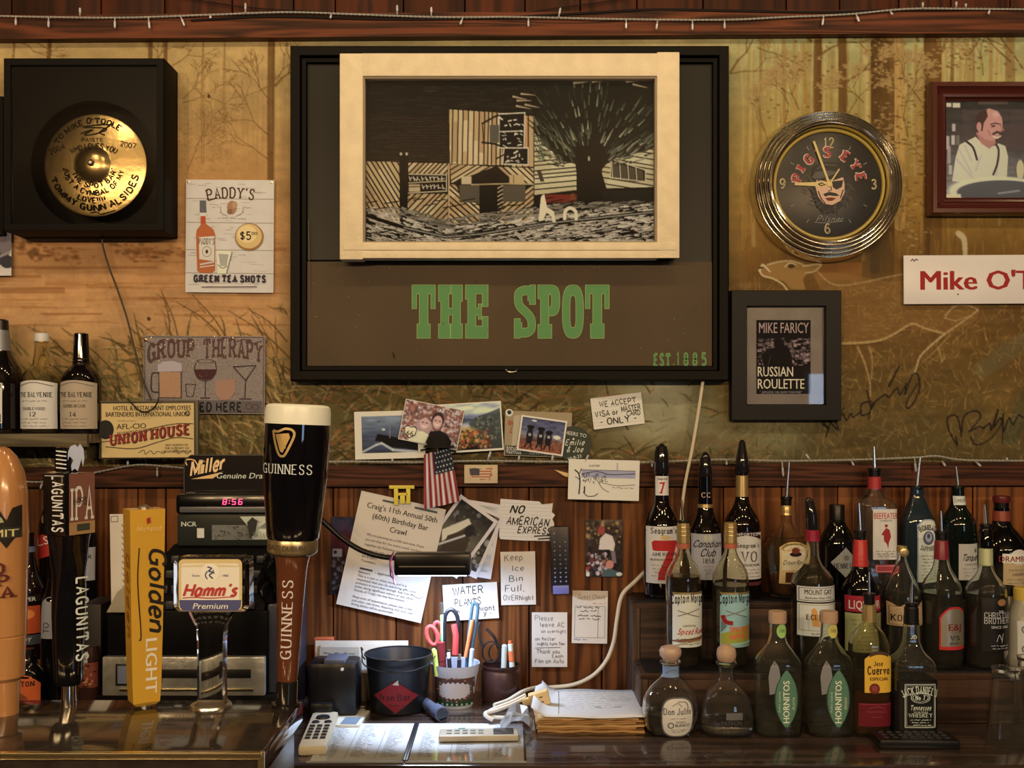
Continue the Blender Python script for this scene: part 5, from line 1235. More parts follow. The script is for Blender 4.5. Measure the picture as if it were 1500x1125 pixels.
for a, b in (((1412, 216), (1430, 250)), ((1408, 230), (1436, 262)), ((1444, 224), (1436, 246)), ((1470, 214), (1466, 256)), ((1420, 210), (1430, 232))): A.line([a, b], 3, sh2, .6)
A.line([(1422, 203), (1432, 212), (1438, 230)], 3, (50, 44, 36), 1, 3, True); A.line([(1465, 206), (1470, 216), (1468, 236), (1462, 252)], 3, (60, 54, 44), 1, 3, True)
A.poly([(1436, 190), (1462, 190), (1466, 206), (1456, 214), (1444, 206)], (176, 122, 96)); A.poly([(1440, 176), (1444, 160), (1456, 154), (1468, 158), (1475, 168), (1476, 182), (1470, 196), (1462, 203), (1450, 200), (1440, 192)], (196, 142, 114))
A.poly([(1438, 184), (1436, 170), (1440, 160), (1452, 156), (1454, 166), (1448, 176), (1446, 188)], (70, 50, 38)); A.ell(1441, 181, 4, 7, (196, 140, 112)); A.ell(1466, 163, 7, 6, (216, 170, 140), .7, .6)
A.line([(1458, 178), (1465, 176), (1473, 178)], 1.6, (70, 44, 34)); A.line([(1460, 181), (1464, 180)], 2, (40, 26, 22)); A.line([(1472, 178), (1477, 186), (1472, 189)], 2, (170, 112, 88)); A.line([(1462, 192), (1468, 189), (1475, 192)], 3.4, (80, 58, 46)); A.line([(1462, 196), (1468, 198), (1473, 195)], 1.8, (230, 214, 190)); A.line([(1454, 186), (1458, 194)], 1.4, (150, 100, 78))
A.ell(1468, 276, 76, 22, (216, 214, 196), 1, .1); A.ell(1474, 278, 68, 18, (84, 88, 84), 1, .06); A.line([(1470, 280), (1500, 276)], 3, (150, 150, 140), .8); A.rect(1391, 281, 1414, 290, (222, 214, 190)); A.ell(1502, 245, 6, 16, (206, 190, 130))
A.mesh('photo', t.o, lambda u, v, off: ((u - 1470) * t.s, .0215, -(v - 215) * t.s))
t.box(-80, -74, 80, 75, .016, .0172, glass_sheet()).build('glass', t.o)

t = Thing('name_sign', 'white plastic sign with red lettering reading Mike O\'Toole', 'sign', 1440, 409, 2.188, -.3)
t.box(-116, -35.5, 165, 36, 0, .004, mat('sign white', C(206, 186, 150), .35, var=.05, vs=12), .0008).build('plate', t.o)
D = Decal(t.surf(), .0004); D.text("Mike O'Toole", -94, 15, 29, flat(150, 36, 28), 248, 'b', bold=.045, al='l'); D.line([(-106, -27), (-103, -30), (-101, -27), (-98, -30), (-95, -28)], 1.2, flat(80, 60, 40)); D.ell(-37, 22, 1.2, 1.2, flat(70, 40, 30), 10)
D.build('lettering', t.o)

# ================================================================ cards, photos and notes pinned about the rail
def card(name, label, cat, cx, cy, w, h, rot, d, mt, thick=.0009, curl=0.0, group=None, pname='paper'):
    """a sheet w by h; returns the thing, its surface and (not yet built) print layer"""
    t = Thing(name, label, cat, cx, cy, d, rot, group)
    sf = (lambda u, v, off: (u * t.s, -curl * abs(v / h) ** 2 - curl * .6 * (u / w + .5) ** 2 - off, -v * t.s)) if curl else t.surf()
    n = 6 if curl else 1
    mb = MB(); pts = [(-w / 2 + w * i / n, -h / 2 + h * j / n) for i in range(n + 1) for j in range(n + 1)]
    k = len(pts); fs = [(i * (n + 1) + j, i * (n + 1) + j + 1, (i + 1) * (n + 1) + j + 1, (i + 1) * (n + 1) + j) for i in range(n) for j in range(n)]
    ring = [i * (n + 1) for i in range(n + 1)] + [n * (n + 1) + j for j in range(1, n + 1)] + [i * (n + 1) + n for i in range(n - 1, -1, -1)] + [j for j in range(n - 1, 0, -1)]
    mb.add([sf(a, b, 0) for a, b in pts] + [sf(a, b, -thick) for a, b in pts], fs + [tuple(q + k for q in f)[::-1] for f in fs] + [(ring[i], ring[(i + 1) % len(ring)], ring[(i + 1) % len(ring)] + k, ring[i] + k) for i in range(len(ring))], mt)
    mb.build(pname, t.o, angle=40)
    return t, sf, Decal(sf, .0003, .0001)
def picture(t, sf, A, name='print', off=.0003, cv=C): return A.mesh(name, t.o, lambda u, v, o: sf2(sf, u, v, off), cv=cv)
def sf2(sf, u, v, off):
    x, y, z = sf(u, v, off); return x, y, z
m_pap = mat('card stock', C(214, 196, 160), .6); m_pap2 = mat('white paper', C(206, 188, 156), .65, var=.04, vs=20)
m_note = mat('note paper', N(206, 210, 218), .65, var=.03, vs=20)
ik = mat('pen ink', (.012, .012, .02), .5); ikb = mat('faint pen ink', (.05, .05, .075), .5); ink_k = mat('marker', (.004, .004, .005), .5)
rq = random.Random(21)

t, sf, D = card('postcard', 'white bordered postcard of a deep blue sea with a black rock and dolphin', 'postcard', 571, 637, 103, 70, -1.5, 2.184, m_pap)
A = Ras(-41, -28, 41, 26, 1, (40, 76, 100)); A.gradv([(-28, (96, 128, 140)), (0, (34, 70, 92)), (26, (24, 50, 72))]); A.noise(.14, 14, 3)
A.poly([(-22, 8), (-18, -2), (-8, 0), (2, 2), (16, 6), (41, 14), (41, 24), (20, 20), (0, 18), (-12, 10)], (14, 14, 16)); A.line([(0, -20), (0, 4)], 1.6, (90, 110, 116)); A.line([(-40, 24), (-20, 14), (-12, 12), (4, 22), (40, 26)], 3, (190, 190, 176), .8, 4); A.ell(-9, -8, 3, 1.6, (190, 190, 190)); A.ell(-16, -20, 2, 1, (20, 30, 40))
picture(t, sf, A); del D
t, sf, D = card('postcard', 'postcard of golden autumn hills under a blue mountain sky', 'postcard', 687, 626, 98, 72, -3.5, 2.180, m_pap)
A = Ras(-47, -34, 47, 33, 1, (60, 50, 30)); A.gradv([(-34, (170, 186, 196)), (-22, (196, 204, 206)), (-16, (60, 92, 120)), (-6, (86, 104, 110)), (2, (60, 60, 50)), (33, (34, 30, 20))]); A.noise(.3, 12, 5)
for x0, y0, r_, c in ((-10, -28, 20, (220, 222, 216)), (20, -26, 16, (206, 212, 212)), (-30, -6, 20, (200, 204, 200)), (-6, -2, 14, (190, 194, 188))): A.ell(x0, y0, r_, 5, c, .8, .7)
A.poly([(0, -6), (16, -16), (30, -20), (47, -26), (47, 33), (14, 33)], (60, 66, 56), .85); A.poly([(-47, -14), (-34, -22), (-10, -14), (10, -12), (4, -8), (-47, -8)], (38, 62, 84), .9)
A.ell(-8, 6, 26, 10, (206, 166, 80), .85, .6); A.blobs(300, -30, 4, 30, 30, [(160, 60, 40), (190, 130, 60), (120, 40, 30), (206, 150, 80), (90, 84, 30), (60, 60, 28)], 1, 3); A.blobs(120, 10, -14, 46, 20, [(90, 100, 80), (50, 56, 40), (120, 120, 90)], 1, 2.6)
picture(t, sf, A)
t, sf, D = card('photo_print', 'tilted photo of a smiling couple with a route 66 shield in the corner', 'photo', 632, 622, 88, 60, 11, 2.176, m_pap)
A = Ras(-43, -29, 43, 29, 1, (130, 90, 70)); A.blobs(700, -43, -29, 43, 29, [(150, 90, 70), (190, 160, 130), (110, 60, 46), (200, 180, 160), (90, 74, 64), (170, 110, 80), (206, 196, 184)], 1, 3.4)
A.ell(-10, 4, 13, 15, (176, 140, 120)); A.ell(-10, 0, 8, 10, (206, 160, 136)); A.line([(-18, -6), (-10, -11), (-2, -6)], 4, (130, 90, 70), 1, 4, True); A.poly([(-30, 29), (-24, 14), (-10, 12), (0, 16), (4, 29)], (216, 206, 200)); A.ell(8, -8, 10, 13, (60, 38, 30)); A.ell(8, -5, 7.6, 10.5, (206, 160, 134)); A.poly([(-4, 29), (0, 10), (14, 6), (26, 10), (30, 29)], (22, 20, 24)); A.ell(-24, 18, 9, 9, (210, 200, 190))
for cx_, cy_ in ((-10, 0), (8, -6)): A.line([(cx_ - 4, cy_ - 1), (cx_ - 2, cy_ - 1)], 1.4, (60, 36, 30)); A.line([(cx_ + 2, cy_ - 1), (cx_ + 4, cy_ - 1)], 1.4, (60, 36, 30)); A.line([(cx_ - 3, cy_ + 4), (cx_, cy_ + 5.5), (cx_ + 3, cy_ + 4)], 1.6, (236, 220, 206))
picture(t, sf, A)
D = Decal(sf, .0008); D.poly([(-38, 10), (-33, 7), (-28, 9), (-23, 7), (-19, 10), (-20, 20), (-28, 26), (-36, 20)], ink_k); D.poly([(-37, 11), (-33, 8.5), (-28, 10), (-23.5, 8.5), (-20, 11), (-21.5, 19.5), (-28, 24.5), (-35, 19.5)], flat(226, 214, 192)); D.text('66', -28.5, 22, 8, ink_k, 11, 'b', bold=.02); D.build('shield', t.o)
t, sf, D = card('postcard', 'tan Roswell New Mexico postcard with red script behind another photo', 'postcard', 788, 636, 98, 66, 2, 2.186, mat('tan card', C(150, 126, 80), .6))
D.grid(-47, 18, 47, 32, flat(54, 56, 44)); D.text('ROSWELL', -34, 29, 9, flat(196, 178, 140), 22, 'g', .2); D.text('NEW MEXICO', 10, 30, 3.6, flat(150, 136, 104), 44, 'b'); D.text('New Mexico', -32, -12, 8, flat(170, 60, 40), 26, 'g', .18, shear=.3); D.text('Land', -32, -1, 8, flat(170, 60, 40), 18, 'g', .18, shear=.3)
D.ell(-43, -30, 5.5, 5.5, flat(200, 190, 170)); D.ell(-43, -30.5, 3, 3, flat(40, 36, 30)); D.poly([(-36, -26), (-20, -28), (-22, 18), (-38, 18)], flat(176, 154, 108)); D.build('print', t.o)
t, sf, D = card('photo_print', 'tilted photo of three figures standing in a field under a dark blue sky', 'photo', 794, 638, 68, 52, 8, 2.180, m_pap)
A = Ras(-31.5, -23.5, 31.5, 23.5, 1, (60, 70, 90)); A.gradv([(-24, (40, 56, 88)), (-4, (70, 84, 108)), (2, (120, 110, 100)), (8, (110, 76, 50)), (24, (150, 84, 50))]); A.noise(.2, 6, 3); A.blobs(120, -31, 8, 31, 24, [(170, 90, 54), (120, 60, 40), (60, 50, 36)], 1, 2); A.ell(-14, -20, 4, 1.6, (200, 206, 210)); A.ell(22, 0, 6, 3, (216, 200, 190))
for x, h_ in ((-18, 16), (-2, 14), (10, 7)): A.poly([(x - 4, 14), (x - 5, 2), (x - 3, -h_ * .5), (x + 3, -h_ * .5), (x + 5, 2), (x + 4, 14)], (24, 22, 26)); A.ell(x, -h_ * .5 - 2, 6, 3.4, (20, 18, 20)); A.line([(x - 3, 14), (x - 5, 20)], 2, (24, 20, 20)); A.line([(x + 3, 14), (x + 4, 20)], 2, (24, 20, 20)); A.rect(x - 2, -1, x + 2, 3, (150, 140, 130))
picture(t, sf, A)
t = Thing('round_coaster', 'dark green round coaster with cream wedding names behind the photo', 'coaster', 840, 650, 2.187)
MB().lathe([(0, 26 * t.s), (-.0012, 26 * t.s)], mat('green card', C(40, 46, 28), .6), 40, 'Y').build('card', t.o, angle=30)
D = Decal(t.surf(-.0012), .0003); cw = flat(206, 196, 160)
D.text('CHEERS TO', 0, -12, 5.5, cw, 38, 'b', bold=.01, rot=10); D.ell(0, -7, 1.6, 1.6, cw, 8); D.text('Emilie', 2, 2, 8, cw, 28, 'g', .15, shear=.3); D.text('& Joe', 2, 12, 8, cw, 24, 'g', .15, shear=.3); D.text('10-8-22', 2, 22, 4.6, cw, 22, 'b', bold=.01, rot=-14); D.build('print', t.o)
t, sf, D = card('index_card', 'lined white card handwritten we accept VISA or master card only', 'note', 904.5, 602, 75, 46, -7, 2.192, m_pap)
for j in range(8): D.line([(-37, -17 + j * 5), (37, -17 + j * 5)], .35, flat(176, 164, 140))
D.up(); D.text('WE ACCEPT', 2, -9, 7.5, ink_k, 54, 'h', .16, jit=.4); D.text('VISA or', -16, 5, 8, ink_k, 34, 'h', .17, jit=.4); D.text('MASTER', 20, 2, 8, ink_k, 28, 'h', .18, jit=.3); D.text('CARD', 23, 9, 7, ink_k, 20, 'h', .17, jit=.3); D.text('- ONLY -', 0, 18, 8.5, ink_k, 54, 'h', .17, jit=.4); D.build('handwriting', t.o)
t, sf, D = card('postcard', 'white card with a pen drawing of a snowy field and a bare tree', 'postcard', 884.5, 703, 104, 59, 1.5, 2.168, m_pap, group=None)
g1, g2 = flat(120, 122, 128), flat(60, 54, 50)
D.grid(-33, -14, 46, -3, flat(140, 140, 146), 1, 1); D.line([(-34, -14), (46, -14)], .8, g2); D.line([(-33, -8), (-10, -12), (10, -8), (46, -10)], 1.2, g2, True); D.up()
for _ in range(50):
    u, v = rq.uniform(-32, 8), rq.uniform(-10, 3); D.line([(u, v), (u + rq.uniform(-2, 2), v + rq.uniform(1, 4))], .9, g2)
D.line([(-36, 22), (-35, 4), (-37, -8), (-43, -14)], 2, g2, True); D.line([(-37, -6), (-33, -16)], 1.2, g2); D.line([(-36, 0), (-42, -4)], 1, g2); D.line([(-10, 0), (-2, 12), (8, 18)], .8, g2, True); D.line([(-4, 4), (20, 8), (46, 6)], .7, g2, True); D.line([(-30, 18), (-24, 24), (-14, 24), (-8, 20)], 1.2, g2, True); D.line([(-28, 10), (-28, 20)], 2, g2); scrib(D, 12, 44, 11, 2, g2, .6, 4); D.text('winter', -14, -19, 4, g2, 16, 'h', .12)
D.build('drawing', t.o)
t = Thing('gold_arrow', 'small gold paper arrow tucked behind the snowy drawing', 'decoration', 824, 693, 2.172); MB().prism([(-12 * t.s, 5 * t.s), (8 * t.s, 0), (8 * t.s, -6 * t.s), (2 * t.s, -4 * t.s)], 0, .001, mat('gold card', C(206, 158, 84), .35, .4)).build('card', t.o, smooth=False)
t = Thing('wooden_map_tile', 'small wooden tile with a flag patterned map of America on the rail', 'plaque', 704.5, 694.5, 2.168)
t.box(-24.5, -13.5, 24.5, 13.5, 0, .010, mat('pale wood tile', C(190, 156, 100), .5, var=.08, vs=40), .001).build('tile', t.o)
us = [(-17, -8), (-10, -9), (0, -8), (5, -6), (9, -9), (17, -9), (15, -3), (17, 2), (13, 5), (15, 10), (11, 7), (5, 8), (0, 9), (-4, 6), (-12, 5), (-16, 1)]
D = Decal(t.surf(), .0003); D.poly(us, flat(168, 96, 56)); 
for j in range(4): D.line([(-14 + j, -6 + j * 4), (15 - j, -6 + j * 4)], 1.6, flat(206, 176, 120))
D.poly([(-17, -8), (-10, -9), (-2, -8), (-2, 2), (-12, 2), (-16, 0)], flat(70, 62, 56)); D.build('print', t.o)

# ---- small flag hanging from a black cap
t = Thing('small_flag', 'small American flag hanging limp from the rail', 'flag', 645, 700, 2.160, 0)
def fsf(u, v, off):
    q = (v + 40) / 80.0; uu = u * (.74 + .26 * q) + (v) * .02
    return ((uu - 4 + q * 6) * t.s, -.004 - .006 * np.sin(u * .22 + v * .03) * (.5 + q) - off, -(v + abs(u) * .14 * (q > .5) * 0 - u * .22) * t.s)
A = Ras(-26, -40, 26, 40, 1, (206, 188, 160)); A.a[:] = (206, 188, 160)
for k_ in range(7): A.rect(-26 + k_ * 8, -42, -22 + k_ * 8, 42, (140, 40, 32))
A.rect(-8, -42, 27, -6, (34, 40, 46))
for a in range(6):
    for b in range(5): A.ell(-4 + a * 5.6 + (b % 2) * 2.6, -37 + b * 7, 1.5, 1.5, (216, 206, 184), 1, .5)
A.mesh('cloth', t.o, fsf)
MB().tube([t.a(616, 660), t.a(640, 654, .004), t.a(668, 662)], .0024, m_blk).build('stick', t.o)
t = Thing('felt_hat', 'small black felt hat perched on the rail above the flag', 'hat', 643, 655, 2.150)
mb = MB(); mb.lathe([(0, 17 * t.s), (.010, 18 * t.s), (.022, 14 * t.s), (.027, 6 * t.s), (.028, .001)], mat('black felt', C(14, 12, 11), .9), 28, 'Z', ar=.55); mb.lathe([(-.001, 23 * t.s), (.003, 22 * t.s)], MATS['black felt'], 28, 'Z', ar=.6); mb.build('crown', t.o)

t = Thing('yellow_clip', 'bright yellow plastic clip at the top of the birthday flyer', 'clip', 589, 726, 2.176)
ml = mat('yellow plastic', C(210, 176, 48), .4); mb = MB()
for q in ((-19, -15, 18, -10), (-12, -10, -6, 14), (6, -10, 12, 12), (-7, -4, 8, 0), (-3, 0, 4, 12)): t.box(*q, 0, .005, ml, .0006, mb)
mb.build('clip', t.o)

# ---- bar crawl flyer
t, sf, D = card('flyer', 'white birthday bar crawl flyer tilted on the boards behind the lamp', 'paper', 573, 815.5, 127, 170, 12.6, 2.186, m_note, curl=.004)
tk = mat('print ink', (.02, .02, .025), .6); tk2 = mat('print ink faint', (.06, .06, .07), .6)
D.line([(-30, -78), (-12, -78)], 3, mat('green tape', C(40, 70, 60), .5)); D.line([(18, -78), (52, -78)], 3, mat('green tape', C(40, 70, 60), .5)); D.up()
for i, (tx, w_) in enumerate((("Craig's 11th Annual 50th", 106), ('(60th) Birthday Bar', 84), ('Crawl', 26))): D.text(tx, 2, -63 + i * 14, 8.4, tk, w_, 'b', bold=.018)
for i, (tx, w_) in enumerate((('We are planning on a 3:00 start time. If you', 86), ('are not free for the entire crawl, we have put', 92), ('together the following list of establishments', 90), ('we plan to visit, starting at:', 56))): D.text(tx, -42, -23 + i * 7.4, 3.8, tk2, w_, 'b', al='l')
for i, tx in enumerate(("Joe & Stan's", "Tommie's")): D.text(tx, -42, 9 + i * 7, 3.8, tk2, 22, 'b', al='l')
D.line([(-41, 26), (-22, 26)], 2.6, tk2); D.text('- approx', -18, 29, 4, tk, 22, 'b', al='l')
for i, (tx, w_) in enumerate((("Skinner's", 18), ('This is a rain or shine event and it is', 74), ('requested that you do not bring gifts, your', 90), ('presence is more than enough. Feel free to', 86), ('invite along significant others or any other', 88), ('friends of Craig\'s we may have missed.', 76), ('', 0), ('Final note of importance, please plan a safe', 90), ('and sober ride home. Assuming that your own', 92), ('driving abilities will be questionable.', 64))):
    if tx: D.text(tx, -42, 33 + i * 5.4 + (0 if i < 7 else -1), 3.6, tk2, w_, 'b', al='l')
D.line([(10, 14), (12, 4), (15, 14)], .5, tk2); D.line([(40, 46), (52, 50), (60, 46)], .6, tk2, True)
D.build('lettering', t.o)

# ---- pictures behind the lamp
m_ph = mat('photo paper', C(200, 180, 146), .4)
def snapshot(label, cx, cy, w, h, rot, d, cols, paint):
    t, sf, D = card('photo_print', label, 'photo', cx, cy, w, h, rot, d, m_ph)
    A = Ras(-w / 2 + 5, -h / 2 + 5, w / 2 - 5, h / 2 - 9, 1, cols[0]); A.noise(.2, 8, 6); paint(A, w, h); picture(t, sf, A); return t
snapshot('pale photo lowest in the fan of snapshots behind the lamp', 695, 789, 66, 110, 9, 2.1905, [(176, 168, 140)], lambda A, w, h: A.blobs(60, -30, 10, 30, 50, [(150, 160, 164), (120, 130, 140), (196, 190, 170)], 2, 6))
snapshot('middle photo in the fan of snapshots behind the lamp', 690, 790, 62, 100, 24, 2.1885, [(60, 54, 40)], lambda A, w, h: A.blobs(80, -30, -50, 30, 50, [(90, 80, 60), (160, 150, 120), (30, 26, 20)], 2, 7))
def pt(A, w, h):
    A.gradv([(-50, (34, 30, 24)), (0, (96, 84, 56)), (50, (60, 50, 34))]); A.blobs(60, -25, -48, 25, 44, [(120, 110, 90), (40, 34, 28), (70, 60, 46)], 1, 5); A.poly([(-26, 6), (-4, -30), (4, -26), (-16, 20)], (200, 182, 130)); A.poly([(-10, 44), (-14, 8), (0, -12), (16, -6), (22, 20), (20, 44)], (64, 50, 32)); A.ell(8, -16, 8, 10, (40, 34, 28)); A.line([(-20, 30), (6, -6)], 3, (180, 170, 140))
snapshot('black and white photo topmost in the fan of snapshots behind the lamp', 672, 786, 68, 104, 36, 2.1865, [(60, 50, 36)], pt)

t, sf, D = card('dark_postcard', 'dark red and blue picture card behind the flyer', 'postcard', 507, 814, 46, 114, 1, 2.1925, mat('dark card', C(40, 26, 20), .5))
A = Ras(-22, -56, 22, 56, 1, (34, 24, 22)); A.gradv([(-56, (30, 34, 56)), (-40, (46, 34, 50)), (-26, (80, 26, 28)), (0, (40, 18, 16)), (56, (26, 20, 16))]); A.noise(.3, 8, 8); A.rect(-20, -10, -6, 2, (120, 112, 100)); A.ell(-16, -5, 3, 3, (40, 30, 26)); A.blobs(60, -20, 4, 16, 50, [(60, 52, 44), (90, 84, 76), (30, 24, 22)], 1, 4); A.line([(-2, -50), (0, 10)], 1, (90, 30, 26))
picture(t, sf, A)

# ---- NO AMERICAN EXPRESS
t = Thing('torn_note', 'torn lined paper marked NO AMERICAN EXPRESS in thick black marker', 'note', 771, 761, 2.190, 2)
poly = [(-39, -29), (18, -27), (22, -23), (38, -25), (37, -12), (42, -8), (38, -2), (41, 4), (40, 30), (-2, 31), (-37, 30), (-39, 26)]
mb = MB(); mb.prism([(a * t.s, -b * t.s) for a, b in poly], 0, .0009, m_pap2); mb.build('paper', t.o, smooth=False)
D = Decal(t.surf(), .0003, .0001)
for j in range(10): D.line([(-38, -23 + j * 5.4), (36, -23 + j * 5.4)], .35, flat(160, 146, 120))
D.up(); D.text('NO', -14, -9, 11, ink_k, 20, 'h', .2, shear=.3, jit=.3); D.text('AMERICAN', 2, 8, 11, ink_k, 62, 'h', .17, shear=.2, jit=.5); D.text('EXPRESS', 12, 20, 9.5, ink_k, 48, 'h', .18, shear=.2, jit=.4); D.line([(12, 24), (36, 22)], 1.8, ink_k); D.line([(18, 28), (38, 26)], 1.8, ink_k); D.build('handwriting', t.o)

def note(label, cx, cy, w, h, rot, lines, curl=0.0, mtx=None, d=2.191):
    t, sf, D = card('paper_note', label, 'note', cx, cy, w, h, rot, d, mtx or m_note, curl=curl)
    for (tx, u, v, h_, w_, th, mm) in lines: D.text(tx, u, v, h_, mm, w_, 'h', th, jit=.5)
    return t, D
t, D = note('narrow white note reading keep ice bin full overnight', 759, 847, 51, 78, -1, [('Keep', -6, -26, 9, 26, .1, ikb), ('Ice', 0, -11, 8, 18, .1, ikb), ('Bin', -3, 4, 8, 20, .11, ikb), ('Full,', -5, 19, 9, 28, .1, ikb), ('OVERNight', 0, 32, 7, 44, .11, ikb)])
D.build('handwriting', t.o)
t, D = note('white index card reading water plants behind the scissors', 689.5, 881, 80, 53, -3.5, [('WATER', -3, -11, 11, 44, .13, ink_k), ('PLANTS', -4, 5, 10, 38, .13, ink_k), ('k', -18, 16, 6, 5, .12, ik), ('want', 24, 14, 8, 22, .12, ik), ('y -', 24, 21, 7, 12, .12, ik)], curl=.003)
D.build('handwriting', t.o)
t, D = note('white note asking to leave the AC on overnight, lowest on the boards', 805, 937, 52, 80, 0, [('Please', -8, -28, 7, 26, .09, ikb), ('leave AC', 4, -19, 6.5, 36, .1, ikb), ('on overnight', 6, -10, 5, 36, .1, ikb), ('on hotter', -6, 1, 5, 30, .1, ikb), ('nights turn fan', 2, 8, 4.6, 40, .12, ik), ('Thank you', -2, 20, 6, 34, .1, ikb), ('Leah', 12, 26, 4.5, 16, .1, ikb), ('Fan on Auto', 0, 34, 6, 42, .1, ikb)])
D.line([(-22, 12), (16, 11)], .6, ik); D.build('handwriting', t.o)
t, sf, D = card('receipt', 'printed till receipt with brown top pinned beside the cord', 'receipt', 864, 904, 52, 77, 1, 2.191, m_note)
D.poly([(-26, -38), (26, -38), (26, -30), (10, -26), (0, -24), (-14, -25), (-26, -30)], flat(180, 150, 100)); D.text('Guest Check', 2, -27, 6, flat(130, 90, 60), 40, 'g', .14, shear=.2)
scrib(D, -20, 14, -14, 3, ikb, .9, 3); scrib(D, -14, 10, -9, 3, ikb, .9, 5); scrib(D, -18, 18, -2, 3.4, ikb, 1, 6); scrib(D, -16, 14, 3, 3, ikb, .9, 7); scrib(D, 4, 22, -20, 2.4, flat(190, 120, 90), .7, 8); scrib(D, -23, -4, 33, 3, mat('blue ink', (.1, .16, .4), .5), .8, 9)
D.rect(-22, -16, 22, 30, .4, ikb); D.line([(12, -16), (12, 30)], .4, ikb); D.build('print', t.o)
t, sf, D = card('photo_print', 'dim colour photo of a white shirted bartender pouring drinks', 'photo', 885, 803, 55, 84, 0, 2.193, mat('photo back', C(60, 40, 26), .4))
A = Ras(-27, -41.5, 27, 41.5, 1, (50, 38, 26)); A.gradv([(-42, (84, 66, 40)), (-20, (60, 44, 30)), (42, (34, 26, 22))]); A.noise(.35, 6, 6); A.blobs(60, -26, -40, 26, -8, [(120, 90, 50), (40, 30, 22), (170, 130, 70), (90, 70, 50)], 1, 4)
A.poly([(-8, 2), (-6, -14), (2, -22), (12, -18), (16, -6), (14, 4), (-4, 2)], (206, 186, 156)); A.ell(-4, -26, 5.5, 7, (150, 64, 50)); A.rect(0, 2, 8, 12, (24, 20, 20)); A.poly([(10, 4), (16, 4), (18, 22), (12, 22)], (120, 100, 90))
A.blobs(90, -26, 8, 4, 40, [(150, 50, 40), (40, 34, 34), (160, 110, 80), (80, 60, 54), (200, 190, 180)], 1, 4); A.ell(8, 24, 6.5, 7, (190, 120, 90)); A.poly([(-4, 42), (-2, 32), (10, 30), (20, 34), (20, 42)], (50, 84, 76)); A.ell(-24, 38, 3, 4, (210, 200, 190)); A.ell(22, 38, 5, 3, (190, 190, 190))
picture(t, sf, A)

# ---- remote hung on the wall
t = Thing('remote_control', 'black television remote hanging on the boards with blue lower end', 'remote', 820.5, 820, 2.178, -1.5)
mr = mat('remote body', C(22, 20, 24), .35)
mb = MB(); mb.box((0, .006, 0), (28 * t.s, .018, 98 * t.s), mr, .005); mb.build('body', t.o)
t.box(-12, 37, 12, 50, -.0038, .002, mat('blue plastic', C(36, 66, 150), .35), .004).build('blue_end', t.o)
kb = [mat('key grey', C(120, 112, 110), .5), mat('key dark', C(60, 56, 62), .5), mat('key red', C(170, 50, 60), .5), mat('key blue', C(110, 120, 160), .5)]
for j in range(12):
    for i in range(3):
        v = -39 + j * 6.4; 
        if j == 1 and i == 1: continue
        MB().lathe([(0, .0019), (-.0016, .0017), (-.0018, .0003)], kb[2] if (j == 0 and i == 2) else kb[3] if j > 8 else kb[(i + j) % 2], 8, 'Y', t.p(-8 + i * 8, v, -.003)).build('button', t.o)

# ---- gooseneck reading lamp over the till; it lights the notes and the counter
LD = 2.02
t = Thing('gooseneck_lamp', 'black gooseneck lamp with a long narrow head lighting the notes below', 'lamp', 634, 826, LD)
mlp = mat('lamp black', C(7, 7, 7), .28, spec=.4)
arm = catmull([(414, 742, .0), (430, 742, .01), (452, 750, .02), (478, 772, .02), (502, 792, .015), (530, 808, .01), (560, 816, .004), (588, 818, 0)], 6)
MB().tube([t.a(a, b, c) for a, b, c in arm], .0052, mlp, 12).build('arm', t.o)
mb = MB(); mb.box(t.a(634, 825.5), (112 * t.s, .038, 33 * t.s), mlp, .007); mb.build('head', t.o)
t.box(-48, 1, 48, 3, -.0195, -.0188, mat('pin line', C(96, 80, 50), .4)).build('trim_line', t.o)
t.box(-50, 15.0, 50, 16.1, -.015, .015, mat('lit strip', (1, 1, 1), .4, emit=(.72, .84, 1.0), es=14)).build('light_strip', t.o)
l_ = light('lamp_light', 'AREA', tuple(P(634, 846, LD) + Vector((0, .0, 0))), 1.9, (.72, .84, 1.0), .13, (math.radians(2), 0, 0), .03)
MB().tube([t.a(576, 812), t.a(574, 822, -.024), t.a(577, 838, -.022), t.a(578, 850, -.012), t.a(580, 855, -.006)], .0014, mat('pink band', C(214, 96, 140), .5), 6).build('rubber_band', t.o)
MB().tube([t.a(574, 812, .02), t.a(573, 818, -.02), t.a(574, 842, -.02), t.a(577, 848, 0)], .0016, mat('dark band', C(90, 50, 70), .5), 6).build('rubber_band', t.o)

# ================================================================ things on the back counter
def row(y): return 0.56 * F / (y - CY)           # distance of the counter under a row of the frame
def onc(name, label, cat, x, d, z=None, rot=0, group=None):
    """thing standing on the counter (or at height z) at column x, distance d"""
    z = ZC if z is None else z
    t = Thing(name, label, cat, x, CY + (CZ - z) * F / d, d, 0, group); t.o.rotation_euler = (0, 0, math.radians(rot)); return t
def flatbox(t, x0, y0, x1, y1, z0, z1, mt, nm, bev=.001, par=None, rot=None):
    mb = MB(); mb.box(((x0 + x1) / 2, (y0 + y1) / 2, (z0 + z1) / 2), (x1 - x0, y1 - y0, z1 - z0), mt, bev, rot); return mb.build(nm, par or t.o)
def topdecal(t, z, off=.0003): return Decal(lambda u, v, o: (u / 1000., v / 1000., z + o), off, .00008)      # u, v in millimetres, v away from the camera
class TD(Decal):
    def text(s, *a, **k):
        return super().text(*a, **k)
def topd(t, z):
    """print on a level face read from the front: v grows towards the camera"""
    return Decal(lambda u, v, o: (u / 1000., -v / 1000., z + o), .0003, .00008)

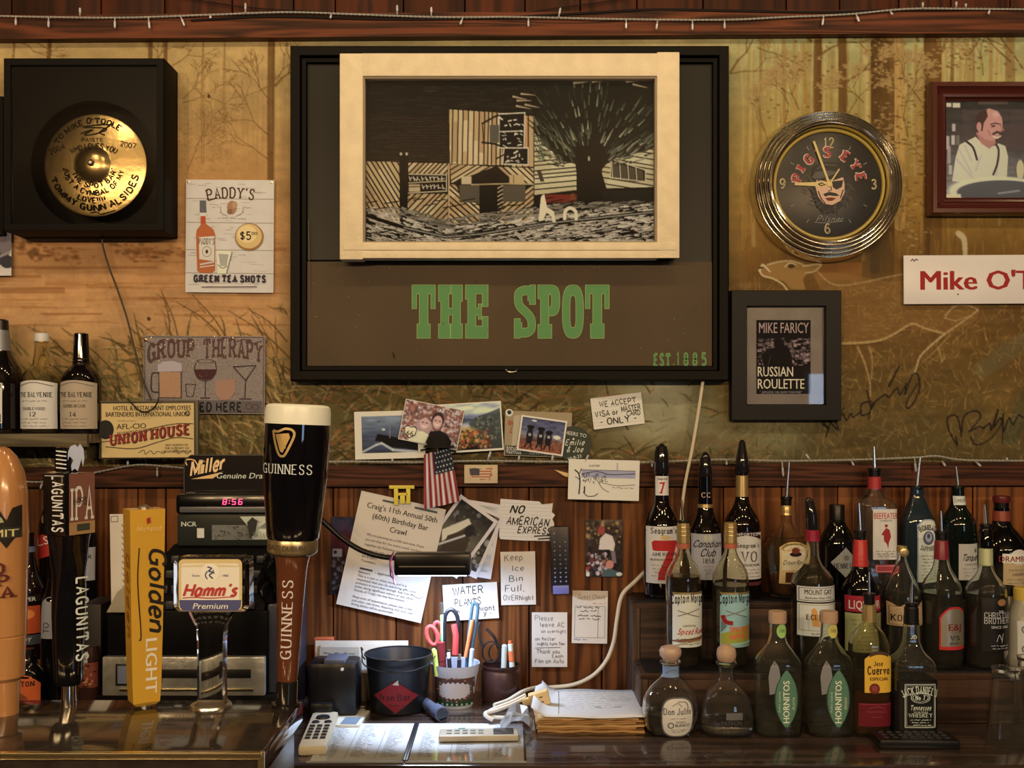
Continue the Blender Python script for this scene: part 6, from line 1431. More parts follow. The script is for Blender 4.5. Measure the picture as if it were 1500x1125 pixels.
# bucket
t = onc('metal_bucket', 'black metal ice bucket with a red diamond logo', 'bucket', 584, 2.06); s = t.s
mbk = mat('bucket black', C(30, 29, 24), .35, .4); h_ = (t.y - 957) * s
MB().lathe([(0, 38 * s), (.003, 40 * s), (h_ - .004, 48 * s), (h_, 50 * s), (h_ + .001, 49 * s), (h_ - .003, 47.5 * s), (.006, 38 * s), (.006, .0001)], mbk, 56, cap=True).build('body', t.o)
MB().lathe([(h_ - .001, 50.5 * s), (h_ + .0015, 50 * s), (h_ + .0015, 48 * s), (h_ - .001, 47.8 * s)], mbk, 56, cap=False).build('rim', t.o)
for sx in (-1, 1): MB().tube([(sx * 49 * s, 0, h_ - .012), (sx * 53 * s, 0, h_ - .006), (sx * 55 * s, 0, h_ + .012), (sx * 52 * s, 0, h_ + .006)], .0016, mbk, 6).build('handle_lug', t.o)
MB().tube(catmull([(54 * s, 0, h_ - .004), (46 * s, -.045, h_ - .012), (20 * s, -.066, h_ - .02), (-20 * s, -.066, h_ - .02), (-46 * s, -.045, h_ - .012), (-54 * s, 0, h_ - .004)], 4), .0013, mbk, 6).build('bail_handle', t.o)
def cone(t, r0, r1, v0, v1):
    """front surface of a cone: radius r0 at row v0, r1 at v1 (offsets, frame units)"""
    def sf(u, v, off):
        r = (r0 + (r1 - r0) * (v - v0) / (v1 - v0)) * t.s + off; x = u * t.s
        return x, -math.sqrt(max(r * r - x * x, 0)), -v * t.s
    return sf
D = Decal(cone(t, 48.3, 40.6, -(t.y - 961), 0), .0008, .0003, 3); cv_ = 1010 - t.y
D.shape(lambda u: cv_ - 24 * (1 - abs(u) / 32), lambda u: cv_ + 24 * (1 - abs(u) / 32), -32, 32, flat(118, 30, 26), 24, 4)
D.text('Iron Bar', 0, cv_ + 5, 9, flat(40, 24, 20), 44, 's', .2); scrib(D, -10, 12, cv_ + 12, 3, flat(50, 26, 20), .8, 2); D.poly([(-4, cv_ - 18), (4, cv_ - 25), (5, cv_ - 17)], flat(170, 160, 110)); D.build('logo', t.o)
# white pot of pens
t = onc('plastic_tub', 'white plastic tub with a green and red label holding pens and scissors', 'tub', 667, 2.09); s = t.s; H = (t.y - 970) * s; mcup = mat('tub plastic', C(190, 178, 150), .45)
MB().lathe([(0, 25 * s), (.003, 26 * s), (H * .72, 32 * s), (H * .78, 33.5 * s), (H - .003, 35.5 * s), (H, 36 * s), (H - .001, 34 * s), (.004, 25 * s), (.004, .0001)], mcup, 48).build('body', t.o)
D = Decal(cone(t, 32, 26, -(t.y - 985), 0), .0007, .0003, 3); vt = 985 - t.y + 2
D.grid(-29, vt, 29, -5, flat(92, 58, 40), 20, 3); D.grid(-28, -13, 28, -5, flat(40, 66, 36), 20, 1)
D.shape(lambda u: vt + 6 + 5 * (abs(u) / 22) ** 3 + 1.4 * math.sin(u * .9), lambda u: -16 - 4 * (abs(u) / 22) ** 3 + 1.2 * math.sin(u), -22, 22, flat(196, 176, 142), 26, 3)
for i in range(22): a = i / 22 * 6.28; D.ell(24.5 * math.cos(a) * .98, (vt - 14) / 2 + (abs(vt + 14) / 2 + 2) * math.sin(a), 1.8, 1.4, flat(168, 110, 70) if i % 2 else flat(70, 90, 50), 8)
for i in range(8): D.ell(-24 + i * 7, -9, 1.6, 1.8, flat(150, 170, 110), 8)
D.build('label_print', t.o)
def pen(name, label, x0, y0, x1, y1, d, parts, r=.0042, group=None):
    """slender thing from (x0, y0) down to (x1, y1), parts: (from, to, r factor, material, part name)"""
    t = Thing(name, label, 'pen' if 'pen' in name or 'marker' in name else 'tool', x1, y1, d)
    A_ = Vector(t.a(x1, y1)); B_ = Vector(t.a(x0, y0))
    for a, b, rf, mt, nm in parts:
        MB().tube([A_ + (B_ - A_) * a, A_ + (B_ - A_) * (a + (b - a) * .97), A_ + (B_ - A_) * b], [r * rf, r * rf, r * rf * .6], mt, 12).build(nm, t.o)
    return t
mred = mat('red handle', C(190, 62, 44), .35); mgn = mat('lime plastic', C(110, 220, 90), .35); mst = mat('steel', (.6, .58, .54), .3, 1); mtl = mat('teal plastic', C(24, 74, 72), .35); mor = mat('orange plastic', C(222, 110, 50), .4); mwh = mat('white plastic', C(206, 200, 184), .4); mdk = mat('dark plastic', C(24, 22, 22), .4)
pen('ballpoint_pen', 'lime green ballpoint pen standing tallest in the white tub', 647, 882, 652, 1000, 2.085, [(0, .35, 1, mdk, 'tip'), (.35, .85, 1, mgn, 'barrel'), (.85, 1, .8, mst, 'clip')])
def loop(t, cx, cy, rx, ry, r, mt, nm, rot=0, dy=0):
    pts = []
    for i in range(19):
        a = 2 * math.pi * i / 18; x, y = rx * math.cos(a), ry * math.sin(a); c_, s_ = math.cos(math.radians(rot)), math.sin(math.radians(rot))
        pts.append(t.a(cx + x * c_ - y * s_, cy + x * s_ + y * c_, dy))
    return MB().tube(pts, r, mt, 8, cap=False).build(nm, t.o)
t = Thing('scissors', 'red handled scissors leaning left in the white tub', 'scissors', 644, 975, 2.082)
loop(t, 633, 931, 7.5, 14, .0042, mred, 'handle', -16); loop(t, 641, 922, 6, 10, .0036, mred, 'handle', -8, .008)
MB().tube([t.a(638, 944), t.a(650, 1005)], .003, mst, 8).build('blade', t.o); MB().tube([t.a(644, 932, .006), t.a(652, 1005, .006)], .003, mst, 8).build('blade', t.o)
t = Thing('scissors', 'black and red handled scissors standing upright in the white tub', 'scissors', 662, 975, 2.084)
MB().tube(catmull([t.a(651, 960), t.a(651, 912), t.a(654, 898), t.a(661, 893), t.a(668, 899), t.a(671, 914), t.a(669, 960)], 4), .0042, mdk, 10).build('handle', t.o)
MB().tube([t.a(665, 914, -.003), t.a(668, 930, -.006), t.a(667, 958, -.004)], .0062, mred, 10).build('grip', t.o); MB().tube([t.a(658, 952), t.a(660, 1005)], .004, mst, 8).build('blade', t.o)
t = Thing('craft_knife', 'teal and orange craft knife leaning right in the white tub', 'knife', 684, 975, 2.08)
MB().tube(catmull([t.a(682, 1000), t.a(686, 940), t.a(692, 888), t.a(696, 884), t.a(700, 890), t.a(697, 915), t.a(690, 960), t.a(686, 1000)], 4), .0034, mtl, 8).build('body', t.o)
MB().tube([t.a(692, 908, -.004), t.a(688, 930, -.004), t.a(682, 962, -.004)], .0036, mor, 8).build('slider', t.o)
pen('highlighter_pen', 'short yellow pen at the left rim of the white tub', 636, 950, 640, 990, 2.062, [(0, 1, 1.2, mat('yellow green', C(200, 200, 70), .4), 'barrel')])
pen('marker_pen', 'thick red marker pen in the middle of the white tub', 646, 940, 650, 995, 2.068, [(0, .5, 1.7, mat('dark red', C(110, 30, 24), .35), 'barrel'), (.5, 1, 1.8, mat('dark red', C(110, 30, 24), .35), 'cap')])
pen('ballpoint_pen', 'short black pen with white end in the white tub', 657, 956, 660, 995, 2.062, [(0, .8, 1, mdk, 'barrel'), (.8, 1, .8, mwh, 'end_cap')]); pen('ballpoint_pen', 'dark pen with silver clip near the right of the white tub', 673, 958, 672, 995, 2.062, [(0, .8, 1, mdk, 'barrel'), (.8, 1, .8, mst, 'clip')])
pen('ballpoint_pen', 'pale grey pen at the right rim of the white tub', 692, 950, 688, 995, 2.068, [(0, 1, 1.1, mat('pale grey', C(150, 160, 150), .4), 'barrel')])
# brown crock
t = onc('stoneware_crock', 'small dark brown crock holding spectacles and pens', 'crock', 733, 2.135); s = t.s; H = (t.y - 972) * s; mcr = mat('brown glaze', C(62, 36, 24), .3)
MB().lathe([(0, 26 * s), (.004, 28 * s), (H * .8, 28 * s), (H * .86, 26.5 * s), (H - .003, 27.5 * s), (H, 28 * s), (H - .001, 26 * s), (.006, 25 * s), (.006, .001)], mcr, 48).build('body', t.o)
MB().lathe([(H - .004, 28.6 * s), (H - .001, 28.8 * s), (H - .0005, 27.6 * s)], mcr, 48, cap=False).build('rim', t.o)
t = Thing('spectacles', 'folded dark spectacles standing in the brown crock', 'glasses', 719, 975, 2.12)
loop(t, 719, 955, 12.5, 15.5, .0018, mdk, 'lens_rim'); MB().lathe([(0, 12 * t.s), (.0006, 12 * t.s)], glass_sheet(), 24, 'Y', t.a(719, 955)).build('lens', t.o); loop(t, 727, 960, 11, 14, .0016, mdk, 'lens_rim', 0, .022)
MB().tube(catmull([t.a(708, 950, .004), t.a(703, 935, .01), t.a(701, 922, .016), t.a(703, 914, .018)], 4), .0024, mdk, 8).build('temple_arm', t.o); MB().tube(catmull([t.a(730, 950, .004), t.a(725, 935), t.a(716, 924), t.a(712, 921)], 4), .0030, mdk, 8).build('temple_arm', t.o)
pen('marker_pen', 'white marker pen in the brown crock', 739, 944, 737, 1000, 2.12, [(0, 1, 1.1, mat('lilac white', C(190, 190, 200), .4), 'barrel')], .005)
pen('ballpoint_pen', 'white and orange pen in the brown crock', 747, 938, 752, 1000, 2.12, [(0, .5, 1.1, mwh, 'barrel'), (.5, .75, 1.1, mor, 'band'), (.75, .92, 1, mwh, 'upper_barrel'), (.92, 1, .7, mor, 'button')], .005)
# letters, label and box behind the bucket
t = onc('letter_rack', 'dark letter rack of envelopes standing behind the bucket', 'rack', 532, 2.150)
flatbox(t, -.085, -.012, .085, .016, 0, .055, mdk, 'tray', .003)
for i, (y0, v0, v1, u0, u1, mt) in enumerate(((.008, -62, -92, -70, 66, mat('envelope white', N(196, 196, 196), .6)), (.002, -40, -84, -62, 30, mat('envelope white', N(196, 196, 196), .6)), (-.004, -40, -78, -64, -6, mat('envelope grey', N(160, 160, 160), .6)))):
    e = Thing('envelope', ('tallest white envelope at the back of the letter rack', 'white envelope with writing in the middle of the letter rack', 'grey scribbled envelope at the front of the letter rack')[i], 'envelope', 532, t.y, 2.150 + y0)
    mb = MB(); mb.box((0 + (u0 + u1) / 2 * e.s, 0, .070 - i * .003), ((u1 - u0) * e.s, .0012, .092 - i * .008), mt); mb.build('paper', e.o)
    if i == 2:
        D = Decal(e.surf(-.0008), .0003)
        for j in range(4): scrib(D, u0 + 6, u1 - 6, -64 + j * 6, 3.4, ikb, .8, 30 + j)
        D.build('handwriting', e.o)
t = onc('orange_box', 'small orange box standing at the left end of the letter rack', 'box', 474, 2.165)
t.box(-13, -(t.y - 934), 14, 0, -.006, .012, mat('orange card', C(200, 96, 44), .5), .0006).build('carton', t.o); D = Decal(t.surf(-.006), .0003); D.rect(-12, -(t.y - 936), 13, -(t.y - 963), 1, flat(120, 40, 30)); D.text('HOT', 2, -(t.y - 948), 7, flat(80, 30, 20), 18, 'b'); D.build('print', t.o)
t = onc('card_reader', 'black card terminal standing left of the bucket', 'machine', 494, 2.02); md_ = mat('soft black plastic', C(12, 12, 12), .33)
t.box(-40, -(t.y - 966), 32, 0, -.03, .045, md_, .012).build('body', t.o); flatbox(t, -.045, -.05, .0, -.02, 0, .035, md_, 'front_lip', .008)
t.box(-16, -(t.y - 962), 14, -(t.y - 968), -.028, .03, mat('grey plastic', C(70, 68, 64), .4), .002).build('paper_flap', t.o)
MB().lathe([(0, .003), (-.002, .003)], mat('white key', (.7, .75, .85), .4), 10, 'Y', t.a(505, 975, -.03)).build('button', t.o)
t = onc('card_box', 'tan cardboard box half hidden behind the bucket', 'box', 540, 2.125); t.box(-18, -(t.y - 984), 26, 0, -.01, .02, mat('kraft board', C(120, 90, 56), .7), .001).build('carton', t.o)
# flashlight
t = onc('flashlight', 'small grey flashlight lying by the white tub', 'flashlight', 640, 2.0)
B0, B1 = Vector((-.026, .05, .014)), Vector((.012, -.03, .014)); mfl = mat('grey rubber', C(66, 68, 70), .4)
q = lambda a: B0 + (B1 - B0) * a
MB().tube([q(0), q(.02), q(.28), q(.3)], [.009, .011, .011, .0095], mfl, 18).build('tail_cap', t.o); MB().tube([q(.3), q(.6)], .0105, mfl, 18).build('barrel', t.o); MB().tube([q(.6), q(.66), q(1)], [.0105, .0138, .0138], mfl, 20).build('head', t.o)
MB().tube([q(1), q(1.01)], .0115, mat('dark lens', C(14, 14, 18), .1), 20).build('lens', t.o)
# plastic sleeved lists
for i, (lab, xa, xb, ya, yb) in enumerate((('left printed price list under clear plastic on the counter', -.335, -.182, 1.738, 1.955), ('right printed price list under clear plastic on the counter', -.172, .020, 1.738, 1.955))):
    t = onc('price_list', lab, 'paper', 600, 1.85); t.o.location = ((xa + xb) / 2, (ya + yb) / 2, ZC + .0006); w_, h2 = (xb - xa) / 2, (yb - ya) / 2
    flatbox(t, -w_, -h2, w_, h2, 0, .0012, mat('sheet white', N(226, 232, 242), .6), 'paper', 0); D = topd(t, .0012); U, V = w_ * 1000, h2 * 1000
    for c_ in range(3):
        for j in range(26): scrib(D, -U + 12 + c_ * (2 * U / 3), -U + 12 + c_ * (2 * U / 3) + rq.uniform(16, 30), -V + 14 + j * 7.2, 3.4, tk2, 1.1, rq.randint(0, 999))
        if c_: D.line([(-U + 4 + c_ * (2 * U / 3), -V + 8), (-U + 4 + c_ * (2 * U / 3), V - 8)], .6, tk2)
    D.build('print', t.o)
    MB().add([(-w_ - .004, -h2 - .006, .0024), (w_ + .004, -h2 - .006, .0024), (w_ + .004, h2 + .002, .0024), (-w_ - .004, h2 + .002, .0024)], [(0, 1, 2, 3)], glass_sheet()).build('plastic_sleeve', t.o, fix=False)
    MB().box((w_ + .003 if i == 0 else -w_ - .003, 0, .0018), (.004, 2 * h2, .003), mdk, .001).build('binding', t.o)
    flatbox(t, -w_ - .004, -h2 - .008, w_ + .004, -h2 - .006, 0, .003, mat('sleeve edge', N(150, 156, 160), .3), 'seam', 0)
def keypad(t, nx, ny, x0, y0, dx, dy, z, w_, d_, mt, nm='key'):
    for i in range(nx):
        for j in range(ny): MB().box((x0 + i * dx, y0 + j * dy, z), (w_, d_, .0024), mt, .0007).build(nm, t.o)
t = onc('climate_remote', 'cream air conditioner remote lying on the right price list', 'remote', 701, 1.86); t.o.location.z = ZC + .0034; t.o.rotation_euler = (0, 0, math.radians(2)); mcrm = mat('ivory plastic', N(176, 172, 158), .4)
flatbox(t, -.070, -.024, .070, .024, 0, .011, mcrm, 'body', .004); flatbox(t, .026, -.017, .062, .017, .0108, .0122, mat('lcd dark', N(52, 54, 58), .2), 'display', .0006)
keypad(t, 5, 2, -.052, -.008, .014, .016, .0115, .009, .007, mat('button grey', N(140, 150, 160), .5), 'button'); flatbox(t, -.036, .017, -.024, .022, .0105, .0125, mat('aqua button', N(110, 180, 190), .4), 'power_button', .0006)
t = onc('cordless_phone', 'cream telephone handset lying at the corner by the tap tower', 'phone', 470, 1.88, rot=4); mb = MB()
flatbox(t, -.026, -.112, .022, .10, 0, .018, mcrm, 'body', .006); keypad(t, 3, 5, -.015, -.07, .013, .018, .0188, .009, .009, mdk, 'key')
MB().lathe([(.018, .013), (.021, .012), (.0212, .0005)], mdk, 20, c=(-.002, .055, 0)).build('dial_pad', t.o); MB().lathe([(.018, .007), (.0205, .006)], mdk, 16, c=(-.012, .026, 0)).build('button', t.o); MB().lathe([(.018, .007), (.0205, .006)], mdk, 16, c=(.010, .026, 0)).build('button', t.o)
t = onc('notepad', 'small white pad with a blue panel beyond the telephone', 'notepad', 517, 1.98, rot=-4); flatbox(t, -.032, -.05, .022, .05, 0, .006, mat('pad white', N(196, 200, 196), .6), 'paper', .0006); flatbox(t, -.014, -.046, .016, .0, .0058, .0066, mat('blue panel', N(110, 130, 160), .5), 'printed_panel', 0)
t = onc('door_key', 'steel key lying in front of the card terminal', 'key', 512, 2.07); flatbox(t, -.01, -.002, .03, .002, 0, .003, mst, 'blade', .0006); MB().lathe([(0, .008), (.003, .008)], mst, 20, c=(-.016, 0, 0)).build('bow', t.o)
# stack of envelopes with a list on top
for i in range(6):
    lab = ('lowest', 'second lowest', 'third lowest', 'third highest', 'second highest', 'topmost')[i] + ' kraft envelope in the pile beside the plug'
    t = onc('kraft_envelope', lab, 'envelope', 862, 2.0, group='kraft envelopes in the pile'); t.o.location = (.142 + rq.uniform(-.004, .004), 2.0 + rq.uniform(-.003, .003), ZC + .0046 * i); t.o.rotation_euler = (0, 0, math.radians(rq.uniform(-2, 2)))
    mb = MB(); n = 14; x0, x1, y0, y1 = -.098, .096 - (.012 if i % 2 else 0), -.095, .095; vs = []
    for j in range(n + 1):
        x = x0 + (x1 - x0) * j / n; zz = .0022 + .0008 * math.sin(j * 1.3 + i)
        yy = y0 + rq.uniform(-.0012, .0012); vs += [(x, yy, zz - .0020), (x, yy + .0003, zz + .0016), (x, y1, zz + .0016), (x, y1, zz - .0020)]
    fs = [(a, b, c + 4 if 0 else b + 4, a + 4) for j in range(n) for a, b, c in (((j * 4), (j * 4 + 1), 0), ((j * 4 + 1), (j * 4 + 2), 0), ((j * 4 + 2), (j * 4 + 3), 0), )]
    fs += [(j * 4 + 3, j * 4, j * 4 + 4, j * 4 + 7) for j in range(n)] + [(0, 3, 2, 1), (n * 4, n * 4 + 1, n * 4 + 2, n * 4 + 3)]
    mb.add(vs, fs, mat('kraft %d' % (i % 3), N(*[(176, 142, 96), (160, 124, 80), (190, 160, 116)][i % 3]), .7, var=.12, vs=60)); mb.build('paper', t.o)
ZS = ZC + .0046 * 6 + .0012
t = onc('handwritten_list', 'white sheet with handwriting on top of the envelope pile', 'paper', 862, 2.0); t.o.location = (.139, 1.99, ZS)
mb = MB(); n = 16; vs = []
def hgt(x, y): return .0015 + .0012 * math.sin(x * 40 + y * 25) + (.016 * max(0, (-x - .072) / .03) ** 2) + .0
for j in range(n + 1):
    for k_ in range(9):
        x = -.105 + .21 * j / n; y = -.100 + .20 * k_ / 8; x2 = x + (.010 if k_ > 6 and j < 3 else 0); vs.append((x2 + (y + .1) * .08, y, hgt(x, y)))
fs = [(a * 9 + b, (a + 1) * 9 + b, (a + 1) * 9 + b + 1, a * 9 + b + 1) for a in range(n) for b in range(8)]
mb.add(vs, fs, mat('sheet list', N(206, 212, 222), .6)); o = mb.build('paper', t.o, angle=0); md2 = o.modifiers.new('thick', 'SOLIDIFY'); md2.thickness = .0005
D = Decal(lambda u, v, o_: (u / 1000. + (-v / 1000. + .1) * .08, -v / 1000., hgt(u / 1000., -v / 1000.) + o_), .0006, .0001)
for i in range(9): scrib(D, -50 + rq.uniform(-10, 10), 60 + rq.uniform(-30, 30), -84 + i * 15, 5, ikb, .9, 60 + i)
D.line([(-62, -90), (-56, 80)], .7, ikb); D.line([(10, 30), (60, 34)], 5, mat('teal ink', N(90, 140, 150), .5)); D.line([(60, -50), (78, -30), (50, -20), (20, -28)], .8, ikb, True); D.build('handwriting', t.o)
t = onc('clear_bag', 'crumpled clear plastic bag at the left end of the envelope pile', 'bag', 785, 1.97); t.o.location = (.008, 1.93, ZC)
bm_ = MB(); 
for i in range(7):
    for j in range(6): bm_.v.append((-.028 + i * .0095 + rq.uniform(-.004, .004), -.055 + j * .018 + rq.uniform(-.005, .005), .004 + .052 * math.sin(math.pi * (i + .2) / 7) * (.5 + .5 * rq.random()) * (1 - .12 * abs(j - 2.5))))
bm_.f = [(i * 6 + j, i * 6 + j + 1, (i + 1) * 6 + j + 1, (i + 1) * 6 + j) for i in range(6) for j in range(5)]; bm_.mi = [0] * len(bm_.f); bm_.m(mat('cellophane', N(200, 206, 214), .16, trans=.75, ior=1.2)); bm_.build('film', t.o, angle=0, smooth=False)
# extension cord with triple socket
mcd = mat('cream cord', N(206, 204, 196), .45)
t = Thing('extension_cord', 'cream extension cord hanging down the boards to the papers', 'cord', 800, 1006, 2.17)
pts = [(946, 836, 0), (930, 852, 0), (911, 872, 0), (904, 906, .0), (899, 940, 0), (888, 968, -.0), (868, 990, -.0), (840, 1003, -.002), (806, 1007, -.004), (782, 1008, -.03), (764, 1014, -.06), (744, 1026, -.09), (724, 1033, -.12)]
MB().tube([P(p_[0], p_[1], 2.17 + p_[2]) - t.o.location for p_ in catmull(pts, 5)], .0042, mcd, 10).build('cable', t.o)
t = Thing('triple_socket', 'cream triple socket with its doubled cord folded on the counter', 'socket', 788, 1022, 1.98)
MB().tube([P(p_[0], p_[1] - 2, 1.98 + p_[2]) - t.o.location for p_ in catmull([(770, 1024, 0), (745, 1036, -.01), (722, 1044, -.02), (712, 1046, -.02), (712, 1051, -.02), (730, 1053, -.025), (760, 1055, -.03), (778, 1057, -.04)], 5)], .0036, mcd, 8).build('cable', t.o); MB().tube([P(p_[0], p_[1] - 2, 1.98 + p_[2]) - t.o.location for p_ in catmull([(770, 1020, .003), (748, 1031, -.006), (720, 1042, -.016), (712, 1050, -.025), (722, 1057, -.03)], 5)], .0036, mcd, 8).build('cable', t.o)
R3 = Matrix.Rotation(math.radians(-22), 3, 'Y'); my = mat('aged ivory', N(206, 184, 136), .4)
MB().box(t.a(790, 1023), (.038, .022, .026), my, .003, Matrix.Rotation(math.radians(-16), 3, 'Y')).build('body', t.o); MB().box(t.a(773, 1027), (.022, .014, .014), my, .004, Matrix.Rotation(math.radians(-16), 3, 'Y')).build('strain_relief', t.o)
for u, v in ((792, 1019), (794, 1026)): MB().box(t.a(u, v, -.0112), (.006, .001, .0018), mdk, 0, Matrix.Rotation(math.radians(-16), 3, 'Y')).build('slot', t.o)
wire('hanging_cord', 'cream cord running down the wall behind the whisky bottles', [(1030, 556), (1022, 610), (1013, 662), (1003, 712), (998, 760), (996, 830)], 2.172, .0034, mcd)
t = onc('tv_remote', 'black remote lying on the counter before the square whiskey bottle', 'remote', 1338, 1.835, rot=-2); flatbox(t, -.068, -.032, .070, .030, 0, .016, mat('remote black', C(14, 13, 12), .3), 'body', .005); keypad(t, 8, 3, -.052, -.016, .0148, .016, .0166, .009, .008, mat('button black', C(34, 32, 30), .4), 'button')

# ================================================================ front bar with the tap tower
t = Thing('bar_counter', 'front bar under the beer taps', 'counter', 0, 0, 1); t.o.location = (0, .86, 0)
MB().box((0, 0, 1.05), (3.4, .70, .04), w_ct, .006).build('top', t.o); MB().box((0, .1, .515), (3.4, .36, 1.03), w_cab, .003).build('front_panel', t.o)
TZ = CZ - .309; XT = pxx(440, 1.16)
t = Thing('tap_tower', 'dark polished beer tap tower with a brass front edge', 'tap tower', 0, 0, 1); t.o.location = (XT, .992, 1.07)
hh = TZ - 1.07; m_tt = mat('polished dark stone', C(46, 34, 21), .09, coat=.3, var=.4, vs=60); Lt = 1.15
MB().box((-Lt / 2, .092, hh - .012), (Lt, .184, .024), m_tt, .003).build('top_slab', t.o)
MB().box((-Lt / 2 - .003, .094, (hh - .024) / 2), (Lt - .012, .172, hh - .024), mat('tower side', C(34, 28, 22), .25, var=.4, vs=30), .002).build('body', t.o)
mbr = mat('polished brass', C(226, 184, 104), .22, 1.0)
MB().box((-Lt / 2 - .001, -.003, hh - .0035), (Lt - .002, .007, .007), mbr, .0012).build('brass_edge', t.o)
MB().box((-.003, -.001, hh / 2), (.006, .006, hh), mbr, .001).build('corner_strip', t.o)
MB().box((-Lt / 2 - .006, .004, (hh - .008) / 2), (Lt - .016, .006, hh - .012), mat('hammered brass', C(190, 144, 76), .3, 1.0, bump=1.0, bs=260, var=.6, vs=24), 0).build('hammered_panel', t.o)
def tap(name, label, x, d=1.15, rot=0, yaw=0):
    t = Thing(name, label, 'beer tap', x, CY + .309 * F / d, d, rot, yaw=yaw); return t
def prof(t, rows, mt, nm, n=40, ex=2.0, ar=1.0, cap=True, par=None, cx=0, cyy=0):
    return MB().lathe([((t.y - a) * t.s, b * t.s) for a, b in rows], mt, n, 'Z', (cx * t.s, cyy, 0), ex, ar, cap).build(nm, par or t.o)
m_pint = mat('stout black', C(6, 6, 8), .05, coat=1.0)
# Guinness
t = tap('beer_tap', 'pint glass shaped Guinness tap handle with a cream top', 419, rot=2.35)
base_ = t.y
prof(t, [(base_, 21), (base_ - 4, 21), (base_ - 5, 16), (998, 16), (996, 14)], mat('black chrome', (.05, .05, .05), .1, .8), 'collar')
prof(t, [(997, 14), (990, 15.5), (940, 17), (870, 20), (835, 22), (820, 24), (812, 27)], mat('brown resin', C(92, 46, 20), .16, coat=.6), 'stem')
prof(t, [(812, 30), (809, 35), (806, 36.5), (792, 36.5), (788, 35)], mat('pale gold', C(170, 138, 80), .3, .8), 'gold_band')
bp = [(789, 36), (786, 38), (770, 39.5), (740, 42.5), (700, 46), (660, 47.8), (640, 48), (621, 48)]
prof(t, bp, m_pint, 'pint_body', 56)
prof(t, [(621.5, 47.7), (604, 47.5), (596, 46.5), (593, 43), (592, 36)], mat('cream foam', C(226, 206, 166), .3), 'foam_top', 56)
def rsf(t, pf):
    rs_ = [a for a, b in pf][::-1]; rr = [b for a, b in pf][::-1]
    def sf(u, v, off):
        r = (np.interp(v, rs_, rr)) * t.s + off; x = u * t.s; return x, -math.sqrt(max(r * r - x * x, 1e-8)), (t.y - v) * t.s
    return sf
D = Decal(rsf(t, bp), .0005, .0003, 3); D.text('GUINNESS', -5, 692, 13.5, flat(196, 188, 164), 74, 's', .15, contrast=.5); 
gd = mat('harp gold', C(206, 160, 84), .3, .6)
D.line([(-26, 631), (-18, 632), (-8, 628), (2, 629), (6, 636), (0, 652), (-6, 664), (-10, 667), (-16, 664), (-22, 648), (-26, 631)], 3.4, gd, True); D.poly([(-22, 636), (-2, 634), (0, 640), (-10, 662), (-14, 660)], mat('harp dark gold', C(186, 140, 66), .35, .5))
for i in range(4): D.line([(-20 + i * 4, 636), (-15 + i * 3, 656)], .8, gd)
D.build('lettering', t.o)
D = Decal(rsf(t, [(812, 36.5), (788, 36.5)]), .0005, .0003, 3); D.text('GATE DUBLIN', -4, 803, 8, flat(84, 60, 28), 58, 'b', bold=.02); D.build('lettering', t.o)
D = Decal(rsf(t, [(997, 14.5), (990, 15.6), (940, 17.1), (870, 20.1), (835, 22.2), (820, 24.1)]), .0006, .0003, 3); D.text('GUINNESS', 7, 903, 15, flat(206, 180, 140), 116, 's', .15, rot=-90, contrast=.5); D.build('lettering', t.o)
# Hamm's
m_acr = mat('clear acrylic', (.97, .97, .95), .03, trans=1.0, ior=1.40)
t = tap('beer_tap', 'clear acrylic Hamm\'s Premium tap handle with a square badge', 309)
def rrect(w, h, r, n=5):
    out = []
    for cx_, cy_, a0 in ((w - r, h - r, 0), (-w + r, h - r, 90), (-w + r, -h + r, 180), (w - r, -h + r, 270)):
        for i in range(n + 1): a = math.radians(a0 + 90 * i / n); out.append((cx_ + r * math.cos(a), cy_ + r * math.sin(a)))
    return out
def plate(t, cx, cy, w, h, r, y0, y1, mt, nm, bev=.0):
    mb = MB(); p_ = rrect(w, h, r); n = len(p_); k_ = 1 - bev / w
    rings = [(p_, y1), (p_, y0 + bev * t.s), ([(a * k_, b * k_) for a, b in p_], y0)]
    vs = [((cx + a) * t.s, y, (t.y - cy + b) * t.s) for q_, y in rings for a, b in q_]
    fs = [(i * n + j, i * n + (j + 1) % n, (i + 1) * n + (j + 1) % n, (i + 1) * n + j) for i in range(2) for j in range(n)] + [tuple(range(n)), tuple(range(2 * n, 3 * n))[::-1]]
    return mb.add(vs, fs, mt).build(nm, t.o)
plate(t, 4, 854, 55, 40, 11, -.012, .011, m_acr, 'badge_block', 5)
mb = MB(); vs = []; rows = [(894, 31, .0095), (904, 27, .009), (916, 20, .009), (940, 18.5, .009), (1000, 18.5, .009), (1026, 19, .009), (base_ - 6, 21, .010), (base_, 24, .012)]
for v, hw, hd in rows:
    for a, b in ((-hw, -hd), (-hw * .55, -hd * 1.3), (hw * .55, -hd * 1.3), (hw, -hd), (hw, hd), (-hw, hd)): vs.append(((a + 2) * t.s, b, (t.y - v) * t.s))
n = len(rows); fs = [(i * 6 + j, i * 6 + (j + 1) % 6, (i + 1) * 6 + (j + 1) % 6, (i + 1) * 6 + j) for i in range(n - 1) for j in range(6)] + [tuple(range(6)), tuple(range(n * 6 - 6, n * 6))[::-1]]
mb.add(vs, fs, m_acr).build('stem', t.o, angle=30)
prof(t, [(base_, 30), (base_ - 3, 29), (base_ - 4, 22)], mst, 'base_ring')
sfh = lambda u, v, off: (u * t.s, -.0123 - off, (t.y - v) * t.s)
D = Decal(sfh, .0004, .00015); cr_, rdh, blh = flat(224, 200, 146), flat(176, 54, 40), flat(44, 54, 100)
D.poly([(4 + a, 854 - b) for a, b in rrect(46, 37, 7)], flat(206, 170, 96)); D.poly([(4 + a, 851 - b) for a, b in rrect(42, 28, 5)], cr_)
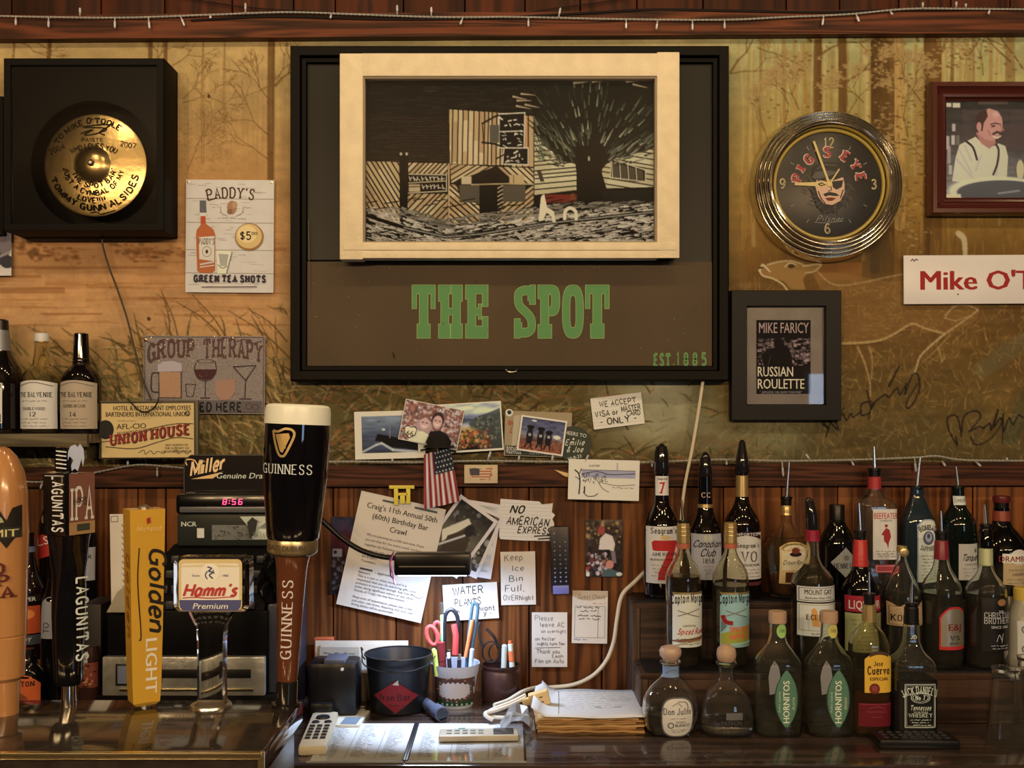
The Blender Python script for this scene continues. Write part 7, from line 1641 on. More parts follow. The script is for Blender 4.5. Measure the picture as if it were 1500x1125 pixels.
D.poly([(-41, 876), (49, 876), (48, 886), (44, 891), (-36, 891), (-40, 886)], blh); D.shape(lambda u: 824 + .05 * abs(u - 4), lambda u: 828 + .0, -38, 46, flat(210, 178, 110), 10)
D.ell(4, 836, 14, 13, flat(228, 206, 156)); D.line([(0, 828), (6, 830), (2, 834), (8, 836), (3, 840), (8, 845)], 2.2, blh, True); D.line([(0, 834), (-3, 840), (0, 846)], 1.8, blh, True); D.line([(8, 832), (10, 838)], 1.4, blh)
D.text('Since', -17, 842, 3.4, blh, 11, 'b'); D.text('1865', 26, 842, 3.4, blh, 10, 'b'); D.text("Hamm's", 5, 870, 17, rdh, 78, 'g', .22, shear=.32, sp=.35); D.line([(-36, 873), (-20, 872), (6, 873), (38, 871)], 1.3, rdh, True); D.text('Premium', 4, 888.5, 8.5, flat(220, 200, 150), 52, 'b', bold=.015, shear=.25); D.build('label_print', t.o)
# Golden Light
t = tap('beer_tap', 'golden yellow rectangular Golden Light tap handle', 211, yaw=34)
mgl = mat('golden lacquer', C(196, 138, 36), .22, coat=.5); mb = MB(); vs = []
gr = [(1031, 14, .008), (1026, 19, .011), (1000, 20.5, .012), (880, 23, .0135), (745, 25, .015)]
for v, hw, hd in gr:
    for a, b in ((-hw, -hd), (hw, -hd), (hw, hd), (-hw, hd)): vs.append((a * t.s, b, (t.y - v) * t.s))
fs = [(i * 4 + j, i * 4 + (j + 1) % 4, (i + 1) * 4 + (j + 1) % 4, (i + 1) * 4 + j) for i in range(4) for j in range(4)] + [(0, 1, 2, 3), (19, 18, 17, 16)]
mb.add(vs, fs, mgl).build('handle_body', t.o, angle=20); prof(t, [(base_, 9), (1030, 9)], mst, 'ferrule'); prof(t, [(745, 8), (742, 8), (740, 5), (739, 1)], mst, 'top_stud')
gs = lambda u, v, off: (u * t.s, -np.interp(v, [745, 880, 1000, 1026], [.015, .0135, .012, .011]) - off, (t.y - v) * t.s)
D = Decal(gs, .0005); bk_ = flat(34, 26, 16); D.text('Golden', 3, 864, 23, bk_, 124, 'g', .17, rot=90, shear=.3, sp=.4); D.line([(-12, 800), (-14, 850), (-9, 925), (-12, 934)], 1.6, bk_, True); D.text('LIGHT', -2, 972, 17, flat(214, 190, 140), 82, 'b', rot=90, bold=.03)
D.text('Michelob', 2, 776, 7, flat(222, 180, 100), 36, 'g', .1, shear=.3); D.poly([(-2, 758), (3, 756), (4, 764), (-1, 766)], flat(150, 40, 24)); D.build('lettering', t.o)
gs2 = lambda u, v, off: (-np.interp(v, [745, 880, 1000, 1026], [25, 23, 20.5, 19]) * t.s - off, -u * t.s, (t.y - v) * t.s)
D = Decal(gs2, .0005); D.text('Golden', -4, 870, 16, flat(150, 84, 24), 124, 'g', .16, rot=90, shear=.3); D.build('lettering', t.o)
# Lagunitas
t = tap('beer_tap', 'twisted black Lagunitas tap handle with a square head', 101, yaw=21)
ml_ = mat('glossy black lacquer', C(8, 8, 8), .12, coat=.8); h45 = 26
R45 = Matrix.Rotation(math.radians(45), 3, 'Z'); bz = lambda a: (t.y - a) * t.s
MB().box((0, 0, (bz(692) + bz(783)) / 2), (50 * t.s, 50 * t.s, bz(692) - bz(783)), ml_, .002, R45).build('head', t.o)
mb = MB(); vs = []; st = [(783, 34, 45, 4), (800, 31, 42, 4), (818, 26, 36, 3.4), (840, 24, 26, 3), (870, 26, 14, 3), (900, 27, 4, 3), (940, 25, -4, 3), (975, 23, -8, 3), (994, 22, -8, 3), (1002, 18, -8, 3)]; n = 24
for v, r_, an, ex in st:
    for k_ in range(n):
        g_ = 2 * math.pi * k_ / n; ca, sa = math.cos(g_), math.sin(g_); q0 = math.copysign(abs(ca) ** (2 / ex), ca) * r_; q1 = math.copysign(abs(sa) ** (2 / ex), sa) * r_; a = math.radians(an); f_ = .74 if ex >= 4 else .88
        vs.append(((q0 * math.cos(a) - q1 * math.sin(a)) * t.s * f_, (q0 * math.sin(a) + q1 * math.cos(a)) * t.s * f_, bz(v)))
fs = [(i * n + k_, i * n + (k_ + 1) % n, (i + 1) * n + (k_ + 1) % n, (i + 1) * n + k_) for i in range(len(st) - 1) for k_ in range(n)] + [tuple(range(n)), tuple(range(len(vs) - n, len(vs)))[::-1]]
mb.add(vs, fs, ml_).build('twisted_stem', t.o, angle=60); prof(t, [(base_, 11), (1003, 10), (1001, 12)], mat('chrome', (.72, .70, .66), .13, 1.0), 'ferrule')
q2 = math.sqrt(.5)
def face45(sg):
    """sg -1: the face turned left, +1: the face turned right; u from the face's middle"""
    def sf(u, v, off):
        R_ = 25 * t.s + off; U = u * t.s; return (sg * q2 * R_ + q2 * U, -q2 * R_ + sg * q2 * U, bz(v))
    return sf
D = Decal(face45(-1), .0005); D.text('LAGUNITAS', -5, 737, 20, flat(206, 190, 150), 82, 'g', .2, rot=90); D.line([(-20, 696), (18, 696)], 1.6, flat(150, 140, 110)); D.build('lettering', t.o)
D = Decal(face45(1), .0005, .0003); D.grid(-24, 693, 24, 780, flat(120, 72, 46)); D.grid(-24, 763, 24, 781, flat(160, 116, 60)); D.grid(-10, 766, 14, 776, flat(60, 58, 40)); D.text('IPA', 0, 760, 46, flat(206, 184, 140), 42, 's', .17, contrast=.6); D.text('HOPS', -4, 738, 10, flat(40, 34, 20), 24, 'h', .12); D.build('lettering', t.o)
D = Decal(lambda u, v, off: (u * t.s, -(math.sqrt(max(25 ** 2 - (u * .8) ** 2, 1)) + 1.6) * t.s - off, bz(v)), .0008, .0003, 3); D.text('LAGUNITAS', 11, 905, 15, flat(196, 192, 176), 122, 'g', .18, rot=90, tf=lambda X, Y: (X, Y)); D.build('lettering', t.o)
MB().box((-8 * t.s, 0, bz(673)), (17 * t.s, 17 * t.s, 36 * t.s), ml_, .002, R45).build('top_block', t.o)
D = Decal(lambda u, v, off: (u * t.s, -13 * t.s - off, bz(v)), .0004); 
for i in range(5): D.line([(-17, 660 + i * 6), (-3, 662 + i * 6)], 1.8, flat(206, 190, 150))
D.build('lettering', t.o)
dog = [(2, 654), (8, 651), (12, 655), (15, 650), (20, 658), (21, 672), (19, 684), (17, 672), (14, 684), (12, 690), (8, 686), (4, 690), (3, 682), (6, 674), (1, 668), (-2, 676), (-1, 662)]
MB().prism([(a * t.s, bz(b)) for a, b in dog], -.004, .003, mat('dull silver', C(150, 150, 140), .35, .5)).build('dog_figure', t.o, smooth=False); MB().box((6 * t.s, 0, bz(690)), (12 * t.s, 8 * t.s, 6 * t.s), ml_, 0).build('figure_base', t.o)
# wooden handle at the frame's edge
t = tap('beer_tap', 'pale wooden Summit tap handle cut off at the picture edge', 4, 1.12)
wt_ = wood('maple', C(196, 128, 60), C(168, 100, 44), 'Z', 1.2, .2, coat=.5, ray=3)
prof(t, [(t.y, 22), (996, 24), (990, 30), (932, 32), (930, 30.5), (928, 32.5), (860, 34), (780, 35.5), (720, 34), (690, 29), (668, 19), (657, 9), (654, 2)], wt_, 'handle_body')
D = Decal(lambda u, v, off: (u * t.s, -math.sqrt(max(35.6 ** 2 - u * u, 1)) * t.s - off, bz2(v)), .0006, .0003, 3); bz2 = lambda a: (t.y - a) * t.s
D.poly([(0, 770), (12, 745), (20, 760), (26, 742), (34, 738), (34, 776), (20, 800), (8, 782)], flat(30, 24, 14)); D.poly([(-33, 770), (34, 770), (34, 785), (-33, 785)], flat(44, 40, 26)); D.text('SUMMIT', 2, 783, 11, flat(196, 170, 90), 60, 'b', bold=.02); D.poly([(8, 764), (14, 754), (18, 762)], flat(150, 140, 80))
for i, ch in enumerate('DPA'): D.text(ch, 14 + i * 5, 836 + i * 17, 15, flat(84, 30, 20), 15, 's', .25)
D.build('lettering', t.o)

# ================================================================ cash register
RD = 1.86
t = Thing('cash_register', 'old black cash register with a silver drawer and red clock digits', 'cash register', 272, CY + .56 * F / RD, RD)
mrg = mat('register black', C(8, 7, 6), .4, spec=.1); mrs = mat('register silver', C(176, 156, 112), .32, .7, var=.25, vs=40, bump=.3, bs=90); mrgn = mat('register green grey', C(40, 40, 28), .35, spec=.2)
A3 = lambda x0, y0, x1, y1, f, b, mt, nm, bev=.003, mb=None: t.box(x0 - t.x, y0 - t.y, x1 - t.x, y1 - t.y, f, b, mt, bev, mb).build(nm, t.o)
A3(140, 1019, 402, t.y, .004, .28, mrg, 'base_frame'); A3(152, 896, 390, 1019, .012, .30, mrg, 'drawer_case', .004)
dr = A3(150, 962, 388, 1019, -.002, .012, mrs, 'drawer', .003)
for q in ((170, 972, 190, 1004), (194, 974, 238, 1000), (236, 980, 368, 993)): A3(*q, -.0030, -.0015, mat('slot dark', C(14, 12, 8), .4), 'slot', .001)
A3(173, 975, 187, 1001, -.0035, -.0028, mat('slot glass', C(96, 100, 104), .2), 'window', .0005); A3(176, 1008, 372, 1012, -.005, -.002, mbr, 'pull_lip', .001)
A3(388, 888, 404, 1019, .02, .28, mat('register side', C(40, 42, 46), .3), 'side_panel'); 
mb = MB(); k_ = lambda x, y, dy: t.a(x, y, dy)
mb.add([k_(160, 896, .012), k_(384, 896, .012), k_(392, 808, .11), k_(226, 808, .11), k_(160, 896, .26), k_(384, 896, .26), k_(392, 808, .26), k_(226, 808, .26)], [(0, 1, 2, 3), (4, 7, 6, 5), (0, 4, 5, 1), (1, 5, 6, 2), (3, 2, 6, 7), (0, 3, 7, 4)], mrg); mb.build('sloping_deck', t.o, smooth=False)
for i in range(9):
    for j in range(4):
        f = j / 4; MB().box(k_(238 + i * 16 - (1 - f) * 10 * (1 - i / 9), 888 - j * 20, .014 + j * .0225), (.014, .008, .014), mat('register key', C(46, 44, 38), .4), .002).build('key', t.o)
A3(232, 760, 402, 810, .10, .26, mrgn, 'printer_housing', .006); A3(232, 728, 398, 761, .09, .25, mat('display black', C(8, 8, 8), .18), 'display_bar', .010)
A3(240, 748, 396, 757, .086, .092, mat('grey bar', C(84, 78, 64), .25), 'display_sill', .002); A3(258, 726, 396, 731, .11, .24, mrg, 'display_neck', .003)
D = Decal(lambda u, v, off: ((u - t.x) * t.s, .10 - off, (t.y - v) * t.s), .0006, .0003)
D.text('NCR', 251, 779, 7.5, flat(206, 200, 170), 24, 'b', bold=.03); D.grid(264, 782, 275, 797, flat(206, 190, 150)); D.grid(287, 777, 400, 800, flat(110, 104, 80)); D.poly([(330, 764), (400, 763), (400, 798), (350, 799), (344, 780)], flat(204, 196, 146))  # pale yellow piece and its drawing paint a picture's reflection in the panel
for i in range(40): u, v = rq.uniform(288, 350), rq.uniform(778, 799); D.ell(u, v, rq.uniform(.6, 2), rq.uniform(.4, 1.4), flat(60, 56, 44), 6)
D.poly([(344, 772), (352, 764), (360, 770), (356, 790), (348, 796)], flat(50, 46, 34)); D.poly([(362, 780), (372, 772), (384, 780)], flat(120, 116, 90)); 
for i in range(9): D.line([(354 + i * 5, 786 + (i % 2) * 3), (356 + i * 5, 796)], 1, flat(120, 116, 90))
D.build('printed_panel', t.o)
D = Decal(lambda u, v, off: ((u - t.x) * t.s, .09 - off, (t.y - v) * t.s), .0006); led = mat('red digits', (.6, .02, .08), .4, emit=(1.0, .05, .16), es=3.2)
SEG = {'8': 'abcdefg', '5': 'acdfg', '6': 'acdefg'}
def seg(ch, x, y, w, h):
    S = {'a': ((0, 0), (w, 0)), 'g': ((0, h / 2), (w, h / 2)), 'd': ((0, h), (w, h)), 'f': ((0, 0), (0, h / 2)), 'b': ((w, 0), (w, h / 2)), 'e': ((0, h / 2), (0, h)), 'c': ((w, h / 2), (w, h))}
    for c_ in SEG[ch]: D.line([(x + a + (h - b) * .14, y + b) for a, b in S[c_]], 1.3, led)
seg('8', 306, 736.5, 5, 8); seg('5', 320, 736.5, 5, 8); seg('6', 330, 736.5, 5, 8); D.ell(316.4, 739, .9, .9, led, 8); D.ell(315.8, 743, .9, .9, led, 8); D.build('digits', t.o)
t = Thing('beer_sign', 'black Miller Genuine Draft sign on top of the cash register', 'sign', 334, 725.8, 1.99)
p_ = [(-64, 0), (-64, -44), (-62, -53), (-54, -59), (52, -59), (61, -54), (64, -44), (64, 0)]
MB().prism([(a * t.s, -b * t.s) for a, b in p_], 0, .02, mat('sign black', C(22, 17, 12), .2, coat=.4)).build('plate', t.o, smooth=False)
MB().tube([t.p(a, b, -.001) for a, b in p_[:]], .0012, mat('sign edge', C(70, 60, 44), .3), 6).build('edge_trim', t.o)
D = Decal(t.surf(), .0004); gl_ = flat(224, 170, 96); D.text('Miller', -29, -34, 20, gl_, 52, 'g', .22, shear=.35, rot=-12, sp=.5); D.text('Miller', -29.6, -34, 19, flat(240, 200, 130), 50, 'g', .07, shear=.35, rot=-12, sp=.5); D.line([(-60, -44), (-62, -52), (-50, -52), (-44, -44)], 1.8, gl_, True); D.poly([(-54, -24), (-10, -34), (-6, -36), (-22, -25)], gl_); D.text('Genuine Draft', 20, -25, 8.5, flat(200, 196, 180), 76, 'b', bold=.01, shear=.25); D.build('lettering', t.o)
t, sf, D = card('till_receipt', 'long curled white receipt standing behind the golden tap handle', 'receipt', 175, 828, 26, 150, -1, 1.88, m_note); 
for j in range(14): D.line([(4, -60 + j * 9), (7, -56 + j * 9)], 1, ikb)
D.rect(-11, -72, -1, -64, .8, ikb); D.build('print', t.o)
t = Thing('folded_paper', 'grey folded paper leaning on the register left of the golden handle', 'paper', 176, 897, 1.84); MB().prism([(a * t.s, b * t.s) for a, b in ((-20, 0), (14, 0), (14, 44), (-4, 30))], 0, .001, mat('folded grey', N(150, 150, 140), .7)).build('paper', t.o, smooth=False)
t = onc('snack_bag', 'crumpled black snack bag on the right of the register keys', 'bag', 410, 1.90, z=ZC + .225); bm_ = MB(); rr_ = random.Random(9)
vs = []; 
for i in range(9):
    for j in range(9):
        e = 1 - .7 * abs(j / 4 - 1) ** 3; vs.append(((i - 4) * .0085 * (e * .4 + .6) + rr_.uniform(-.003, .003), -.012 + .014 * math.sin(i * 1.9 + j * 1.3) * e, j * .0125 + rr_.uniform(-.002, .002)))
bm_.add(vs, [(i * 9 + j, i * 9 + j + 1, (i + 1) * 9 + j + 1, (i + 1) * 9 + j) for i in range(8) for j in range(8)], mat('black foil', C(30, 27, 20), .22, .5)); o = bm_.build('film', t.o, angle=0, smooth=False); m_ = o.modifiers.new('s', 'SOLIDIFY'); m_.thickness = .002
t = onc('storage_box', 'dark box standing left of the cash register', 'box', 146, 1.98); t.box(-16, -(t.y - 880), 14, 0, -.04, .06, mat('dark box', C(24, 18, 14), .5), .002).build('carton', t.o)

# ================================================================ bottles
m_clear = mat('bottle glass', (.96, .98, .97), .0, trans=.991, ior=1.45)
m_clearg = mat('greenish bottle glass', (.90, .95, .90), .0, trans=.991, ior=1.45)
m_cleary = mat('yellowish bottle glass', (.93, .90, .74), .0, trans=.992, ior=1.45)
m_dkb = mat('dark whisky glass', C(15, 8, 5), .05, coat=.4); m_dkg = mat('dark green glass', C(8, 20, 12), .05, coat=.4); m_blk_b = mat('black bottle glass', C(7, 6, 6), .05, coat=.4)
m_bsa = mat('blue green bottle glass', C(10, 36, 38), .05, coat=.4); m_amb = mat('amber spirit', C(70, 30, 10), .1); m_rum = mat('dark rum', C(14, 7, 5), .1)
m_spout = mat('pourer steel', (.62, .60, .55), .2, 1.0); m_col = mat('pourer black', C(10, 9, 9), .35); m_gold = mat('gold foil', C(196, 152, 78), .3, .7); m_smoke = mat('smoky plastic cap', C(26, 20, 16), .08, coat=.6)
CRM, INK, RED = flat(206, 188, 148), flat(30, 24, 20), flat(176, 40, 30)
def chaik(p, it=2):
    for _ in range(it):
        q = [p[0]]
        for a, b in zip(p[:-1], p[1:]):
            q += [(a[0] * .75 + b[0] * .25, a[1] * .75 + b[1] * .25), (a[0] * .25 + b[0] * .75, a[1] * .25 + b[1] * .75)]
        p = q + [p[-1]]
    return p
class Bottle:
    """prof: (row, radius) from the neck down; the last row is taken as the base"""
    def __init__(s, label, cx, z, d, pr, glass=m_dkb, ex=2.0, ar=1.0, level=None, liquid=None, group=None, it=2, wall=1.8, name='bottle', cat='bottle', n=72):
        s.t = t = onc(name, label, cat, cx, d, z, group=group); s.sc = t.s; s.ex, s.ar = ex, ar; s.cx = cx
        pr = chaik(list(pr[:-1]) + [(t.y - 3, pr[-1][1]), (t.y - .8, pr[-1][1] - .8), (t.y, pr[-1][1] - 3)], it); s.pr = pr
        h = lambda r_: (t.y - r_) * t.s
        if glass in (m_clear, m_clearg, m_cleary):
            inn = [(a, max(b - wall, .6)) for a, b in pr if a < t.y - 6]; last = inn[-1][1]
            loop_ = [(h(a), b * t.s) for a, b in pr] + [(h(t.y), .00005), (h(t.y - 5), .00005), (h(t.y - 5), (last - 2) * t.s)] + [(h(a), b * t.s) for a, b in inn[::-1]] + [(h(pr[0][0]), pr[0][1] * t.s)]
            s.body = MB().lathe(loop_, glass, n, ex=ex, ar=ar, cap=False).build('glass_body', t.o, angle=50)
            if level: 
                li = [(level, np.interp(level, [a for a, b in inn], [b for a, b in inn]) - .25)] + [(a, b - .25) for a, b in inn if a > level + .5] + [(t.y - 5.3, last - 2.4)]
                MB().lathe([(h(a), b * t.s) for a, b in li], liquid or m_rum, n, ex=ex, ar=ar).build('liquid', t.o, angle=50)
        else: s.body = MB().lathe([(h(a), b * t.s) for a, b in pr], glass, n, ex=ex, ar=ar).build('glass_body', t.o, angle=50)
        s.R = np.array([a for a, b in pr]); s.Q = np.array([b for a, b in pr])
    def sf(s, u, v, off):
        r = np.interp(v, s.R, s.Q) * s.sc + off; x = min(abs(u) * s.sc / r, .9995)
        return (u * s.sc, -s.ar * r * (1 - x ** s.ex) ** (1 / s.ex), (s.t.y - v) * s.sc)
    def D(s, off=.0004): return Decal(s.sf, off, .0002, 2.6)
    def ring(s, nm, rows, mt, ex=2.0, ar=1.0, par=None):
        return MB().lathe([((s.t.y - a) * s.sc, b * s.sc) for a, b in rows], mt, 28, ex=ex, ar=ar).build(nm, par or s.t.o)
    def pour(s, tip, y0, lean=3, col=9, up=None):
        """steel pouring spout from row tip down to the collar at row y0"""
        t = s.t; z = lambda a: (t.y - a) * t.s; up = up or y0 + 14
        c_ = s.ring('pourer_collar', [(up, col - 1.5), (y0 + 5, col - 1), (y0 + 4, col), (y0 + 1, col), (y0, col - 4)], m_col)
        MB().tube([(0, 0, z(y0 + 2)), (-.4 * lean * t.s, 0, z(y0 - (y0 - tip) * .45)), (-lean * t.s, 0, z(tip))], [2.7 * t.s, 2.2 * t.s, 1.5 * t.s], m_spout, 10).build('spout', c_)
    def lab(s, mt, u0, v0, u1, v1, top=None, bot=None, nm='label', D=None):
        D = D or s.D(); D.shape(top or (lambda u: v0), bot or (lambda u: v1), u0, u1, mt, 30, 6); return D
def printed(B, D1, D2=None): o = D1.build('label', B.t.o); return o
def small(D, u0, u1, v0, n, dv, mt, h=2.0, sd=1):
    for i in range(n): scrib(D, u0 + (i % 3) * 2, u1 - (i % 2) * 3, v0 + i * dv, h, mt, .6, sd * 7 + i)
DB, DM, DF = 2.138, 2.018, 1.9
faint = flat(120, 104, 76)

# ---- back row, on the tall riser
B = Bottle('tall dark Seagram\'s 7 whiskey bottle with a huge red seven', 969, ZB, DB, [(692, 10), (724, 11), (740, 12), (756, 22), (770, 26), (800, 26), (876, 26)])
B.ring('pour_cap', [(694, 11), (688, 11.5), (664, 10.5), (654, 8), (650, 3)], m_smoke); D = B.D(); D.shape(lambda u: 697, lambda u: 725, -9.6, 9.6, CRM, 10, 3); D.text('7', 0, 722, 15, RED, 9, 's', .24); D.text('Seagrams', 0, 702, 3, INK, 15, 'b', bold=.02); D.build('neck_label', B.t.o)
D = B.lab(CRM, -24, 769, 24, 851); D.text("Seagram's", 1, 779, 8, INK, 38, 's', .2, contrast=.6); D.ell(2, 785, 7, 3.5, flat(206, 166, 90)); D.poly([(-17, 792), (-14, 789), (18, 789), (20, 792), (4, 846), (-9, 846), (-8, 836), (6, 804), (-12, 804), (-16, 803)], RED)
D.text('AMERICAN', 1, 811, 4.5, INK, 34, 's', .2); D.text('BLENDED WHISKEY', 1, 818, 3, INK, 40, 'b', bold=.01); small(D, -18, 18, 825, 4, 5, faint); D.build('label', B.t.o)
B = Bottle('Canadian Club 1858 bottle with a grey label and black neck', 1033, ZB, DB, [(700, 9), (742, 10.5), (756, 14), (768, 20), (782, 23.5), (876, 23.5)])
B.ring('pour_cap', [(702, 9), (694, 10), (672, 8), (665, 5.5), (662, 2)], m_smoke); B.ring('neck_sleeve', [(741, 10.9), (720, 10.2), (698, 9.8), (697, 8)], m_blk_b); B.ring('gold_band', [(743.5, 11.3), (738, 11)], m_gold); D = B.D(.0009); D.text('CC', 0, 728, 7, flat(196, 150, 100), 13, 's', .16); D.build('neck_print', B.t.o)
D = B.lab(flat(172, 160, 136), -22, 780, 22, 846); D.text('Canadian', 0, 799, 9.5, INK, 40, 'g', .15, shear=.35, sp=.4); D.text('Club', 0, 812, 10.5, INK, 22, 'g', .15, shear=.35, sp=.4); D.text('1858', 1, 822, 6.5, INK, 17, 's', .2); D.grid(-6, 782, -1, 790, flat(196, 180, 130)); D.grid(1, 782, 6, 790, flat(196, 180, 130)); small(D, -8, 8, 827, 3, 5, faint); D.build('label', B.t.o)
B = Bottle('tall Seagram\'s VO bottle with a gold foil neck and pointed cap', 1087, ZB, DB, [(692, 8), (730, 9), (744, 14), (758, 24), (772, 27), (876, 27)])
B.ring('pour_cap', [(693, 10), (690, 11), (672, 9), (656, 6), (647, 4.5), (644, 1.5)], m_smoke); B.ring('foil_neck', [(729, 9.6), (697, 8.8), (696, 8)], m_gold)
D = B.lab(CRM, -25, 778, 26, 845); D.shape(lambda u: 776 + .012 * u * u, lambda u: 782 + .012 * u * u, -20, 24, flat(50, 24, 26), 12, 1); D.text('IMPORTED', 2, 782, 3.6, CRM, 34, 'g', .2); D.text("Seagram's", 4, 799, 6, INK, 34, 's', .2); D.text('VO', 6, 819, 14, flat(96, 84, 70), 24, 's', .16); D.text('CANADIAN', 6, 826, 4, INK, 30, 'b'); small(D, -8, 22, 831, 3, 5, faint); D.build('label', B.t.o); B.ring('bottom_band', [(854, 27.3), (849, 27.3)], flat(90, 40, 36))
B = Bottle('ornate round Crown Royal decanter with a gold label', 1152, ZB, DB, [(748, 7), (764, 7.5), (776, 14), (790, 27), (802, 33), (822, 33), (850, 29), (876, 24)], m_cleary, level=834, liquid=m_amb)
B.pour(677, 727, -4, 8.5, 742); B.ring('gold_stopper', [(754, 9), (750, 8), (745, 9), (740, 7)], m_gold)
for i in range(26):
    a = i / 26 * 6.28
    for j, v in enumerate((786, 794, 802)):
        r_ = float(np.interp(v, B.R, B.Q)) * B.sc; MB().lathe([(-.002, .0002), (0, .0032), (.002, .0002)], m_cleary, 6, c=(r_ * math.cos(a + j * .12), r_ * math.sin(a + j * .12), (B.t.y - v) * B.sc)).build('facet', B.t.o) if math.sin(a) < .2 else None
D = B.lab(flat(206, 164, 92), -17, 791, 26, 851, lambda u: 791 + 9 * (abs(u - 4) / 22) ** 2.4); D.shape(lambda u: 795 + 9 * (abs(u - 4) / 20) ** 2.4, lambda u: 831, -14, 23, flat(214, 186, 128), 12, 3); D.ell(5, 808, 9, 3.4, INK); D.ell(5, 803, 6, 4.5, flat(120, 50, 30)); D.text('Crown Royal', 4, 823, 6.5, INK, 34, 'g', .14, shear=.3); D.grid(-9, 834, 18, 849, flat(80, 40, 20)); D.build('label', B.t.o)
B = Bottle('dark Hennessy bottle with a diamond shaped label', 1226, ZB, DB - .012, [(742, 9.5), (764, 10.5), (776, 18), (790, 25), (806, 26), (876, 26)], m_blk_b)
B.ring('stopper', [(762, 11), (741, 11), (739, 10)], m_col); D = B.lab(flat(150, 142, 112), -15, 800, 25, 842, lambda u: 821 - 22 * (1 - abs(u - 5) / 21), lambda u: 821 + 22 * (1 - abs(u - 5) / 21)); D.text('HENNESSY', 6, 829, 7, INK, 34, 's', .2); D.ell(6, 814, 4, 4, faint); D.build('label', B.t.o)
B = Bottle('square clear Beefeater gin bottle with a white and red label', 1281, ZB, DB, [(698, 8), (716, 8), (722, 9), (727, 12), (732, 24), (738, 28), (760, 28), (876, 28)], m_clear, ex=5, ar=.8, level=830, liquid=m_clear)
B.pour(654, 685, 1, 9, 700); B.ring('red_cap', [(716, 9.6), (699, 9.4), (698, 8)], mat('red cap', C(160, 44, 36), .35)); D = B.lab(CRM, -10, 744, 27, 817); D.text('BEEFEATER', 9, 758, 9, RED, 36, 'b', bold=.02); D.text('LONDON', 9, 762, 3, INK, 17, 'b')
for ps in ([(5, 776), (9, 771), (14, 774), (16, 784), (13, 792), (12, 801), (10, 794), (6, 790)], [(5, 776), (2, 781), (6, 782)], [(7, 770), (11, 770), (11, 766), (7, 766)]): D.poly(ps, flat(150, 44, 34))
small(D, -6, 24, 805, 3, 3.6, faint); D.build('label', B.t.o); D = B.D(.0006); D.grid(-7, 824, 27, 836, flat(170, 60, 54)); D.rect(-5, 826, 25, 834, .5, CRM); D.build('red_strip', B.t.o)
for u in (-24, -20, -16): MB().box((u * B.sc, -.8 * 28 * B.sc - .0006, (B.t.y - 785) * B.sc), (.0016, .002, .1), m_clear, .0006).build('glass_flute', B.t.o)
B = Bottle('blue green Bombay Sapphire bottle with an arched white label', 1343, ZB, DB, [(712, 8.5), (728, 9.5), (738, 13), (752, 20), (766, 24), (800, 24), (876, 24)], m_bsa, ex=3.4, ar=.85)
B.pour(670, 711, -5, 9, 718); D = B.lab(flat(150, 150, 136), -7, 760, 27, 850, lambda u: 759 + 12 * (abs(u - 9) / 17) ** 3); D.shape(lambda u: 761 + 11 * (abs(u - 9) / 15) ** 3, lambda u: 850, -5, 24, flat(206, 196, 166), 16, 5); D.text('BOMBAY', 9, 774, 7, INK, 24, 's', .24, tf=arc_tf(24)); D.text('SAPPHIRE', 9, 805, 6.5, INK, 25, 's', .24, tf=arc_tf(-30)); D.ell(9, 786, 8, 10, flat(70, 74, 90)); D.ell(9, 785, 5, 7, flat(140, 146, 160)); D.ell(9, 783, 2.4, 3.5, flat(60, 60, 70)); small(D, -2, 21, 812, 8, 4.6, flat(70, 60, 54)); D.build('label', B.t.o)
B = Bottle('dark green Tanqueray gin bottle with a cream label', 1403, ZB, DB, [(712, 8.5), (738, 10), (748, 15), (760, 24), (772, 26), (876, 26)], m_dkg)
B.pour(683, 711, 3, 9.6, 724); D = B.D(.0006); D.shape(lambda u: 726, lambda u: 739, -9, 9, flat(196, 190, 170), 10, 2); D.text('LONDON', 0, 735, 5, INK, 15, 'b'); D.build('neck_band', B.t.o)
D = B.lab(flat(200, 182, 142), -9, 794, 25, 846); D.text('Tanqueray', 12, 818, 9, INK, 34, 'g', .16, shear=.35, sp=.4); D.text('LONDON DRY', 10, 825, 3, faint, 22, 'b'); small(D, -4, 20, 830, 3, 5, faint); D.ell(17, 804, 2.4, 2.8, faint); D.build('label', B.t.o)
B = Bottle('round shouldered Drambuie bottle with a red corded neck', 1467, ZB, DB, [(744, 11), (768, 12), (780, 24), (796, 34), (812, 36), (876, 35)], m_blk_b)
B.ring('stopper', [(736, 11.5), (731, 12.5), (727, 12), (726, 9)], mat('dark red cap', C(90, 26, 22), .3)); B.ring('stopper_band', [(745, 10), (736, 10.5)], m_col); B.ring('orange_neck', [(766, 12.5), (748, 11.4)], mat('orange neck', C(130, 56, 32), .35))
D = B.lab(flat(180, 146, 90), -13, 812, 33, 861); D.ell(10, 812, 14, 11, flat(206, 184, 140)); D.grid(-14, 807, 34, 820, flat(214, 198, 160), 12); D.text('DRAMBUIE', 7, 818.5, 8.5, flat(130, 34, 30), 52, 'b', bold=.03); D.text('THE ISLE OF SKYE', 10, 832, 3, faint, 34, 'b'); D.text('LIQUEUR', 10, 838, 3.6, INK, 22, 'b'); small(D, -8, 28, 844, 3, 5, faint); D.build('label', B.t.o)
B = Bottle('dark bottle cut off by the picture edge behind the cream labelled one', 1540, ZB, DB, [(742, 10), (770, 11), (790, 28), (804, 32), (876, 32)], m_dkb); B.ring('stopper', [(744, 11), (728, 11)], m_col)

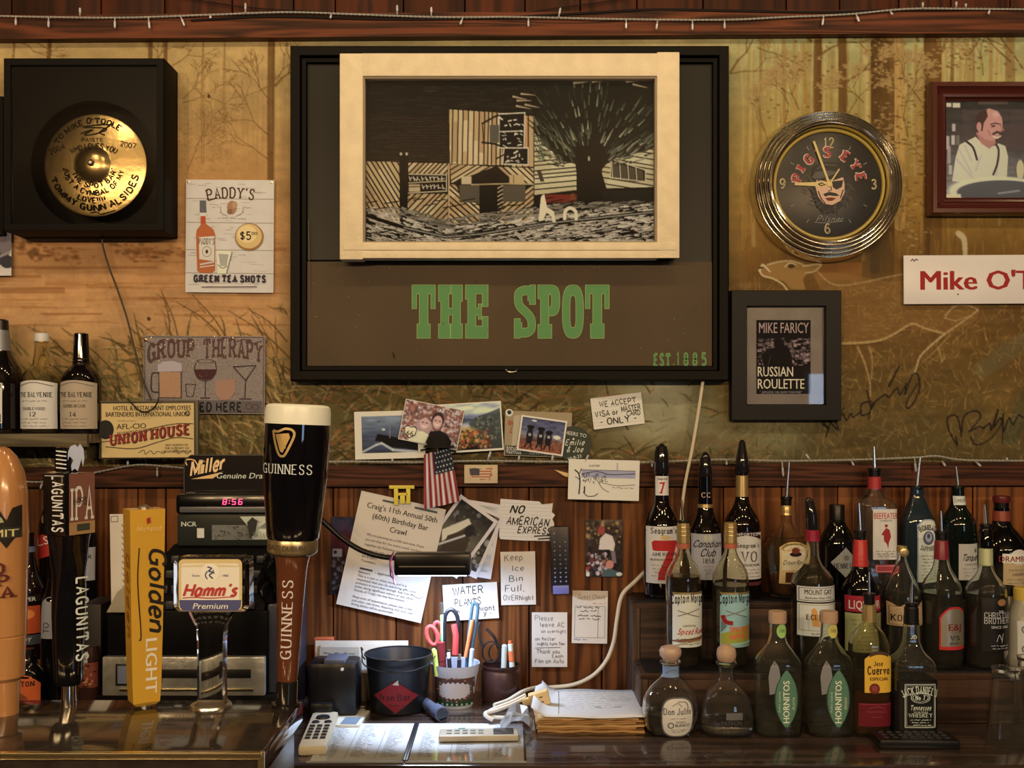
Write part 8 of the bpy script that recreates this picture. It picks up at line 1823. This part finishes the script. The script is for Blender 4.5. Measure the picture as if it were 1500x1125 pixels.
# ---- middle row, on the low riser
def morgan(label, cx, gl, lv, lq, col, teal):
    B = Bottle(label, cx, ZM, DM, [(790, 8), (806, 8.5), (816, 12), (830, 21), (842, 26), (860, 26.5), (920, 26.5), (974, 26)], gl, level=lv, liquid=lq)
    B.ring('gold_cap', [(795, 9.6), (766, 9.2), (765, 7.5)], m_gold)
    for v in (772, 778, 784): B.ring('cap_ridge', [(v + .8, 9.9), (v, 10), (v - .8, 9.8)], m_gold)
    B.ring('orange_band', [(803, 9.6), (795.5, 9.9)], mat('orange foil', C(196, 104, 60), .3, .3)); c0 = 5
    D = B.lab(col, -19, 864, 26.0, 943); D.grid(-19, 864, 26, 867, m_gold, 14); D.text('Captain Morgan', c0, 880, 12.5, INK, 50, 'g', .19, tf=lambda X, Y: (X, Y - 2 * np.cos(X / 14)))
    D.line([(-12, 898), (20, 888)], 1.3, faint); D.line([(-12, 890), (20, 900)], 1.3, faint)
    if teal:
        D.shape(lambda u: 918 - .3 * u, lambda u: 940, -18, 24, flat(150, 140, 46), 10, 3); D.poly([(-18, 905), (-10, 912), (-18, 922)], flat(60, 110, 100)); D.line([(-16, 897), (-12, 906), (-2, 908)], 6, flat(140, 30, 26), True); D.text('SPICED', c0 + 3, 921, 8.5, flat(214, 90, 50), 30, 'b', bold=.05); D.text('APPLE', c0 + 3, 931, 8.5, flat(214, 90, 50), 30, 'b', bold=.05); D.line([(-18, 940), (26, 936)], 3, flat(90, 180, 170), True)
    else:
        D.text('ORIGINAL', c0, 913, 3, INK, 20, 'b', tf=arc_tf(60)); D.text('Spiced Rum', c0 + 2, 924, 8, RED, 38, 'g', .17, shear=.3); D.shape(lambda u: 930 - (u - c0) * .12, lambda u: 934 - (u - c0) * .05, -19, 26, flat(130, 84, 50), 12, 1); small(D, -14, 22, 931, 3, 3.6, INK, 2.2, 2)
        D.line([(-19, 942), (0, 936), (26, 933)], 1.6, flat(170, 130, 80), True)
    D.build('label', B.t.o); return B
B = morgan('Captain Morgan spiced rum bottle with a white label and steel pourer', 1001, m_cleary, 843, m_rum, flat(208, 196, 164), False); B.pour(732, 762, 3, 9, 768)
morgan('Captain Morgan rum bottle with a bright teal and orange label', 1070, m_cleary, 856, mat('pale spirit shade', C(44, 38, 28), .15), flat(98, 170, 150), True)
B = Bottle('Mount Gay rum bottle with a red neck band and slanted smoky cap', 1190, ZM, DM, [(780, 8), (800, 9), (818, 10), (830, 16), (840, 26), (850, 31), (900, 31), (974, 30)], m_cleary, level=826, liquid=m_rum)
B.ring('red_band', [(792, 10.4), (777, 10), (776, 9)], mat('crimson band', C(140, 22, 36), .35)); MB().tube([(0, 0, (B.t.y - 778) * B.sc), (-1 * B.sc, 0, (B.t.y - 755) * B.sc), (-5 * B.sc, 0, (B.t.y - 733) * B.sc), (-6 * B.sc, 0, (B.t.y - 729) * B.sc)], [.0115, .0115, .0085, .004], m_smoke, 16).build('pour_cap', B.t.o)
D = B.lab(flat(196, 184, 148), -27, 855, 29, 877); D.rect(-25, 857, 27, 875, .8, INK); D.text('MOUNT GAY', 1, 866.5, 8, INK, 40, 'b', bold=.02); D.text('Barbados Rum 1703', 1, 872.5, 3.4, INK, 38, 'b'); D.grid(-27, 879, 29, 926, flat(200, 190, 156), 24, 3); D.rect(-25, 881, 27, 918, .6, flat(130, 110, 70)); D.poly([(-10, 888), (-6, 885), (-2, 890), (0, 902), (2, 912), (-8, 912), (-10, 900)], flat(206, 140, 60)); D.text('ECLIPSE', 2, 902, 7, flat(90, 40, 20), 36, 's', .22); D.text('RUM', -4, 924, 3, INK, 12, 'b'); small(D, 2, 24, 922, 1, 3, faint); D.build('label', B.t.o)
B = Bottle('dark liqueur bottle with a bright red neck sleeve and pourer', 1260, ZM, DM, [(788, 8.5), (830, 10.5), (840, 15), (852, 24), (866, 28), (974, 28)], m_blk_b)
B.pour(737, 776, 2, 9.5, 790); B.ring('red_sleeve', [(829, 11.4), (792, 9.6), (790, 8.6)], mat('red sleeve', C(176, 42, 32), .35, bump=.3)); D = B.lab(flat(150, 32, 36), -26, 869, 26, 892); D.text('LIQUEUR', 0, 888, 13, CRM, 46, 'b', bold=.01); D.grid(-26, 894, 26, 950, flat(150, 140, 76), 20, 3); small(D, -20, 20, 904, 8, 6, flat(90, 80, 50)); D.build('label', B.t.o)
B = Bottle('clear necked Korbel brandy bottle with a gold medallion', 1321, ZM, DM, [(802, 6), (818, 6.5), (836, 12), (856, 22), (870, 28), (974, 28)], m_clear, level=874, liquid=m_rum)
B.ring('stopper', [(808, 7.4), (800, 7.2), (799, 4)], m_gold); MB().lathe([(0, .009), (-.002, .0085), (-.003, .006), (-.0028, .001)], m_gold, 20, 'Y', (0, -.012, (B.t.y - 808) * B.sc)).build('medallion', B.t.o)
D = B.lab(flat(180, 140, 84), -26, 878, 26, 912, lambda u: 881 - 3 * math.cos(u * .24)); D.rect(-24, 884, 24, 910, .8, flat(110, 76, 40)); D.text('KORBEL', -1, 905, 9, INK, 42, 's', .2); small(D, -16, 16, 888, 2, 5, faint); D.build('label', B.t.o)
B = Bottle('E&J brandy bottle with an arched gold and silver label', 1379, ZM, DM, [(790, 8.5), (818, 10), (834, 13), (850, 24), (864, 30), (974, 30)], m_clearg, level=867, liquid=m_rum)
B.pour(748, 777, 1, 10, 792); B.ring('red_sleeve', [(819, 10.8), (793, 9.6), (791, 8.6)], mat('dark red sleeve', C(116, 30, 30), .35)); D = B.lab(RED, -14, 886, 29.6, 946, lambda u: 884 + 16 * (abs(u - 8) / 22) ** 2.6); D.shape(lambda u: 887 + 15 * (abs(u - 8) / 20.5) ** 2.6, lambda u: 941, -12, 28, mat('silver gold foil', C(196, 172, 120), .28, .75), 24, 4); D.text('E&J', 8, 918, 10, flat(110, 30, 24), 22, 'b', bold=.03); D.text('VS', 9, 932, 6, INK, 15, 's', .2); D.text('BRANDY', 8, 938, 3, INK, 18, 'b'); D.build('label', B.t.o)
B = Bottle('Christian Brothers brandy bottle with a black label', 1444, ZM, DM, [(796, 8.5), (830, 9.5), (842, 14), (856, 26), (866, 30), (974, 30)], m_clear, level=868, liquid=m_rum)
B.pour(739, 767, 2, 9, 776); B.ring('black_sleeve', [(802, 9.6), (776, 9.4), (774, 8)], m_blk_b); B.ring('foil_band', [(828, 9.9), (803, 9.7)], mat('cream foil', C(196, 182, 110), .35, .3)); D = B.lab(mat('black label', C(12, 11, 10), .4), -17, 872, 29, 948); wl = flat(190, 180, 150); D.ell(11, 878, 7, 5, flat(150, 100, 50)); D.text('THE', 9, 892, 3, wl, 8, 'b'); D.text('CHRISTIAN', 7, 900, 8, wl, 42, 's', .13); D.text('BROTHERS', 7, 908, 8, wl, 42, 's', .13); D.text('SINCE 1882', 8, 915, 4, wl, 28, 'b'); D.line([(2, 934), (6, 924), (10, 932), (12, 922), (10, 936)], .8, wl, True); small(D, -6, 24, 940, 2, 4, wl); D.build('label', B.t.o)
B = Bottle('cream labelled bottle with a yellow top at the right picture edge', 1500, ZM, DM, [(862, 14), (880, 14), (894, 20), (906, 25), (974, 25)], mat('cream bottle', C(150, 132, 92), .3)); B.ring('yellow_cap', [(878, 14.6), (862, 14.6), (860, 12)], flat(190, 150, 50)); D = B.D(); D.grid(-18, 906, 18, 962, flat(190, 176, 140), 12, 3); D.ell(-9, 918, 5, 6, faint, inner=.6); D.ell(-9, 946, 5, 6, faint, inner=.6); small(D, -2, 16, 914, 8, 6, faint); D.build('label', B.t.o)
B = Bottle('slim pale bottle squeezed between the black labelled brandy and the edge', 1477, ZM, 2.05, [(858, 8), (872, 9), (884, 12), (974, 12)], mat('pale bottle', C(140, 120, 78), .3)); B.ring('black_cap', [(872, 9.6), (858, 9.4)], m_col)

# ---- front row, on the counter
m_cork = mat('cork', C(176, 132, 84), .6, var=.12, vs=120, bump=.3)
ov = lambda c, a, b, n=2.6: ((lambda u: c - b * max(0, 1 - (abs(u - 6) / a) ** n) ** (1 / n)), (lambda u: c + b * max(0, 1 - (abs(u - 6) / a) ** n) ** (1 / n)))
B = Bottle('round clear Don Julio tequila bottle with a blue neck band', 982, ZC, DF, [(970, 14), (974, 12), (990, 12), (998, 22), (1012, 36), (1032, 41.5), (1056, 39), (1076, 33)], m_clear, level=1042, liquid=mat('clear spirit', (.96, .98, .99), 0, trans=1, ior=1.33), ar=.8)
B.ring('glass_lip', [(972, 14), (969, 16), (966, 14)], m_clear); B.ring('wood_stopper', [(970, 9), (964, 12), (960, 15.5), (953, 16.4), (948, 14), (945, 6)], mat('turned wood', C(190, 146, 98), .35, var=.1, vs=60)); D = B.D(.0006); D.shape(lambda u: 974, lambda u: 990, -11.9, 11.9, flat(50, 120, 190), 14, 3); D.line([(-8, 984), (0, 980), (9, 981)], .8, flat(20, 60, 110), True); D.build('blue_band', B.t.o)
a_, b_ = ov(1043, 24, 29, 3); D = B.D(.0006); D.shape(a_, b_, -17.9, 29.9, flat(84, 84, 70), 30, 6); a_, b_ = ov(1043, 22, 27, 3); D.shape(a_, b_, -15.9, 27.9, flat(206, 186, 144), 30, 6); D.text('Don Julio', 6, 1038, 8.5, INK, 40, 's', .17, contrast=.6); D.ell(-4, 1054, 4.6, 4.6, flat(60, 60, 54), inner=.7, n=16); D.text('BLANCO', 13, 1056, 4.4, INK, 22, 'b', bold=.01); D.text('TEQUILA', 10, 1050.5, 2.6, INK, 15, 'b'); D.line([(6, 1020), (18, 1021), (21, 1028), (20, 1034)], 1, flat(110, 90, 60), True); D.line([(-2, 1026), (6, 1022), (12, 1027)], 1, faint, True); small(D, -4, 18, 1044, 1, 4, faint); small(D, -4, 18, 1061, 2, 3, faint); D.build('label', B.t.o)
B = Bottle('short clear bell shaped tequila bottle with a round cork', 1064, ZC, DF, [(972, 14), (976, 11), (996, 11.5), (1004, 20), (1018, 32), (1040, 38), (1060, 39.5), (1077, 37)], m_clear, ar=.75, ex=2.4, level=1052, liquid=MATS['clear spirit'])
B.ring('glass_lip', [(975, 13), (971, 16), (968, 14)], m_clear); B.ring('round_cork', [(970, 9), (966, 13), (958, 14.5), (950, 13), (945, 8), (943, 2)], m_cork); D = B.D(.0005); D.text('PATRON', 2, 1054, 6, mat('etched grey', C(60, 56, 46), .5), 30, 'b', bold=.03); D.poly([(-6, 1037), (18, 1037), (18, 1047), (-6, 1047)], mat('frosted bee patch', C(84, 78, 66), .6)); D.build('label', B.t.o)
def horn(label, cx, word, lc, hw):
    B = Bottle(label, cx, ZC, DF, [(908, 11), (938, 12), (952, 22), (964, 32), (974, 35), (1040, 34), (1076, 34)], m_clearg, ex=3, ar=.7, it=1)
    B.ring('cork_stopper', [(912, 12.5), (909, 13), (896, 13), (895, 12)], m_cork); D = B.D(.0006); D.ell(4, 923, 7.6, 10, lc, 20); D.text('100', 4, 925, 5, INK, 9, 'b'); D.build('neck_seal', B.t.o)
    c = 7; D = B.D(.0006); w_ = lambda v, k=1: 17.5 * k * (1 - abs((v - 1018) / 43.) ** 2.2)
    for k_, mt in ((1.0, flat(38, 70, 44)), (.9, flat(62, 120, 76))):
        vs = np.linspace(975 + (1 - k_) * 20, 1060 - (1 - k_) * 20, 15); L_ = [(c - w_(v, k_) , v) for v in vs]; R_ = [(c + w_(v, k_), v) for v in vs]
        D.put(L_ + R_, [(i, i + 1, 16 + i, 15 + i) for i in range(14)], mt); D.up(); D.up()
    D.text('HORNITOS', c + 4, 1022, 9.5, flat(220, 206, 160), 62, 'b', rot=-90, bold=.03); D.text(word, c + 12, 1024, 3.6, flat(210, 190, 120), 18, 'b', rot=-90); D.text('PURO AGAVE', c - 9, 1022, 2.6, flat(190, 190, 140), 30, 'b', rot=-90); D.build('label', B.t.o)
    D = B.D(.0005); D.poly([(-16, 972), (-10, 963), (-4, 972), (-2, 986), (-10, 1010), (-17, 1012), (-19, 986)], mat('back label grey', C(120, 112, 92), .6)); D.build('leaf_label', B.t.o)
horn('Hornitos Plata tequila bottle with a lime green neck seal', 1139, 'PLATA', flat(150, 176, 80), 38); horn('Hornitos Reposado tequila bottle with a yellow neck seal', 1214, 'REPOSADO', flat(190, 166, 70), 36)
B = Bottle('Jose Cuervo Especial bottle with a yellow label and gold cap', 1273, ZC, DF, [(908, 9), (916, 12), (926, 21), (938, 27), (948, 29), (1076, 28.5)], m_cleary, ex=3, ar=.8, level=1008, liquid=mat('tequila brown', C(58, 22, 10), .1))
B.pour(838, 868, 0, 9, 886); B.ring('gold_cap', [(910, 10.4), (886, 9.8), (885, 8)], m_gold); D = B.lab(flat(216, 158, 44), -14, 950, 28, 1009, lambda u: 953 + 8 * (abs(u - 7) / 21) ** 3, D=B.D(.0006)); D.shape(lambda u: 949 + .02 * (u - 7) ** 2, lambda u: 954 + .02 * (u - 7) ** 2, -7, 21, flat(76, 50, 30), 10, 1); bl = flat(40, 22, 20)
D.text('Jose', 6, 970, 6.5, bl, 13, 's', .24); D.text('Cuervo', 7, 982, 11, bl, 33, 's', .24, contrast=.6); D.text('ESPECIAL', 7, 991, 4.6, bl, 28, 'b', bold=.03); D.ell(0, 1003, 7.6, 7.8, flat(110, 40, 30), 20); D.ell(0, 1003, 4.4, 4.6, flat(140, 60, 40), 14); D.build('label', B.t.o)
D = B.D(.0006); D.grid(-22, 1024, 28, 1058, flat(96, 22, 22), 14, 3); D.line([(-20, 1026), (26, 1026)], .7, flat(150, 60, 50)); D.line([(-8, 1032), (4, 1029), (16, 1032)], .8, flat(150, 60, 50), True); D.text('MADE IN MEXICO', 4, 1038, 3, flat(150, 60, 50), 30, 'b'); D.line([(-4, 1044), (12, 1044)], .6, flat(150, 60, 50)); D.build('red_label', B.t.o)
B = Bottle('square Jack Daniel\'s whiskey bottle with a black label', 1335, ZC, DF, [(912, 10), (936, 11), (944, 13), (956, 18), (966, 29), (974, 31), (1000, 31), (1072, 31)], m_clear, ex=5, ar=.85, level=990, liquid=m_rum)
B.pour(851, 882, -1, 9.6, 892); B.ring('black_cap', [(914, 10.6), (890, 10.2), (888, 8.6)], m_col); 
D = B.D(.0006); D.grid(-29, 991, 30, 1062, mat('black paper label', C(9, 8, 8), .45), 24, 4); wl = flat(206, 200, 180); D.rect(-19, 996, 25, 1058, .9, wl); D.rect(-17, 998, 23, 1056, .4, wl)
D.text("JACK DANIEL'S", 3, 1009, 10, wl, 50, 's', .19, tf=arc_tf(52), contrast=.7); D.ell(3, 1015, 14, 8, wl, inner=.93, n=30); D.ell(3, 1015, 11.5, 6, wl, inner=.92, n=30); D.text('No.7', 3, 1018, 6, wl, 14, 's', .24); D.text('Tennessee', 3, 1033, 7, wl, 30, 'g', .15, shear=.2); D.text('SOUR MASH', 3, 1037, 2.4, wl, 20, 'b'); D.text('WHISKEY', 3, 1043, 5.4, wl, 34, 's', .17); small(D, -12, 18, 1047, 3, 3.6, wl, 1.8, 3); D.build('label', B.t.o)
D = B.D(.0006); D.text('JD', 0, 934, 5, wl, 9, 's', .2); D.build('neck_print', B.t.o)

# ---- tumblers stacked upside down at the right
for i, (cx_, dd_, lab) in enumerate(((1474, 1.835, 'front tall clear beer glass standing upside down at the edge'), (1512, 1.90, 'rear clear glass mug standing upside down at the edge'))):
    t = onc('beer_glass', lab, 'glass', cx_, dd_); s = t.s; H = 112 * s; o_ = [(0, 27), (H * .1, 27), (H * .8, 20), (H * .92, 19), (H, 21)]
    MB().lathe([(a, b * s) for a, b in o_] + [(H, .0001), (H - .006, .0001), (H - .006, 17 * s), (H * .8, 18.4 * s), (H * .1, 25.5 * s), (0, 25.5 * s), (0, 27 * s)], m_clear, 20, cap=False).build('glass_body', t.o, angle=20)
# ---- whisky on the wall shelf
zs = SH_Z + .0005
def balv(label, cx, gl, cap, lc, lv, extra, lu):
    B = Bottle(label, cx, zs, 2.142, [(500, 9.5), (522, 11), (528, 12.5), (534, 12), (538, 16), (546, 24.5), (556, 28), (580, 28.5), (634, 28)], gl, level=lv, liquid=m_rum)
    B.ring('stopper', [(530 if cap is m_blk_b else 500, 12 if cap is m_blk_b else 10.5), (500, 10.5), (489, 10), (488, 8)], cap)
    if cap is not m_blk_b: B.ring('foil_ring', [(502, 10), (497, 10.4)], m_gold)
    D = B.lab(lc, lu - 25, 562, lu + 27, 628, lambda u: 562 - 4 * (1 - (abs(u - lu) / 27) ** 2)); D.text('THE BALVENIE', lu + 1, 582, 6.5, INK, 46, 's', .22, contrast=.6); D.line([(lu - 23, 566), (lu, 561), (lu + 24, 566)], 1.2, faint, True); D.text(extra[0], lu, 597 if cap is m_blk_b else 601, 4, INK, 32, 's', .2); D.text(extra[1], lu, 610, 6, INK, 10, 's', .18); small(D, lu - 18, lu + 18, 588, 1, 5, faint); small(D, lu - 20, lu + 20, 614, 3, 5, faint, 2.2, 4); D.build('label', B.t.o)
balv('Balvenie Doublewood 12 bottle with a white stopper on the wall shelf', 61, m_cleary, mat('white stopper', C(200, 186, 156), .4), CRM, 606, ('DOUBLEWOOD', '12'), 0)
balv('Balvenie Caribbean Cask bottle with a black stopper on the wall shelf', 119, m_dkb, m_blk_b, flat(176, 148, 104), None, ('CARIBBEAN CASK', '14'), 0)
B = Bottle('tall dark whisky bottle cut off at the left end of the wall shelf', 0, zs, 2.142, [(482, 11), (512, 13), (528, 22), (548, 33), (634, 33)]); B.ring('stopper', [(484, 12), (470, 11.5), (468, 9)], m_col); B.ring('grey_neck', [(515, 15), (484, 12.4)], mat('pewter sleeve', C(120, 112, 90), .4, .4)); D = B.lab(CRM, -22, 562, 17, 620); D.rect(-20, 564, 15, 618, .8, INK); D.text('WEBER', 0, 580, 7, INK, 30, 's', .2); small(D, -10, 12, 600, 4, 5, faint); D.build('label', B.t.o)
# ---- bottles behind the taps
B = Bottle('Boston triple sec bottle with an orange domed label behind the taps', 42, ZC, 1.93, [(960, 9), (972, 12), (980, 20), (990, 24), (1060, 24)], m_blk_b, it=1); D = B.lab(flat(190, 84, 34), -22, 974, 22, 1024, lambda u: 984 + 14 * (abs(u) / 22) ** 2.4, lambda u: 1024); D.text('BOSTON', 0, 1000, 7, INK, 34, 's', .26); D.text('TRIPLE SEC', 0, 1032, 5, CRM, 36, 'b', bold=.02); D.poly([(-8, 1016), (-2, 1008), (6, 1014), (10, 1018), (-10, 1019)], flat(120, 60, 26)); D.build('label', B.t.o); B.ring('cap', [(962, 8), (950, 8)], m_col)
B = Bottle('orange labelled De Kuyper liqueur bottle behind the taps', 42, ZC + .10, 2.06, [(780, 8), (812, 9), (836, 12), (856, 22), (866, 24), (1000, 24)], mat('dark orange glass', C(24, 12, 8), .06, coat=.4)); B.pour(748, 780, 2, 8, 792); B.ring('neck_band', [(808, 9.8), (800, 9.6)], flat(60, 84, 100)); D = B.lab(INK, -22, 869, 22, 878); D.text('DE KUYPER', 0, 877, 6, CRM, 36, 'b', bold=.02); D.grid(-22, 884, 22, 924, flat(176, 70, 30), 16, 3); D.ell(8, 896, 9, 7, flat(214, 120, 50)); D.line([(-20, 888), (-8, 900), (4, 886)], 3, flat(206, 100, 44)); D.grid(-20, 926, 22, 940, flat(60, 62, 62), 12, 1); D.text('BRANDY', -2, 936, 7, CRM, 30, 'b', shear=.2); D.grid(-18, 941, 2, 950, flat(130, 50, 34), 6, 1); D.build('label', B.t.o)
B = Bottle('red labelled dark bottle between the wooden and black tap handles', 80, ZC + .10, 2.12, [(690, 9), (726, 9), (744, 15), (762, 21), (776, 23), (1000, 23)]); B.ring('stopper', [(700, 10), (690, 10)], m_gold); D = B.lab(flat(160, 40, 30), -21, 772, 14, 808, lambda u: 778 - .3 * u, lambda u: 812 - .3 * u); D.text('L.S', -8, 796, 12, CRM, 22, 'b', rot=-14); D.ell(-6, 758, 6, 7, m_gold); D.build('label', B.t.o)
B = Bottle('white labelled dark bottle right of the black tap handle', 124, ZC + .10, 2.12, [(730, 8), (760, 9), (776, 16), (790, 21), (1000, 21)]); D = B.lab(flat(150, 140, 120), -18, 800, 19, 848); D.text('Jack', 6, 816, 8, INK, 20, 'h', .14); small(D, -10, 14, 826, 3, 6, faint); D.build('label', B.t.o); B.ring('stopper', [(742, 9), (722, 9)], m_col)
B = Bottle('grey labelled dark bottle partly hidden left of the black tap handle', 80, ZC, 1.97, [(846, 9), (866, 12), (880, 19), (1050, 20)], m_blk_b); D = B.lab(flat(130, 124, 108), -14, 872, 12, 932, lambda u: 872 + 10 * (abs(u) / 14) ** 2); D.text('TO', 0, 916, 10, INK, 16, 'b', rot=-90); D.build('label', B.t.o)
B = Bottle('small jar with a flowery brown label left of the cash register', 132, ZC, 1.90, [(946, 11), (956, 13), (966, 15), (1060, 15)], mat('brown jar', C(50, 28, 18), .12)); D = B.lab(flat(120, 56, 34), -14, 968, 14, 1004); D.grid(-13, 952, 2, 968, flat(150, 140, 120), 6)
for i in range(26): D.ell(rq.uniform(-12, 12), rq.uniform(970, 1002), rq.uniform(1, 2.6), rq.uniform(1, 2.4), flat(170, 110, 60) if i % 2 else flat(60, 26, 16), 8)
D.build('label', B.t.o)
